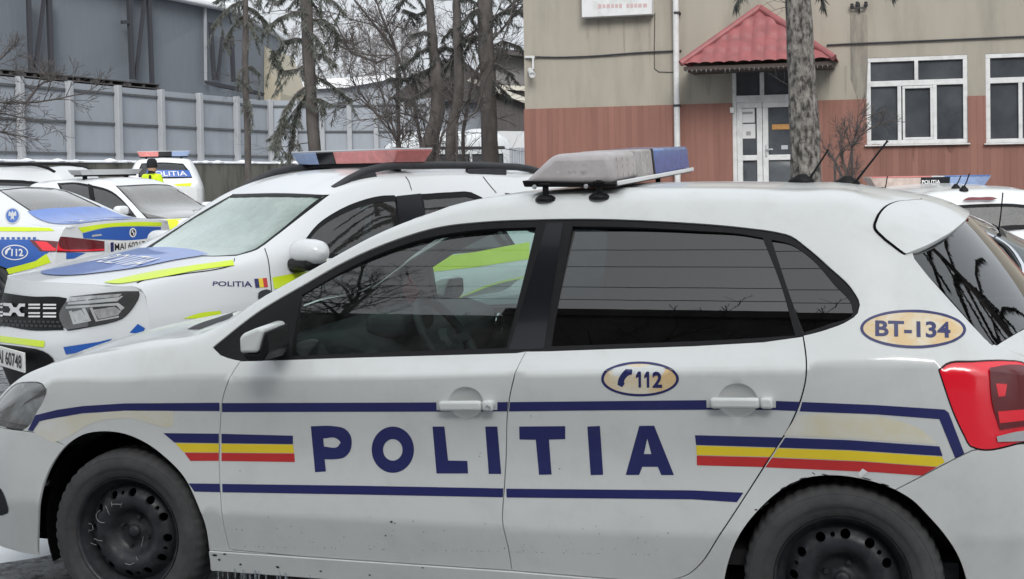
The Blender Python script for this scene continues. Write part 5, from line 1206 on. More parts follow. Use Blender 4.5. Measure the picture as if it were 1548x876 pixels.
lb6 = light_bar(C6.e, (b6[0], 0, b6[2]-.05), 1.32, .3, .10, [('lens_pale', .42), ('black_gloss', .24), ('lens_blue2', .34)])
flat_text(lb6, 'POLITIA', (.153, -.10, .03), (0, 1, 0), (0, 0, 1), .04, .2, M['decal_white'], bold=.02)
rd = MB(); rd.box((.03, -.32, .108), (.25, .66, .012)); rd.build('bar_rim', M['lens_red2'], lb6, bevel=.003); rd = MB(); rd.box((.03, .40, .108), (.25, .50, .012)); rd.build('bar_rim', M['lens_blue'], lb6, bevel=.003)
def thin_ant(c, base, tip, nm='antenna', r=.006, bs=1.):
    uv = c.S.pick([base]); p = c.S.ev(uv)[0]; t = c.lon(tip[0], tip[1], p[0])*[1, 1, 1]
    e = empty(nm); e.parent = c.e; b = MB(); b.lathe([(.045*bs, -.01), (.042*bs, .01*bs), (.025*bs, .03*bs), (.012*bs, .045*bs), (0, .046*bs)], p, (0, 0, 1), 14); b.build('antenna_base', M['black_trim'], e, smooth=True)
    m = MB(); m.tube([p+[0, 0, .03], p*.5+t*.5, t], [r*1.3, r, r], 6); m.build('antenna_mast', M['black_trim'], e, smooth=True)
thin_ant(C6, (1445, 285), (1452.5, 266)); thin_ant(C6, (1457, 288), (1465.5, 262.5)); thin_ant(C6, (1337, 293), (1341.5, 267))
# ---------------- grey fastback behind the rear of the side-on car
M['grey_paint'] = mat('dark_grey_metallic_paint', (.10, .115, .12), rough=.35, metal=.5, coat=.8, coat_rough=.05)
C7 = Car('grey_sedan', (-.13, 2.42), R(180), 0, R_SEDAN, M['grey_paint'], 'dark grey sedan with chrome window trim, half hidden by the side-on police car', dist=8, sc=(.88, 1, 1.0))
wl7 = C7.S.pick(sm([(1380,322),(1420,325),(1457,338.5),(1491,355.5),(1523,374),(1537,393),(1544,411),(1536,422),(1500,430),(1400,432),(1300,430),(1250,425),(1300,350)], step=8))
C7.window(wl7, M['glass_tint'], .02, 'side_window')
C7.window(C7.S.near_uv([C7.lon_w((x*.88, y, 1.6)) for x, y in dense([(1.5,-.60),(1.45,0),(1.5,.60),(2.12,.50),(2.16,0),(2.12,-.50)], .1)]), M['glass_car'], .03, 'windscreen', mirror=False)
C7.window(C7.S.near_uv([C7.lon_w((x*.88, y, 1.6)) for x, y in dense([(3.32,-.50),(3.30,0),(3.32,.50),(3.95,.60),(4.0,0),(3.95,-.60)], .1)]), M['glass_tint'], .03, 'rear_window', mirror=False)
C7.finish(wheels=(.80*.88, 3.65*.88), wr=.31); C7.cabin(1.42, .86, row=(.62, 1.15))
for mm in (False, True): C7.S.panel('window_trim', [inset(wl7, -.020)], [inset(wl7, -.004)], M['chrome'], C7.e, sp=.2, off=.006, mirror=mm)
ta = C7.lat(1513, 349, -.45); thin_ant(C7, (1510, 356), (1516, 292), r=.003, bs=.28)
# ---------------- red car and white SUV at the left edge
C8 = Car('red_car', (-17.6, 21.6), R(165), -.02, R_HATCH, mat('red_paint', (.42, .02, .035), rough=.35, coat=.6), 'small red car of which only the roof shows behind the white estate', dist=24)
C8.window(C8.side_uv([(1.35,1.0),(1.8,1.33),(2.2,1.40),(3.0,1.39),(3.5,1.32),(3.75,1.08)]), M['glass_bg'], .03, 'side_window')
C8.finish(wheels=(.85, 3.4), wr=.3); C8.cabin(1.4, .9)
C9 = Car('white_suv', (-16.4, 17.2), R(180), .1, R_SUV, M['white2'], 'white SUV with black roof rails cut off by the left edge, behind the sedan', dist=26)
C9.window(C9.side_uv([(1.5,1.08),(1.9,1.42),(2.5,1.50),(3.3,1.48),(3.8,1.42),(3.95,1.16)]), M['glass_tint'], .04, 'side_window')
C9.finish(wheels=(.86, 3.53), wr=.34); C9.cabin(1.6, 1.)
for sg in (-1, 1):
    r = MB(); r.tube([(1.6,sg*.6,1.50),(1.9,sg*.6,1.64),(2.4,sg*.6,1.70),(3.4,sg*.6,1.68),(3.75,sg*.6,1.60),(3.9,sg*.6,1.52)], .028, 8); r.build('roof_rail', M['black_trim'], C9.e, smooth=True)
# ------------------------------------------------------------------ setting
def wet_ground():
    m, nt, out = new_mat('wet_asphalt_with_snow')
    p = nt.nodes.new('ShaderNodeBsdfPrincipled'); nt.links.new(p.outputs[0], out.inputs[0])
    tc = nt.nodes.new('ShaderNodeTexCoord')
    def noise(s, d=6., r=.6):
        n = N(nt, 'ShaderNodeTexNoise', Scale=s, Detail=d, Roughness=r); nt.links.new(tc.outputs['Object'], n.inputs['Vector']); return n.outputs[0]
    def rng_(v, a, b, c=0., d=1.):
        r = nt.nodes.new('ShaderNodeMapRange'); nt.links.new(v, r.inputs[0]); r.inputs[1].default_value = a; r.inputs[2].default_value = b; r.inputs[3].default_value = c; r.inputs[4].default_value = d; return r.outputs[0]
    def mixc(f, a, b):
        mx = nt.nodes.new('ShaderNodeMix'); mx.data_type = 'RGBA'; nt.links.new(f, mx.inputs[0])
        for k, c in ((6, a), (7, b)):
            if isinstance(c, tuple): mx.inputs[k].default_value = c+(1,)
            else: nt.links.new(c, mx.inputs[k])
        return mx.outputs[2]
    asp = mixc(rng_(noise(14., 8.), .4, .65), (.022, .022, .024), (.07, .068, .068))
    slush = mixc(rng_(noise(6., 8., .7), .35, .65), (.17, .172, .18), (.40, .41, .43))
    crack = rng_(noise(11., 9., .75), .44, .52)
    c1 = mixc(crack, asp, slush)
    c2 = mixc(rng_(noise(.9, 7., .62), .54, .62), c1, mixc(rng_(noise(18., 6.), .3, .7), (.52, .53, .55), (.72, .73, .75)))
    nt.links.new(c2, p.inputs['Base Color']); nt.links.new(rng_(noise(5.), .35, .65, .15, .7), p.inputs['Roughness'])
    b = nt.nodes.new('ShaderNodeBump'); b.inputs['Strength'].default_value = 1.; b.inputs['Distance'].default_value = .05
    nt.links.new(noise(11., 9., .75), b.inputs['Height']); nt.links.new(b.outputs[0], p.inputs['Normal']); return m
gx = np.unique(np.concatenate([np.linspace(-400, -40, 8), np.linspace(-40, 40, 41), np.linspace(40, 400, 8)])); gy = np.unique(np.concatenate([np.linspace(-120, -20, 6), np.linspace(-20, 70, 46), np.linspace(70, 600, 10)]))
V = [(x, y, ground_z(x, y)) for y in gy for x in gx]; nx = len(gx)
tag(link_mesh('ground', V, [(j*nx+i, j*nx+i+1, (j+1)*nx+i+1, (j+1)*nx+i) for j in range(len(gy)-1) for i in range(nx-1)], wet_ground()), kind='structure')
# a low bank of old snow beside the front wheel
sc_ = at_z(-40, 800, .0); nn = 46; V = []; 
hn = lambda x, y: .5+.25*math.sin(9*x+3*y)+.25*math.sin(17*y-5*x+1.3)
for j in range(nn):
    for i in range(nn):
        a, b = i/(nn-1)*2-1, j/(nn-1)*2-1; r = a*a+b*b; x, y = sc_[0]-.35+a*1.15, sc_[1]+.25+b*1.0
        V.append((x, y, .10*max(-.06, (1-r)*(.55+.45*hn(x, y)))-.004+.012*hn(3*x, 3*y)*max(0, 1-r)))
tag(link_mesh('snow_patch', V, [(j*nn+i, j*nn+i+1, (j+1)*nn+i+1, (j+1)*nn+i) for j in range(nn-1) for i in range(nn-1)], M['snow']), kind='structure')
# ---------------- office building
YW = 17.5
M['plaster'] = mat('grey_beige_plaster', (.335, .308, .258), rough=.9, var=.07, vscale=1.2, dirt=(.20, .185, .16, .75), dscale=1.1, dpos=(.48, .75), stretch=(1.6, 1.6, .28), bump=.15, bscale=40)
def board_mat(name, c1, c2, w, vert=True):
    m, nt, out = new_mat(name); p = nt.nodes.new('ShaderNodeBsdfPrincipled'); nt.links.new(p.outputs[0], out.inputs[0]); p.inputs['Roughness'].default_value = .6
    tc = nt.nodes.new('ShaderNodeTexCoord'); sx = nt.nodes.new('ShaderNodeSeparateXYZ'); nt.links.new(tc.outputs['Object'], sx.inputs[0])
    d = nt.nodes.new('ShaderNodeMath'); d.operation = 'DIVIDE'; d.inputs[1].default_value = w; nt.links.new(sx.outputs[0], d.inputs[0])
    fl = nt.nodes.new('ShaderNodeMath'); fl.operation = 'FLOOR'; nt.links.new(d.outputs[0], fl.inputs[0])
    wn = nt.nodes.new('ShaderNodeTexWhiteNoise'); wn.noise_dimensions = '1D'; nt.links.new(fl.outputs[0], wn.inputs['W'])
    n = N(nt, 'ShaderNodeTexNoise', Scale=1., Detail=7., Roughness=.65); mp = nt.nodes.new('ShaderNodeMapping'); mp.inputs['Scale'].default_value = (9, 9, .9); nt.links.new(tc.outputs['Object'], mp.inputs[0]); nt.links.new(mp.outputs[0], n.inputs['Vector'])
    ad = nt.nodes.new('ShaderNodeMath'); ad.operation = 'MULTIPLY_ADD'; nt.links.new(wn.outputs[0], ad.inputs[0]); ad.inputs[1].default_value = .45; nt.links.new(n.outputs[0], ad.inputs[2])
    r = nt.nodes.new('ShaderNodeMapRange'); r.inputs[1].default_value = .35; r.inputs[2].default_value = 1.05; nt.links.new(ad.outputs[0], r.inputs[0])
    mx = nt.nodes.new('ShaderNodeMix'); mx.data_type = 'RGBA'; mx.inputs[6].default_value = c1+(1,); mx.inputs[7].default_value = c2+(1,); nt.links.new(r.outputs[0], mx.inputs[0])
    fr = nt.nodes.new('ShaderNodeMath'); fr.operation = 'FRACT'; nt.links.new(d.outputs[0], fr.inputs[0])
    g1 = nt.nodes.new('ShaderNodeMath'); g1.operation = 'PINGPONG'; g1.inputs[1].default_value = .5; nt.links.new(fr.outputs[0], g1.inputs[0])
    g = nt.nodes.new('ShaderNodeMapRange'); g.inputs[1].default_value = 0; g.inputs[2].default_value = .06; nt.links.new(g1.outputs[0], g.inputs[0])
    b = nt.nodes.new('ShaderNodeBump'); b.inputs['Strength'].default_value = .5; b.inputs['Distance'].default_value = .008; nt.links.new(g.outputs[0], b.inputs['Height']); nt.links.new(b.outputs[0], p.inputs['Normal'])
    nt.links.new(mx.outputs[2], p.inputs['Base Color']); return m
M['siding'] = board_mat('red_brown_siding', (.185, .082, .060), (.255, .118, .090), .10)
M['frame_white'] = mat('white_window_frame', (.62, .63, .63), rough=.4, var=.05, vscale=4, dirt=(.3, .29, .27, .4), dscale=6)
M['bglass'] = mat('dark_building_glass', (.062, .068, .076), rough=.03, spec=.9, coat=.3, var=.45, vscale=1.1, dirt=(.13,.145,.155,.6), dscale=.8, dpos=(.5,.7))  # patchy noise tones paint blurred reflections into the panes
M['porch_red'] = mat('red_tile_metal', (.275, .085, .088), rough=.5, var=.15, vscale=5, dirt=(.17, .08, .08, .6), dscale=6)
xz = lambda x, y, Y=YW: at_y(x, y, Y)[[0, 2]]
BLD = empty('office_building', (at_y(795, 247, YW)[0], YW, 0), 0, label='two-tone office building with beige plaster above red-brown boards and a tiled porch', cat='building')
bo = np.array([BLD.location[0], YW])
XL = bo[0]; XR = XL+24.; ztop = 7.5
zs = float(np.mean([xz(850, 166)[1], xz(1000, 160.5)[1], xz(1400, 147)[1]]))
def W(x, y, dy=0.):        # picture point on the facade -> building coordinates
    p = at_y(x, y, YW+dy); return np.array([p[0]-bo[0], dy, p[2]])
def rect(x0, y0, x1, y1):  # upright rectangle from two picture corners
    a = W(x0, y0); b = W(x1, y1); return min(a[0], b[0]), max(a[0], b[0]), min(a[2], b[2]), max(a[2], b[2])
wins = [rect(1309, 88.5, 1463.5, 216.5), rect(1489.5, 82, 1645, 214)]
dr = rect(1106, 103, 1231, 330); dr = (dr[0], dr[1], .12, dr[3])
op = [np.array([(r[0], r[2]), (r[1], r[2]), (r[1], r[3]), (r[0], r[3])]) for r in wins+[dr]]
def wall_sheet(name, x0, x1, z0, z1, y, holes, m, th):
    L = np.array([(x0, z0), (x1, z0), (x1, z1), (x0, z1)]); hs = []
    for h in holes:
        c = h.copy(); c[:, 1] = np.clip(c[:, 1], z0-.001, z1+.001)
        if c[:, 1].max()-c[:, 1].min() > .01: hs.append(c)
    V2, T = tri_region([L], hs, .9); P = np.stack([V2[:, 0], np.full(len(V2), y), V2[:, 1]], 1)
    V = [tuple(p) for p in P]; Fc = [tuple(t) for t in T]; cnt = {}
    for t in T:
        for a, b in ((t[0], t[1]), (t[1], t[2]), (t[2], t[0])): k = (min(a, b), max(a, b)); cnt[k] = (cnt.get(k, (0,))[0]+1, a, b)
    for c, a, b in cnt.values():
        if c == 1: i = len(V); V += [tuple(P[a]), tuple(P[b]), tuple(P[b]+[0, th, 0]), tuple(P[a]+[0, th, 0])]; Fc.append((i, i+3, i+2, i+1))
    return link_mesh(name, V, Fc, m, BLD, smooth=False)
wall_sheet('plaster_wall', 0, XR-XL, zs, ztop, 0, op, M['plaster'], .18)
wall_sheet('board_cladding', -.015, XR-XL, -.3, zs+.012, -.025, op, M['siding'], .2)
bk = MB(); bk.box(((XR-XL)/2+.01, 6.15, ztop/2-.2), (XR-XL-.06, 11.9, ztop+.3)); bk.build('rear_block', M['plaster'], BLD)
tr_ = MB(); tr_.box(((XR-XL)/2, -.03, zs+.02), (dr[0]*0+XR-XL, .02, .015))
def rframe(par, r, y, w, d, m, name='frame', bars=()):
    f = MB(); x0, x1, z0, z1 = r
    f.box(((x0+x1)/2, y, z1-w/2), (x1-x0, d, w)); f.box(((x0+x1)/2, y, z0+w/2), (x1-x0, d, w)); f.box((x0+w/2, y, (z0+z1)/2), (w, d, z1-z0-2*w)); f.box((x1-w/2, y, (z0+z1)/2), (w, d, z1-z0-2*w))
    for (a, b, c, e_) in bars: f.box(((a+b)/2, y-.001, (c+e_)/2), (b-a, d, e_-c))
    return f.build(name, m, par, bevel=.006)
for wi, r in enumerate(wins):
    x0, x1, z0, z1 = r; wd = x1-x0; wn_ = empty('window', (0, 0, 0)); wn_.parent = BLD
    t = z1-(z1-z0)*.30; bars = [(x0+.06, x1-.06, t-.045, t+.045)]
    fr = [.325, .345] if wi == 0 else [.33, .355]
    for a in ((.33, .68) if wi == 0 else (.345, .67)): bars.append((x0+wd*a-.03, x0+wd*a+.03, z0+.06, t-.045))
    bars.append((x0+wd*.5-.03, x0+wd*.5+.03, t+.045, z1-.06)) if wi == 0 else None
    rframe(wn_, r, .04, .07, .07, M['frame_white'], 'window_frame', bars)
    if wi == 0: rframe(wn_, (x0+wd*.36, x0+wd*.66, z0+.07, t-.05), .028, .04, .05, M['frame_white'], 'window_sash')
    g = MB(); g.box(((x0+x1)/2, .062, (z0+z1)/2), (wd-.1, .012, z1-z0-.1)); g.build('pane', M['bglass'], wn_)
    s_ = MB(); s_.box(((x0+x1)/2, -.05, z0-.012), (wd+.06, .10, .022)); s_.build('window_sill', M['frame_white'], wn_, bevel=.004)
# entrance door with transom
dx0, dx1, dz0, dz1 = dr; de = empty('entrance_door'); de.parent = BLD
zt = W(1130, 150)[2]; xm = W(1152.5, 200)[0]
rframe(de, dr, .05, .07, .09, M['frame_white'], 'door_frame', [(dx0+.07, dx1-.07, zt-.06, zt+.06), (xm-.035, xm+.035, zt+.06, dz1-.07)])
zm = W(1130, 239)[2]
for (a, b) in ((dx0+.07, xm), (xm, dx1-.07)):
    rframe(de, (a+.004, b-.004, dz0, zt-.06), .04, .09, .06, M['frame_white'], 'door_leaf', [(a+.09, b-.09, zm-.045, zm+.045)])
g = MB(); g.box(((dx0+dx1)/2, .06, (dz0+dz1)/2), (dx1-dx0-.12, .012, dz1-dz0-.12)); g.build('pane', M['bglass'], de)
def sheet(par, x0, y0, x1, y1, dy, m, name):
    a, b = W(x0, y0, dy), W(x1, y1, dy); k = MB(); k.box(((a[0]+b[0])/2, dy, (a[2]+b[2])/2), (abs(b[0]-a[0]), .004, abs(b[2]-a[2]))); return k.build(name, m, par)
M['paper'] = mat('white_paper', (.62, .62, .62), rough=.8); M['print'] = mat('grey_print', (.30, .30, .31), rough=.8)
for (x0, y0, x1, y1, lines) in ((1119, 164.5, 1141, 185.5, ((3, 5, 19, 8.2),)), (1120, 188, 1142, 209.5, ((8, 11, 15, 17),))):
    nt_ = sheet(de, x0, y0, x1, y1, .046, M['paper'], 'notice'); 
    for l in lines: sheet(nt_, x0+l[0], y0+l[1], x0+l[2], y0+l[3], .043, M['print'], 'faded_print')
sheet(de, 1167, 188.5, 1200, 195.5, .046, mat('orange_sticker', (.50, .27, .09), rough=.7, dirt=(.3, .12, .05, .7), dscale=30), 'orange_sticker')
sheet(de, 1181, 220, 1191, 226, .046, mat('torn_sticker', (.4, .42, .45), rough=.7), 'torn_sticker')
hd_ = MB(); p = W(1158.5, 228); hd_.box((p[0], .0, p[2]), (.03, .02, .2)); hd_.box((p[0]+.05, -.03, p[2]+.02), (.12, .02, .022)); hd_.box((p[0], -.015, p[2]+.02), (.02, .03, .02)); hd_.build('handle', M['silver'], de, bevel=.005)
hg = MB(); p = W(1107, 167); hg.box((p[0], -.03, p[2]), (.07, .05, .10)); hg.build('door_bell', M['frame_white'], de, bevel=.01)
# porch roof
pr = empty('porch_roof'); pr.parent = BLD; PD = -1.15
E1, E2 = W(1029, 97, PD), W(1261, 91, PD); ze = (E1[2]+E2[2])/2; E1[2] = E2[2] = ze; Ap = W(1146, 15, -.45); Ap[0] = (E1[0]+E2[0])/2
def tile(a, b, c, d, nw, nr, name):
    """wavy tile sheet between eave a-b and top d-c"""
    a, b, c, d = (np.array(v, float) for v in (a, b, c, d)); nu, nv = nw*10, nr*6; V = []
    n = np.cross(b-a, (d+c)/2-(a+b)/2); n /= np.linalg.norm(n)
    L0 = np.linalg.norm(b-a)
    for j in range(nv+1):
        t = j/nv; e0, e1 = a+(d-a)*t, b+(c-b)*t; st = (t*nr) % 1. if j < nv else 1
        for i in range(nu+1):
            s = i/nu; p = e0+(e1-e0)*s; u = (p-a)@(b-a)/L0/L0*nw
            V.append(p+n*(.030*abs(math.cos(math.pi*u))**.8+.032*(1-st)-.01))
    return link_mesh(name, V, [(j*(nu+1)+i, j*(nu+1)+i+1, (j+1)*(nu+1)+i+1, (j+1)*(nu+1)+i) for j in range(nv) for i in range(nu)], M['porch_red'], pr)
B1, B2 = np.array([E1[0], 0, ze]), np.array([E2[0], 0, ze]); Rb = Ap*[1, 0, 1]
tile(E1, E2, Ap, Ap, 12, 4, 'tile_sheet'); tile(B1, E1, Ap, Rb, 5, 4, 'tile_sheet'); tile(E2, B2, Rb, Ap, 5, 4, 'tile_sheet')
for (a, b) in ((E1, Ap), (E2, Ap), (Ap, Rb)):
    c = MB(); c.tube([np.array(a)+[0, -.01, .02], np.array(b)+[0, -.01, .035]], .055, 10); c.build('ridge_cap', M['porch_red'], pr, smooth=True)
so = MB(); so.add([E1+[.04, .04, -.03], E2+[-.04, .04, -.03], B2+[-.04, 0, -.03], B1+[.04, 0, -.03], E1+[.04, .04, -.09], E2+[-.04, .04, -.09], B2+[-.04, 0, -.09], B1+[.04, 0, -.09]], [(0,1,2,3),(7,6,5,4),(0,4,5,1),(1,5,6,2),(2,6,7,3),(3,7,4,0)]); so.build('soffit', mat('dark_brown_soffit', (.06, .045, .04), rough=.7), pr)
for i in range(30):
    x = E1[0]+.1+(E2[0]-E1[0]-.2)*i/29; L = rng.uniform(.02, .07)
    k = MB(); k.lathe([(.007, 0), (.005, -L*.5), (.0005, -L)], (x, PD+.02, ze-.085), (0, 0, 1), 5); k.build('icicle', M['ice'], pr, smooth=True)
# pipe, cable, camera, sign, insulators
dp = MB(); a, b = W(1021, -40, -.12), W(1025, 330, -.12); dp.tube([a, (b[0], -.12, b[2])], .052, 14); 
dpo = dp.build('drainpipe', M['frame_white'], BLD, smooth=True)
for y in (20, 160, 260):
    p = W(1023, y, -.12); k = MB(); k.lathe([(.056, -.02), (.062, -.02), (.062, .02), (.056, .02)], (p[0], -.12, p[2]), (0, 0, 1), 14); k.box((p[0]+.04, -.06, p[2]), (.03, .12, .03)); k.build('pipe_bracket', M['plastic'], dpo)
for L in (((797,86),(840,87),(900,85),(960,80.5),(1018,77.5),(1030,77)), ((1250,68.5),(1300,66),(1340,64.5),(1400,62),(1470,59),(1548,55.5),(1640,51))):
    k = MB(); pts = [W(x, y, -.03)+[0, rng.uniform(-.006, .006), 0] for x, y in sm(L, False, step=14)]; k.tube(pts, .016, 6); k.build('cable', M['plastic'], BLD, smooth=True)
k = MB(); k.tube([W(990, 20, -.012), W(989, 80, -.012), W(989.5, 104, -.012), W(996, 109, -.012), W(1018, 109.5, -.012)], .006, 5); k.build('thin_cable', M['plastic'], BLD, smooth=True)
cam_ = empty('security_camera'); cam_.parent = BLD
k = MB(); k.beam(W(794, 86.5, -.03), W(808, 86.5, -.1), .035, .04); k.beam(W(806, 87, -.1), W(806, 105, -.1), .035); k.build('camera_bracket', M['frame_white'], cam_, bevel=.005)
k = MB(); c = W(803, 109.5, -.14); k.lathe([(0, -.14), (.045, -.14), (.05, -.12), (.05, .12), (.056, .13), (.056, .16), (.04, .16), (.038, .14), (0, .14)], c, (.35, -.85, -.35), 16); k.build('camera_housing', M['frame_white'], cam_, smooth=True)
sgn = empty('sign_box'); sgn.parent = BLD
a, b = W(879.5, 27, -.22), W(986, 24, -.22); sb = MB(); sb.box(((a[0]+b[0])/2, -.12, a[2]+.45), (b[0]-a[0], .22, .9)); sb.build('sign_casing', M['frame_white'], sgn, bevel=.01)
M['faded'] = mat('faded_red_print', (.50, .36, .36), rough=.7); fp = []
for row in ((904, 986-8, 13.5, 6.5), (892, 978, -4, -12)):
    x = row[0]
    while x < row[1]:
        w = random.choice((4, 5, 6)); y0 = row[2]-(x-900)*.02; p0, p1 = W(x, y0, -.232), W(x+w, row[3]-(x-900)*.02, -.232); k = MB(); k.box(((p0[0]+p1[0])/2, -.2312, (p0[2]+p1[2])/2), (abs(p1[0]-p0[0]), .002, abs(p1[2]-p0[2])*random.uniform(.8, 1))); k.build('faded_mark', M['faded'], sgn); x += w+2+(5 if random.random() < .15 else 0)
ins = empty('insulator_bracket'); ins.parent = BLD
k = MB(); k.beam(W(1288, 13, -.08), W(1310, 12, -.08), .025); k.beam(W(1299, 20, -.02), W(1299, 5, -.08), .025); k.build('bracket', M['plastic'], ins)
for x, y in ((1288, 9), (1296, 6), (1309, 6)): k = MB(); k.lathe([(0, -.05), (.025, -.05), (.035, -.01), (.022, 0), (.03, .03), (0, .04)], W(x, y, -.08), (0, 0, 1), 10); k.build('insulator', M['plastic'], ins, smooth=True)
st_ = [(1285,22),(1311,22),(1312,95),(1310,150),(1296,152),(1286,120)]; P_ = [W(x, y, -.003) for x, y in st_]
M['stain'] = mat('rain_stain', (.17, .16, .14), rough=.95, dirt=(.30, .275, .23, .85), dscale=2.2, dpos=(.40, .62), stretch=(3., 3., .5))
P_ = [p for p in P_ if True]; P2_ = [np.array([p[0], -.003, max(p[2], zs+.03)]) for p in P_]; link_mesh('rain_stain', P2_, [tuple(range(len(P2_)))[::-1]], M['stain'], BLD, smooth=False)
M['streak_red'] = mat('streak_on_boards', (.15, .075, .06), rough=.9, dirt=(.21, .10, .078, .9), dscale=3., dpos=(.38, .62), stretch=(3., 3., .6))
M['streak'] = mat('water_streak', (.255, .235, .20), rough=.95, dirt=(.33, .305, .255, .9), dscale=3., dpos=(.38, .62), stretch=(3., 3., .6))
for (x0, x1, y0, y1) in ((884,892,31,62),(903,907,31,80),(917,925,30,54),(941,946,30,88),(962,972,29,60),(979,985,29,96),(1040,1046,112,150),(1066,1076,108,146),(1246,1256,98,148),(1276,1281,100,146),(1318,1330,218.5,236),(1378,1384,218,246),(1430,1444,218,232)):
    a, b = W(x0, y0), W(x1, y1); yy = -.003 if y0 < 150 else -.028
    zt_, zb_ = a[2], (max(b[2], zs+.03) if y0 < 150 else b[2]); w_ = (b[0]-a[0]); L = [(a[0], yy, zt_), (b[0], yy, zt_), (b[0]-w_*.15, yy, zb_+(zt_-zb_)*.4), (b[0]-w_*.42, yy, zb_), (a[0]+w_*.3, yy, zb_+(zt_-zb_)*.15), (a[0]+w_*.1, yy, zb_+(zt_-zb_)*.5)]
    link_mesh('water_streak', L, [tuple(range(6))[::-1]], M['streak'] if y0 < 150 else M['streak_red'], BLD, smooth=False)
# ---------------- concrete fence on a retaining wall
M['concrete'] = mat('pale_concrete', (.285, .31, .345), rough=.9, var=.06, vscale=.8, dirt=(.21, .225, .245, .7), dscale=1.0, dpos=(.5, .8), stretch=(1, 1, .35), bump=.1, bscale=20)
M['concrete_post'] = mat('concrete_post', (.33, .345, .365), rough=.9, var=.06, vscale=2)
M['rail_dark'] = mat('dark_rail', (.09, .095, .10), rough=.8, var=.2, vscale=6)
M['old_wall'] = mat('stained_old_concrete', (.125, .125, .110), rough=.95, dirt=(.035, .035, .03, .9), dscale=1.2, dpos=(.42, .62), stretch=(1.5, 1.5, .3), bump=.3, bscale=12)
def fdepth(px_):
    return 48/(1-6.8e-4*(min(px_, 407)-250))
fyb = lambda x: 242.6+.0087*x
fyt = lambda x: 115+.0916*min(x, 411)-max(0, x-411)*.012
posts = [-44, 30, 104.5, 178, 243, 301, 357, 408, 448, 489, 530, 570, 611, 650]
FP = [(at_depth(x, fyb(x), fdepth(x)), at_depth(x, fyt(x), fdepth(x))) for x in posts]
fe = empty('concrete_fence', FP[1][0]*[1, 1, 0], 0, label='long grey concrete panel fence with three dark rails, standing on the retaining wall', cat='fence'); fo = np.array(fe.location)
wl = empty('retaining_wall', FP[1][0]*[1, 1, 0], 0, label='low stained concrete retaining wall with a snow-covered ledge under the panel fence', cat='wall')
for i, (b, t) in enumerate(FP):
    b = b-fo; t = t-fo; t[:2] = b[:2]; k = MB(); d = (FP[min(i+1, len(FP)-1)][0]-FP[max(i-1, 0)][0]); d[2] = 0; d /= np.linalg.norm(d); nrm = np.array([d[1], -d[0], 0])
    k.beam(b+nrm*.08, t+nrm*.08+[0, 0, .03], .20, .22, upv=nrm); k.build('post', M['concrete_post'], fe, bevel=.02)
    if i+1 < len(FP):
        b2 = FP[i+1][0]-fo; t2 = FP[i+1][1]-fo; t2[:2] = b2[:2]
        k = MB(); k.prism([b-nrm*.04, b2-nrm*.04, t2-nrm*.04, t-nrm*.04], nrm*-.08); k.build('fence_panel', M['concrete'], fe)
        for f in (.905, .5, .095):
            k = MB(); k.beam(b+(t-b)*(1-f)-nrm*.01, b2+(t2-b2)*(1-f)-nrm*.01, .07, .075); k.build('rail', M['rail_dark'], fe)
        g0 = -1.2
        k = MB(); u = nrm*.45; k.prism([np.array([*(b[:2]+u[:2]), g0]), np.array([*(b2[:2]+u[:2]), g0]), b2+u-[0, 0, .06], b+u-[0, 0, .06]], -nrm*.9); k.build('wall_section', M['old_wall'], wl)
        k = MB(); k.prism([b+nrm*.50-[0, 0, .07], b2+nrm*.50-[0, 0, .07], b2+nrm*.48+[0, 0, .02], b+nrm*.48+[0, 0, .02]], -nrm*.56); k.build('snow_ledge', M['snow'], wl, bevel=.03)
        for q_ in range(2):
            pp = b+(b2-b)*(0 if q_ == 0 else rng.uniform(.2, .8))+nrm*.3; k = MB(); sc_h = rng.uniform(.35, 1.); k.lathe([(.26, -.02), (.17*sc_h+.05, .035*sc_h), (.07, .085*sc_h), (0, .10*sc_h)], pp, (0, 0, 1), 10); k.build('snow_heap', M['snow'], wl, smooth=True)
# ---------------- shed, pallets, far buildings
M['shed'] = board_mat('blue_grey_sheet_metal', (.125, .142, .165), (.155, .175, .20), 1.1)
M['steel_dark'] = mat('dark_steel', (.04, .042, .05), rough=.7)
sd = lambda x: 12+48/(1-6.8e-4*(x-250))
SP = lambda x, y, k=0.: at_depth(x, y, sd(x)-k)
def poly_block(name, L, dep, back, m, par, **k):
    P = [at_depth(x, y, dep(x) if callable(dep) else dep) for x, y in L]; b = MB(); b.prism(P, np.array(fw)*[1, 1, 0]*back); return b.build(name, m, par, **k)
sh = empty('warehouse', SP(150, 247)*[1, 1, 0], 0, label='large grey sheet-metal warehouse with dark steel struts behind the panel fence', cat='warehouse'); 
def adopt(o, par): o.parent = par; o.location = -np.array(par.location); return o
adopt(poly_block('metal_wall', [(-120,250),(349,250),(349,18),(262,1),(120,-28),(-120,-76)], sd, 14, M['shed'], None), sh)
k = MB(); a, b = SP(-120, -78, 1.), SP(354, 17.5, 1.); k.prism([a, b, b+[0, 0, .35], a+[0, 0, .35]], np.array(fw)*[1, 1, .0]*15); o = k.build('snowy_roof', M['snow'], None, bevel=.1); adopt(o, sh)
for (x0, y0, x1, y1, w) in ((43,-5,47,112,.16),(67,-5,52,116,.13),(74,-5,78,119,.18),(195,-5,200,120,.18),(219,-5,205,120,.13),(225,-5,230,129,.16),(318,34,324,121,.16),(336,56,329,121,.12),(350,55,353,124,.16)):
    k = MB(); k.beam(SP(x0, y0, .5), SP(x1, y1, .5), w); adopt(k.build('strut', M['steel_dark'], None), sh)
k = MB(); k.beam(SP(184, 34, .5), SP(196, 33.5, .5), .15); adopt(k.build('strut', M['steel_dark'], None), sh)
k = MB(); k.beam(SP(310, 12, .3), SP(311, 128, .3), .10); adopt(k.build('rain_pipe', M['concrete_post'], None), sh)
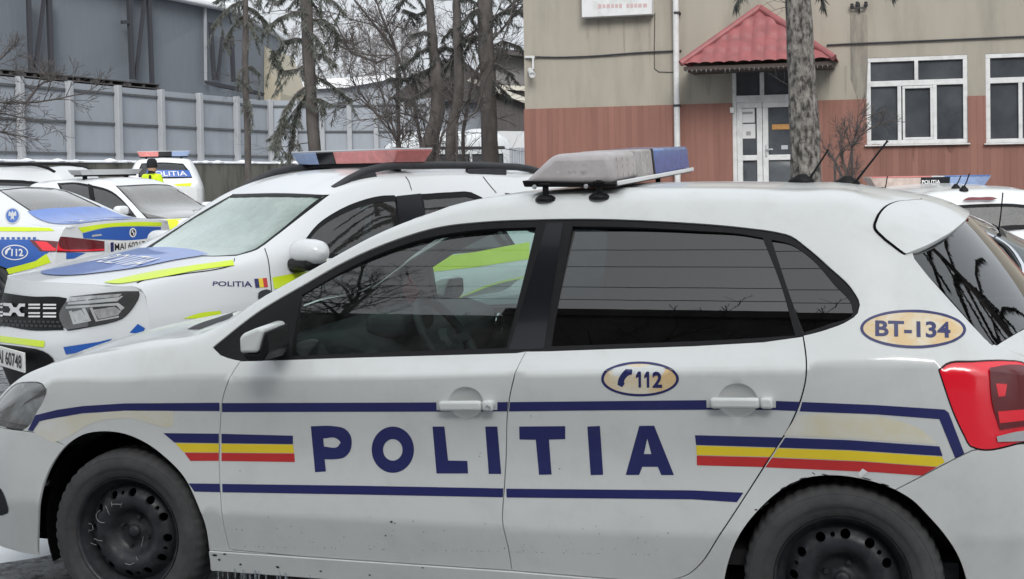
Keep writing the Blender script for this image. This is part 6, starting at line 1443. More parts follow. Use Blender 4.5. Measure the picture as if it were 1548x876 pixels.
k = MB(); k.prism([SP(309, 121.5, 4.2), SP(382, 136, 4.2), SP(380, 141, 4.2), SP(309, 127, 4.2)], np.array(fw)*[1, 1, 0]*3); adopt(k.build('lean_to_roof', M['steel_dark'], None), sh)
M['pallet_wood'] = mat('weathered_pallet_wood', (.085, .08, .078), rough=.9, var=.3, vscale=3)
pd = lambda x: fdepth(x)+1.2
plab = ['leftmost of the wooden pallets behind the fence, cut by the photo edge', 'wooden pallet behind the fence below the first pair of warehouse struts', 'wooden pallet behind the fence just right of the first pair of struts', 'wooden pallet behind the fence, fourth from the left', 'wooden pallet behind the fence, left of the second pair of warehouse struts', 'rightmost of the wooden pallets behind the fence, beneath the second pair of struts']
for i, (x0, x1) in enumerate(((-14,19),(22,56),(58,82),(84,128),(132,178),(181,228))):
    y0 = 116+.0916*(x0)-.5; y1 = 116+.0916*x1-.5
    a, b = at_depth(x0, y0, pd(x0)), at_depth(x1, y1, pd(x1)); p = empty('pallet', (a+b)/2-[0, 0, .16], 0, label=plab[i], cat='pallet', group='pallets along the top of the fence'); pl = np.array(p.location)
    d = (b-a); L = np.linalg.norm(d); d /= L; nb = np.array([d[1], -d[0], 0])
    for zz in (.0, .15, .30):
        k = MB(); k.beam(a-pl+[0, 0, zz-.13], b-pl+[0, 0, zz-.13], .9 if zz else .8, .035); k.build('deck', M['pallet_wood'], p)
    for t in (.06, .5, .94):
        k = MB(); k.beam(a-pl+d*L*t+[0, 0, -.12]+nb*.4, a-pl+d*L*t+[0, 0, -.12]-nb*.4, .12, .10); k.beam(a-pl+d*L*t+[0, 0, .095]+nb*.4, a-pl+d*L*t+[0, 0, .095]-nb*.4, .12, .10); k.build('block', M['pallet_wood'], p)
    k = MB(); k.beam(at_depth(x0, y0+1, pd(x0))*[1,1,0]+[0,0,-.5], at_depth(x0, y0+1, pd(x0))*[1,1,0]+[0,0,.2], .1)
M['tan_sheet'] = mat('tan_membrane', (.48, .43, .33), rough=.8, var=.08, vscale=.6, dirt=(.35, .31, .24, .5), dscale=.6)
tb = empty('tan_hall', at_depth(385, 247, 72)*[1, 1, 0], 0, label='tan sheet-covered hall with a sloping end behind the fence, right of the warehouse', cat='hall')
adopt(poly_block('hall_shell', [(340,250),(425,250),(424,141),(398,66),(378,66),(340,80)], 72, 10, M['tan_sheet'], None), tb)
lo = empty('snowy_hall', at_depth(500, 247, 84)*[1, 1, 0], 0, label='low hall with a wide snow-covered roof showing over the fence between the conifers', cat='hall')
adopt(poly_block('hall_wall', [(405,250),(660,250),(660,150),(597,119),(522,133),(420,138),(405,140)], 84, 12, M['concrete'], None), lo)
adopt(poly_block('snowy_roof', [(405,139),(422,137),(524,132.5),(600,118),(600,113),(570,114.5),(425,124),(405,127)], 83.5, 13, M['snow'], None), lo)
M['old_boards'] = board_mat('grey_weathered_boards', (.105, .10, .10), (.19, .185, .18), .3)
M['old_boards_dark'] = board_mat('dark_weathered_boards', (.035, .03, .03), (.07, .062, .06), .3)
M['roof_dark'] = mat('dark_old_roofing', (.075, .068, .068), rough=.9, var=.3, vscale=1.2)
M['cream_trim'] = mat('cream_trim', (.50, .48, .42), rough=.7, var=.1, vscale=2); M['whitewash'] = mat('whitewashed_wall', (.52, .53, .54), rough=.9, var=.08, vscale=1.5)
h1 = empty('old_house', at_depth(670, 247, 62)*[1, 1, 0], 0, label='low old house with a dark brown roof half hidden by the bare trees', cat='house')
adopt(poly_block('house_wall', [(604,250),(742,250),(742,152),(604,152)], 62, 6, M['concrete'], None), h1)
adopt(poly_block('house_roof', [(578,157),(672,88),(700,92),(742,124),(742,154),(660,153),(655,158)], 61.3, 8, M['roof_dark'], None), h1)
h2 = empty('board_house', at_depth(770, 247, 58)*[1, 1, 0], 0, label='tall grey board-clad house with cream eaves beside the office building', cat='house')
adopt(poly_block('upper_wall', [(736,250),(860,250),(860,96),(736,82)], 58.4, 7, M['old_boards'], None), h2)
adopt(poly_block('roof', [(722,78),(860,92),(860,86),(730,70)], 57.4, 9, M['roof_dark'], None), h2)
adopt(poly_block('eave', [(706,122),(712,117),(860,172),(860,182)], 57.0, 1, M['cream_trim'], None), h2)
adopt(poly_block('lean_to_wall', [(736,250),(860,250),(860,176),(760,142),(736,140)], 57.6, .6, M['old_boards_dark'], None), h2)
adopt(poly_block('upper_band', [(740,128),(860,134),(860,142),(740,134)], 58.0, .3, M['cream_trim'], None), h2)
adopt(poly_block('base_wall', [(736,250),(860,250),(860,200),(736,198)], 57.2, .3, M['whitewash'], None), h2)
adopt(poly_block('corner_post', [(744,200),(748,200),(745,138),(741,138)], 57.0, .15, M['whitewash'], None), h2)
cf = empty('corrugated_fence', at_depth(775, 247, 52)*[1, 1, 0], 0, label='light grey corrugated metal fence between the van and the office building', cat='fence')
k = MB(); a = at_depth(752, 224, 52); b = at_depth(830, 223, 52); nbs = 60
top = [a+(b-a)*i/nbs+np.array(fw)*[1,1,0]*(.06*(i % 4 in (0, 1))) for i in range(nbs+1)]; V = top+[p*[1,1,0]+[0,0,-.3] for p in top]
k.add(V, [(i, i+1, nbs+2+i, nbs+1+i) for i in range(nbs)]); adopt(k.build('metal_sheet', mat('pale_corrugated_metal', (.36, .38, .41), rough=.6, metal=.2), None), cf)
# ---------------- van
R_VAN = [
 (.12, [(.70,.3),(.80,.45),(.82,.70),(.80,.95),(.74,1.05),(.66,1.10),(.33,1.13),(0,1.14)]),
 (.70, [(.92,.3),(.97,.5),(.98,.80),(.97,1.05),(.93,1.2),(.82,1.32),(.42,1.36),(0,1.37)]),
 (1.25, [(.93,.3),(.98,.5),(.99,.85),(.985,1.15),(.955,1.38),(.80,1.86),(.45,1.92),(0,1.94)]),
 (1.65, [(.93,.3),(.98,.5),(.99,.85),(.985,1.15),(.965,1.42),(.79,2.25),(.44,2.38),(0,2.42)]),
 (2.1, [(.93,.3),(.98,.5),(.99,.85),(.985,1.15),(.97,1.45),(.82,2.45),(.44,2.64),(0,2.68)]),
 (2.8, [(.93,.3),(.98,.5),(.99,.85),(.985,1.15),(.97,1.45),(.84,2.48),(.44,2.70),(0,2.74)]),
 (4.5, [(.93,.3),(.98,.5),(.99,.85),(.985,1.15),(.97,1.45),(.84,2.48),(.44,2.70),(0,2.74)]),
 (5.5, [(.93,.3),(.98,.5),(.99,.85),(.985,1.15),(.97,1.45),(.84,2.46),(.44,2.68),(0,2.72)]),
 (5.62, [(.88,.32),(.92,.5),(.93,.85),(.92,1.15),(.90,1.45),(.80,2.38),(.42,2.58),(0,2.62)]),
 (5.66, [(.7,.4),(.75,.5),(.76,.85),(.75,1.15),(.73,1.45),(.66,2.25),(.36,2.4),(0,2.45)])]
vp = at_depth(548, 247, 40.5)
VN = Car('white_van', vp[:2], R(243), 0, R_VAN, M['white2'], 'white high-roof van with dark side windows parked behind the trees', cat='van', dist=45)
VN.window(VN.S.near_uv([VN.lon_w((x, y, z)) for x, y, z in [(1.0,-.70,1.62),(1.0,-.35,1.64),(1.0,0,1.65),(1.0,.35,1.64),(1.0,.70,1.62),(1.52,.62,2.15),(1.56,0,2.2),(1.52,-.62,2.15)]]), M['glass_bg'], .03, 'windscreen', mirror=False)
for a, b in ((1.55, 2.15), (2.3, 3.7), (3.8, 5.2)): VN.window(VN.side_uv([(a,1.30),(b,1.30),(b,1.98),(a+(.25 if a < 2 else 0),1.98)]), M['glass_tint'], .04, 'side_window')
VN.finish(wheels=(.95, 4.4), wr=.34)
tb_ = VN.side_uv([(1.9,2.12),(5.3,2.12),(5.3,2.22),(1.9,2.22)]); VN.S.both('roof_trim', [tb_], mat=M['plastic'], parent=VN.e, sp=.3, off=.01)
# ---------------- person in a high-visibility jacket
def skin_body(name, joints, edges, m, parent=None, sub=2, root=0):
    me = bpy.data.meshes.new(name); me.from_pydata([j[:3] for j in joints], edges, []); o = bpy.data.objects.new(name, me); COL.objects.link(o); me.materials.append(m)
    md = o.modifiers.new('skin', 'SKIN'); md.use_smooth_shade = True
    for i, j in enumerate(joints): me.skin_vertices[0].data[i].radius = (j[3], j[4] if len(j) > 4 else j[3])
    me.skin_vertices[0].data[root].use_root = True
    s = o.modifiers.new('sub', 'SUBSURF'); s.levels = s.render_levels = sub; o.parent = parent; return o
pp = at_depth(229, 247, 26.5); pz = ground_z(pp[0], pp[1]); PS = empty('person', (pp[0], pp[1], pz), R(-20), label='person in a fluorescent yellow jacket and black cap seen from behind by the far SUV', cat='person'); PS.scale = (1.02, 1.02, 1.0)
M['skin'] = mat('skin', (.45, .27, .2), rough=.6); M['cloth_black'] = mat('black_cloth', (.012, .012, .015), rough=.9); M['hivis'] = mat('fluorescent_jacket', (.60, .78, .02), rough=.8, var=.1, vscale=8)
J = [(0,0,.95,.13,.11),(0,0,1.15,.13,.105),(0,0,1.38,.16,.11),(0,.0,1.48,.06),(0,.01,1.60,.085,.10),(0,.01,1.70,.075,.09),
 (-.19,0,1.40,.065),(-.25,.05,1.14,.05),(-.20,.20,.98,.042),(-.16,.28,.95,.04),(.19,0,1.40,.065),(.25,.03,1.13,.05),(.22,.12,.92,.042),(.21,.16,.84,.04),
 (-.10,0,.88,.10),(-.11,.01,.50,.07),(-.12,-.02,.09,.05),(-.12,.12,.04,.045),(.10,0,.88,.10),(.11,.02,.50,.07),(.12,0,.09,.05),(.12,.14,.04,.045)]
Ed = [(0,1),(1,2),(2,3),(3,4),(4,5),(2,6),(6,7),(7,8),(8,9),(2,10),(10,11),(11,12),(12,13),(0,14),(14,15),(15,16),(16,17),(0,18),(18,19),(19,20),(20,21)]
skin_body('body', J, Ed, M['cloth_black'], PS)
JJ = [(0,0,.92,.15,.13),(0,0,1.15,.15,.125),(0,0,1.37,.185,.13),(0,0,1.46,.10,.09),(-.20,0,1.40,.085),(-.26,.05,1.15,.068),(-.21,.18,1.0,.055),(.20,0,1.40,.085),(.26,.03,1.14,.068),(.23,.12,.98,.055)]
skin_body('jacket', JJ, [(0,1),(1,2),(2,3),(2,4),(4,5),(5,6),(2,7),(7,8),(8,9)], M['hivis'], PS)
k = MB(); k.lathe([(0,.12),(.06,.11),(.095,.07),(.105,.0),(.105,-.05),(.10,-.07)], (0, .01, 1.66), (0, 0, 1), 18); k.build('cap', M['cloth_black'], PS, smooth=True)
k = MB(); k.tube([(.10,-.125,1.44),(.11,-.14,1.30),(.10,-.13,1.0)], .022, 8); k.build('strap', M['cloth_black'], PS, smooth=True)
k = MB(); k.lathe([(0,.11),(.05,.10),(.085,.05),(.092,0),(.085,-.06),(.06,-.11),(0,-.13)], (0, .012, 1.60), (0, 0, 1), 16); k.build('head', M['skin'], PS, smooth=True)
# ---------------- trees
M['bark_dark'] = mat('dark_bark', (.085, .076, .072), rough=.95, var=.4, vscale=6, bump=.5, bscale=25, stretch=(1, 1, .35))
M['bark_grey'] = mat('lichen_bark', (.205, .192, .175), rough=.95, var=.45, vscale=16, dirt=(.028, .025, .024, .95), dscale=20, dpos=(.43, .60), bump=1., bscale=18, stretch=(1, 1, .55))
M['twig'] = mat('bare_twig', (.085, .075, .072), rough=.95, var=.2, vscale=4)
M['twig_pale'] = mat('pale_far_twig', (.30, .29, .29), rough=.95)  # paler copy of the twig colour, distance haze painted in
M['needle'] = mat('grey_green_needles', (.105, .112, .098), rough=.9, var=.45, vscale=5)  # base colour lightened to carry the haze of distance
M['needle_dark'] = mat('dark_needles', (.055, .060, .055), rough=.9, var=.45, vscale=5)
def twigs(mb, p, d, L, r, depth, sp=.5, n=3, droop=0., rs=random, up_=0.05, minr=.002, sides=5):
    """one wandering branch with smaller ones along it"""
    p = np.array(p, float); d = np.array(d, float); d /= np.linalg.norm(d); k = max(3, int(L/.25)) if depth > 1 else 4; pts = [p]; dirs = [d]
    for i in range(k):
        d = d+np.array([rs.gauss(0, 1), rs.gauss(0, 1), rs.gauss(0, 1)])*.13+[0, 0, up_-droop]; d /= np.linalg.norm(d); p = p+d*L/k; pts.append(p); dirs.append(d)
    mb.tube(pts, [max(minr, r*(1-.75*i/k)) for i in range(k+1)], sides if depth > 1 else 3, cap=False)
    ends = [(pts[-1], dirs[-1])]
    if depth > 0:
        for j in range(n):
            i = min(k, max(1, int(k*(.25+.72*(j+rs.random())/n)))); a = rs.uniform(0, 6.28); dd = dirs[i]; s = np.cross(dd, (0, 0, 1)); s /= (np.linalg.norm(s)+1e-6); t = np.cross(s, dd)
            nd = dd*.75+(s*math.cos(a)+t*math.sin(a))*sp*rs.uniform(.9, 1.6)
            ends += twigs(mb, pts[i], nd, L*rs.uniform(.38, .62), r*(1-.7*i/k)*.62, depth-1, sp, max(2, n-0), droop, rs, up_, minr, sides)
    return ends
def trunk_tube(pts, rad, n=14, wob=.06, seed=1):
    rs = random.Random(seed); P = sm([(p[0], p[2]) for p in pts], False, step=.25); Yv = np.interp(np.linspace(0, 1, len(P)), np.linspace(0, 1, len(pts)), [p[1] for p in pts])
    rr = np.interp(np.linspace(0, 1, len(P)), np.linspace(0, 1, len(rad)), rad); k = MB()
    k.tube([(p[0], y, p[1]) for p, y in zip(P, Yv)], list(rr), n)
    k.v = [tuple(np.array(v)+np.array([rs.gauss(0, 1), rs.gauss(0, 1), 0])*wob*rr.mean()) for v in k.v]; return k
def sprays(mb, path, n, ln, w, rs, hang=.8, side=.5):
    """needle sprays hanging along a bough"""
    path = [np.array(p) for p in path]; seg = len(path)-1
    for i in range(n):
        t = (rs.random()**.75)*seg; a = int(min(t, seg-1e-6)); p = path[a]+(path[a+1]-path[a])*(t-a); d = path[a+1]-path[a]; d = d/(np.linalg.norm(d)+1e-6)
        v = d*rs.uniform(.1, .7)+np.array([rs.gauss(0, side), rs.gauss(0, side), -hang*rs.uniform(.4, 1.5)]); v /= np.linalg.norm(v); L = ln*rs.uniform(.4, 1.25)
        s = np.cross(v, (rs.gauss(0, 1), rs.gauss(0, 1), rs.gauss(0, .4))); s /= (np.linalg.norm(s)+1e-6); s *= w*rs.uniform(.5, 1.2)
        m_ = p+v*L*.45+s*.2; e_ = p+v*L+np.array([0, 0, -.05*L]); mb.add([p, m_+s, e_, m_-s], [(0, 1, 2, 3)])
def tree_empty(px_, z, label, cat='tree', group=None, name='conifer_tree'): p = at_depth(px_, 247, z); return empty(name, (p[0], p[1], ground_z(p[0], p[1])-.05), 0, label=label, cat=cat, group=group), p
def tp(e, x, y, z): return at_depth(x, y, z)-np.array(e.location)
def conifer(label, z, tpx, rad, boughs, bark, needle, seed, dens=1., ln=.17, w=.011, twn=4):
    """tpx: trunk points in the picture; boughs: polylines in the picture with depth offset"""
    rs = random.Random(seed); e, _ = tree_empty(tpx[-1][0], z, label)
    base = tp(e, tpx[-1][0], tpx[-1][1], z); pts = [tp(e, x, y, z) for x, y in tpx]+[np.array([base[0], base[1], 0.])]
    pts = pts[::-1]; tk = trunk_tube(pts, rad, seed=seed).build('trunk', bark, e, smooth=True)
    wd, nd = MB(), MB()
    for bpx, dz, k in boughs:
        P = [tp(e, x, y, z+dz*i/(len(bpx)-1)) for i, (x, y) in enumerate(bpx)]; wd.tube(P, list(np.linspace(.03, .006, len(P))), 5, cap=False)
        sprays(nd, P, int(k*dens*4.2), ln, w, rs)
        for j in range(int(k*dens/26)+1):
            t = rs.random(); a = int(t*(len(P)-1)); q0 = P[a]+(P[a+1]-P[a])*rs.random(); d = np.array([rs.gauss(0, .5), rs.gauss(0, .5), -.8+rs.gauss(0, .3)]); L = rs.uniform(.3, .8); q1 = q0+d/np.linalg.norm(d)*L; wd.tube([q0, (q0+q1)/2+[0, 0, .03], q1], [.008, .005, .002], 3, cap=False); sprays(nd, [q0, (q0+q1)/2, q1], 75, ln*.85, w, rs)
    for j in range(twn):
        a = rs.randint(1, len(pts)-1); t = rs.random(); q0 = pts[a-1]+(pts[a]-pts[a-1])*t; twigs(wd, q0, (rs.gauss(0, 1), rs.gauss(0, .6), rs.uniform(-.3, .3)), rs.uniform(.8, 1.8), .014, 2, .6, 4, .02, rs)
    wd.build('branches', M['twig'], e, smooth=True); nd.build('crown', needle, e)
    return e
conifer('slender conifer with ragged drooping sprays standing in front of the concrete fence', 30, [(461,-60),(463,0),(465,60),(468,120),(473,190),(476,232)], [.15,.15,.14,.135,.13,.12],
 [([(466,95),(450,105),(430,108),(418,95),(412,75)],-.5,150), ([(465,62),(448,58),(430,62),(415,85)],.6,170), ([(468,128),(450,140),(432,165),(420,200),(412,222)],-.9,420), ([(468,140),(455,155),(445,185),(440,220)],.3,300), ([(466,20),(445,18),(420,28),(400,45)],-.6,160), ([(464,30),(490,30),(505,42),(512,58)],.5,130), ([(463,2),(480,-8),(505,2),(522,20)],-.4,140), ([(469,115),(492,122),(515,140),(530,150)],.8,110), ([(464,-20),(440,-14),(418,4)],.3,160), ([(470,150),(485,150),(500,158)],-.5,70), ([(466,85),(485,82),(500,90),(508,98)],.5,80), ([(464,45),(478,55),(490,75)],-.8,90)], M['bark_dark'], M['needle'], 11, .85)
conifer('thin conifer with grey-green foliage at the right end of the warehouse', 40, [(372,-50),(371,0),(371,50),(370,110),(372,150),(374,235)], [.10,.10,.10,.095,.09,.08],
 [([(371,0),(350,8),(330,28),(322,40)],-.5,230), ([(371,10),(385,15),(400,30),(408,42)],.5,200), ([(371,-10),(395,-12),(415,0)],-.5,200), ([(371,22),(358,32),(345,52),(340,66)],.6,190), ([(371,30),(380,40),(388,56)],-.6,120), ([(371,-15),(345,-12),(325,2)],.5,200), ([(370,105),(380,100),(392,112)],.5,60), ([(370,100),(362,108),(358,125)],-.5,60), ([(371,148),(376,152),(380,172)],-.4,60)], M['bark_dark'], M['needle'], 12, 1.)
conifer('dark conifer with the thickest trunk of the clump left of the office building', 33, [(733,-60),(733,0),(734,60),(737,120),(739,190),(741,235)], [.24,.22,.20,.19,.19,.18],
 [([(735,40),(755,20),(775,12),(792,20)],-.6,160), ([(735,75),(760,62),(785,70),(800,88)],.5,120), ([(734,10),(712,18),(695,40)],-.5,140), ([(737,110),(752,128),(765,140),(772,150)],-.6,100), ([(735,0),(750,-15),(785,-10)],.5,160), ([(735,55),(715,60),(700,80),(692,100)],.6,120), ([(736,90),(752,98),(775,112)],-.3,60)], M['bark_dark'], M['needle_dark'], 13, .8, twn=16)
conifer('crooked dark conifer leaning over the white van, with a ragged low bough of needles', 34, [(646,-60),(649,0),(654,60),(660,120),(661,170),(650,215),(641,250)], [.17,.19,.20,.17,.12,.11,.10],
 [([(655,70),(635,78),(618,92),(605,100)],-.6,170), ([(658,100),(640,108),(615,118),(588,118)],.6,240), ([(660,125),(640,138),(620,150),(598,146)],-.5,220), ([(650,15),(630,22),(610,14)],.5,110), ([(648,-10),(620,-10),(600,8)],-.5,140), ([(656,80),(672,70),(690,76)],.5,110), ([(655,50),(640,48),(622,52)],-.4,80)], M['bark_dark'], M['needle_dark'], 14, .8, twn=14)
conifer('dark double-stemmed tree between the crooked conifer and the thickest trunk', 33.5, [(690,-60),(690,0),(692,60),(694,110),(692,150),(682,195),(681,250)], [.13,.13,.14,.13,.11,.10,.09],
 [([(692,70),(705,60),(720,52)],-.5,90), ([(693,40),(680,46),(668,62)],.5,90), ([(690,5),(705,-5),(722,5)],-.4,90), ([(691,85),(678,95),(668,112)],.5,90)], M['bark_dark'], M['needle_dark'], 15, .7, twn=20)
# near mottled trunk in front of the porch
e, _ = tree_empty(1218, 13.5, 'stout mottled grey trunk with dark lichen standing before the porch and entrance', name='mottled_tree')
pts = [tp(e, x, y, 13.5) for x, y in [(1222,330),(1219,280),(1216,200),(1212,120),(1208,40),(1205,-20),(1202,-120),(1200,-320)]]; b0 = pts[0]; pts = [np.array([b0[0], b0[1], 0.])]+pts
trunk_tube(pts, [.165,.16,.150,.147,.138,.128,.122,.118,.10], 28, .05, 4).build('trunk', M['bark_grey'], e, smooth=True)
wd, nd = MB(), MB(); rs = random.Random(5)
for L, k in (([(1207,-10),(1170,-30),(1135,-22),(1118,-4),(1112,8)], 110), ([(1207,-20),(1230,-25),(1242,-8),(1246,12)], 100), ([(1207,-30),(1270,-45),(1330,-30),(1352,-6)], 120), ([(1206,-60),(1160,-80),(1110,-50)], 160), ([(1206,-60),(1260,-90),(1320,-70)], 160)):
    P = [tp(e, x, y, 13.5) for x, y in L]; wd.tube(P, list(np.linspace(.022, .006, len(P))), 5, cap=False); sprays(nd, P[-3:], k, .12, .008, rs, .9, .35)
for i in range(8):
    z_ = rs.uniform(2.2, 5); q0 = np.array([np.interp(z_, [p[2] for p in pts], [p[0] for p in pts]), 0, z_]); twigs(wd, q0, (rs.gauss(0, 1), rs.gauss(0, .5), .2), rs.uniform(.2, .5), .006, 1, .6, 3, 0, rs)
wd.build('branches', M['twig'], e, smooth=True); nd.build('crown', M['needle_dark'], e)
def bare(label, px_, z, base, stems, name='bare_tree', m='twig', cat='tree', seed=3, depth=3, n=4, sp=.5, r0=.03, L=2., minr=.003):
    rs = random.Random(seed); e, _ = tree_empty(px_, z, label, cat, name=name); wd, tk = MB(), MB()
    for st in stems:
        P = [tp(e, x, y, z) for x, y in st]; 
        if base: P = [P[0]*[1, 1, 0]]+P
        tk.tube(P, list(np.linspace(r0, r0*.35, len(P))), 7, cap=False)
        for i in range(1, len(P)):
            for j in range(n):
                q0 = P[i-1]+(P[i]-P[i-1])*rs.random(); d = (P[i]-P[i-1]); d = d/np.linalg.norm(d)*.8+np.array([rs.gauss(0, .55), rs.gauss(0, .45), rs.gauss(.1, .3)]); twigs(wd, q0, d, L*rs.uniform(.5, 1.1), r0*.34, depth, sp, 4, 0, rs, .05, minr)
    tk.build('trunk', M[m], e, smooth=True); wd.build('crown', M[m], e, smooth=True); return e
bare('leafless shrub with arching grey branches in front of the van', 612, 31, True, [[(609,245),(598,205),(585,165),(570,120),(560,75)], [(612,240),(585,185),(545,150),(510,158)], [(660,245),(668,205),(690,175),(715,140),(740,85)], [(662,200),(640,180),(600,170),(565,182)], [(690,190),(720,170),(735,120),(760,60),(775,20)], [(600,210),(570,175),(545,140),(530,120)]], 'bare_shrub', cat='shrub', seed=21, depth=2, n=4, r0=.035, L=1.0, minr=.004)
bare('tall leafless tree with thin high limbs spreading over the van', 600, 36, True, [[(640,240),(625,150),(600,80),(575,20),(560,-30)], [(600,80),(560,30),(520,-20)], [(700,200),(715,120),(745,60),(790,10),(810,-30)], [(655,130),(700,60),(760,20),(790,-10)], [(600,82),(570,95),(530,80),(505,30)]], seed=22, depth=3, n=3, r0=.06, L=1.7, minr=.006)
bare('small leafless sapling against the red-brown boards beneath the window', 1276, 16.6, True, [[(1277,300),(1276,272),(1262,245),(1243,220)], [(1277,275),(1284,250),(1288,225),(1298,208),(1318,192)], [(1280,262),(1272,235),(1268,212)], [(1262,245),(1272,228),(1286,215)], [(1288,225),(1296,195),(1310,165)]], 'bare_sapling', cat='tree', seed=23, depth=2, n=2, r0=.020, L=.42, minr=.0028)
bare('leafless tree at the left edge whose thin branches cross the concrete fence', -60, 24, False, [[(-90,230),(-70,150),(-40,156),(0,155),(55,155),(95,148),(132,140)], [(-60,140),(-30,110),(0,90),(24,68)], [(-70,170),(-35,170),(5,172),(40,180)], [(40,155),(58,130),(75,120),(60,105)], [(-70,160),(-30,185),(0,200),(20,205)]], seed=24, depth=2, n=3, r0=.03, L=.8, minr=.004)
for i, (x, z, h) in enumerate(((520, 110, 70), (565, 120, 55), (440, 105, 88), (610, 115, 62))):
    bare(['pale far leafless tree above the snowy roof, between the slender and the crooked conifer', 'pale far leafless tree just left of the crooked conifer', 'pale far leafless tree behind the slender conifer', 'pale far leafless tree behind the crooked conifer'][i], x, z, True, [[(x,150),(x+3,115),(x-2,h+15),(x+6,h)], [(x,125),(x-14,95),(x-22,h+8)], [(x+1,118),(x+15,92),(x+24,h+10)]], seed=30+i, depth=3, n=3, r0=.12, L=3.2, minr=.018, m='twig_pale')
# ---------------- across the yard, behind the camera: seen as reflections in the glass and paint
ob = empty('brick_store', (2, -24, 0), 0, label='long dark flat-roofed store building across the yard, reflected in the car windows', cat='building')
M['store'] = mat('dark_render', (.085, .08, .078), rough=.9, var=.15, vscale=.6)
k = MB(); k.box((-1.5, 0, 8.1), (27, 8, 16.2)); k.build('store_wall', M['store'], ob)
k = MB(); k.box((-3, 0, 16.5), (11, 8.4, .6)); k.build('parapet', M['roof_dark'], ob)
for i, z0 in enumerate((9.9, 10.6, 11.0, 11.9, 12.6)):
    k = MB(); k.tube([(-40+80*t, -12+i*.4, z0+1.6*(2*t-1)**2) for t in np.linspace(0, 1, 30)], .016, 5); tag(k.build('power_line', M['ink'], None, smooth=True), 'one of several black power lines strung across the yard, reflected in the rear side windows', 'cable', 'power lines over the yard')
for i, (x, y, h) in enumerate(((-6.2, -12.5, 12.), (-1.6, -15.5, 11.), (13.5, -6., 11.))):
    rs = random.Random(50+i); e = empty('bare_tree', (x, y, 0), 0, label=['leafless tree across the yard, reflected in the front door window', 'leafless tree across the yard, reflected beside the door pillar', 'leafless tree across the yard, reflected in the hatch window'][i], cat='tree'); tk, wd = MB(), MB()
    tk.tube([(0,0,0),(.1,.1,3),(0,.2,6),(.1,0,h)], [.2,.17,.12,.03], 10)
    for j in range(34):
        z = 3+(h-3.2)*rs.random(); a = rs.uniform(0, 6.28); twigs(wd, (0, 0, z), (math.cos(a), math.sin(a), rs.uniform(-.1, .6)), rs.uniform(2.2, 4.2)*(1.25-.6*z/h), .045, 3, .5, 4, .02, rs, .03, .006)
    tk.build('trunk', M['bark_dark'], e, smooth=True); wd.build('branches', M['twig'], e, smooth=True)

rs = random.Random(77); e = empty('conifer_tree', (9.6, 4.6, 0), 0, label='tall conifer standing right of the photo, mirrored in the hatch window of the side-on car', cat='tree'); tk, wd, nd = MB(), MB(), MB()
tk.tube([(0,0,-.1),(.05,0,4),(0,.05,9),(0,0,12)], [.2,.17,.1,.03], 10)
for j in range(38):
    z = 2.6+9*rs.random(); a = rs.uniform(0, 6.28); L = 2.6*(1-(z-2)/12)+.5; d = np.array([math.cos(a), math.sin(a), 0]); P = [np.array([0, 0, z])+d*L*t+np.array([0, 0, -.55*t*t*L]) for t in (0, .35, .7, 1)]
    wd.tube(P, [.03, .022, .014, .005], 5, cap=False); sprays(nd, P, 700, .17, .022, rs)
tk.build('trunk', M['bark_dark'], e, smooth=True); wd.build('branches', M['twig'], e, smooth=True); nd.build('crown', M['needle_dark'], e)
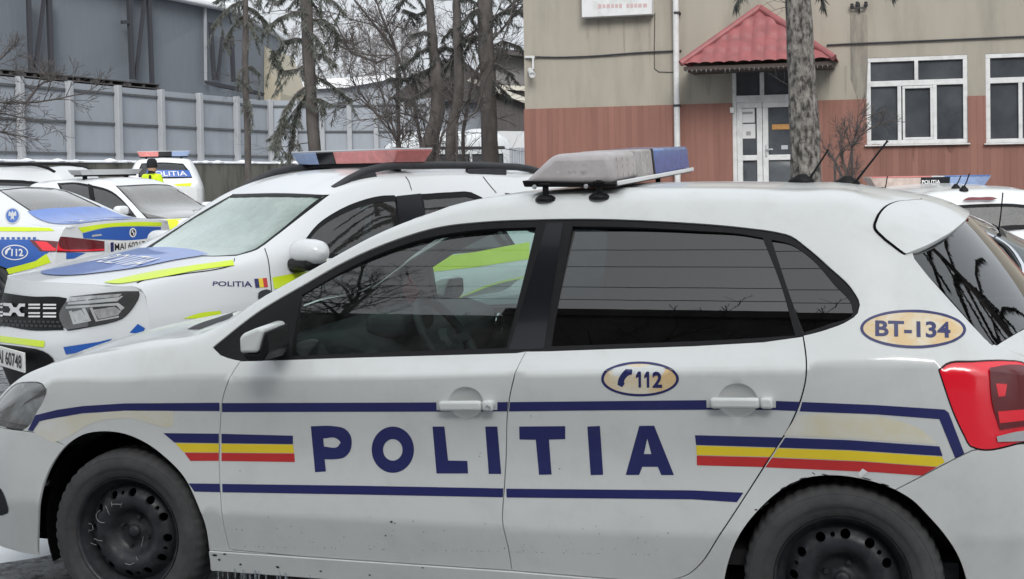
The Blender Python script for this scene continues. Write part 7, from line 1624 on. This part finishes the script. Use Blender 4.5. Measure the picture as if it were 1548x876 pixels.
# ------------------------------------------------------------------ light, sky, camera
def world():
    w = bpy.data.worlds.new('World'); SC.world = w; w.use_nodes = True; nt = w.node_tree; nt.nodes.clear()
    out = nt.nodes.new('ShaderNodeOutputWorld'); bg = nt.nodes.new('ShaderNodeBackground')
    sk = nt.nodes.new('ShaderNodeTexSky'); sk.sky_type = 'NISHITA'; sk.sun_disc = False
    sk.sun_elevation = R(34); sk.sun_rotation = R(160); sk.air_density = 1.; sk.dust_density = 6.; sk.ozone_density = 1.
    # overcast: thick cloud takes the colour and most of the direction out of the sky light
    hs = nt.nodes.new('ShaderNodeHueSaturation'); hs.inputs['Saturation'].default_value = .12; nt.links.new(sk.outputs[0], hs.inputs['Color'])
    mx = nt.nodes.new('ShaderNodeMix'); mx.data_type = 'RGBA'; mx.inputs[0].default_value = .72
    nt.links.new(hs.outputs[0], mx.inputs[6]); mx.inputs[7].default_value = (7.75, 8.25, 8.8, 1)
    # an overcast sky is brightest overhead
    tc = nt.nodes.new('ShaderNodeTexCoord'); sx = nt.nodes.new('ShaderNodeSeparateXYZ'); nt.links.new(tc.outputs['Generated'], sx.inputs[0])
    mr = nt.nodes.new('ShaderNodeMapRange'); mr.inputs[1].default_value = 0.; mr.inputs[2].default_value = 1.; mr.inputs[3].default_value = .76; mr.inputs[4].default_value = 1.12; nt.links.new(sx.outputs[2], mr.inputs[0])
    vm = nt.nodes.new('ShaderNodeVectorMath'); vm.operation = 'SCALE'; nt.links.new(mx.outputs[2], vm.inputs[0]); nt.links.new(mr.outputs[0], vm.inputs['Scale'])
    nt.links.new(vm.outputs[0], bg.inputs[0]); bg.inputs[1].default_value = .1
    nt.links.new(bg.outputs[0], out.inputs[0])
    l = bpy.data.lights.new('sun', 'SUN'); l.energy = 1.5; l.angle = R(25); l.color = (1, .97, .93)
    o = bpy.data.objects.new('sun', l); COL.objects.link(o)
    el, az = R(34), R(160)
    d = Vector((math.sin(az)*math.cos(el), math.cos(az)*math.cos(el), math.sin(el)))
    o.rotation_euler = d.to_track_quat('Z', 'Y').to_euler()
world()
cd = bpy.data.cameras.new('camera'); co = bpy.data.objects.new('camera', cd); COL.objects.link(co)
cd.sensor_fit = 'HORIZONTAL'; cd.sensor_width = 36; cd.lens = F/W_*36; cd.shift_y = -(H_/2-CY)/W_; cd.clip_end = 2000; cd.clip_start = .05
m = Matrix(((rt[0], up[0], -fw[0], CAM[0]), (rt[1], up[1], -fw[1], CAM[1]), (rt[2], up[2], -fw[2], CAM[2]), (0, 0, 0, 1)))
co.matrix_world = m; SC.camera = co
SC.view_settings.view_transform = 'Standard'; SC.view_settings.look = 'None'; SC.view_settings.gamma = 1; SC.view_settings.exposure = .55
SC.render.engine = 'CYCLES'; SC.cycles.use_denoising = True
SC.cycles.max_bounces = 8; SC.cycles.transparent_max_bounces = 24; SC.cycles.glossy_bounces = 4; SC.cycles.diffuse_bounces = 4
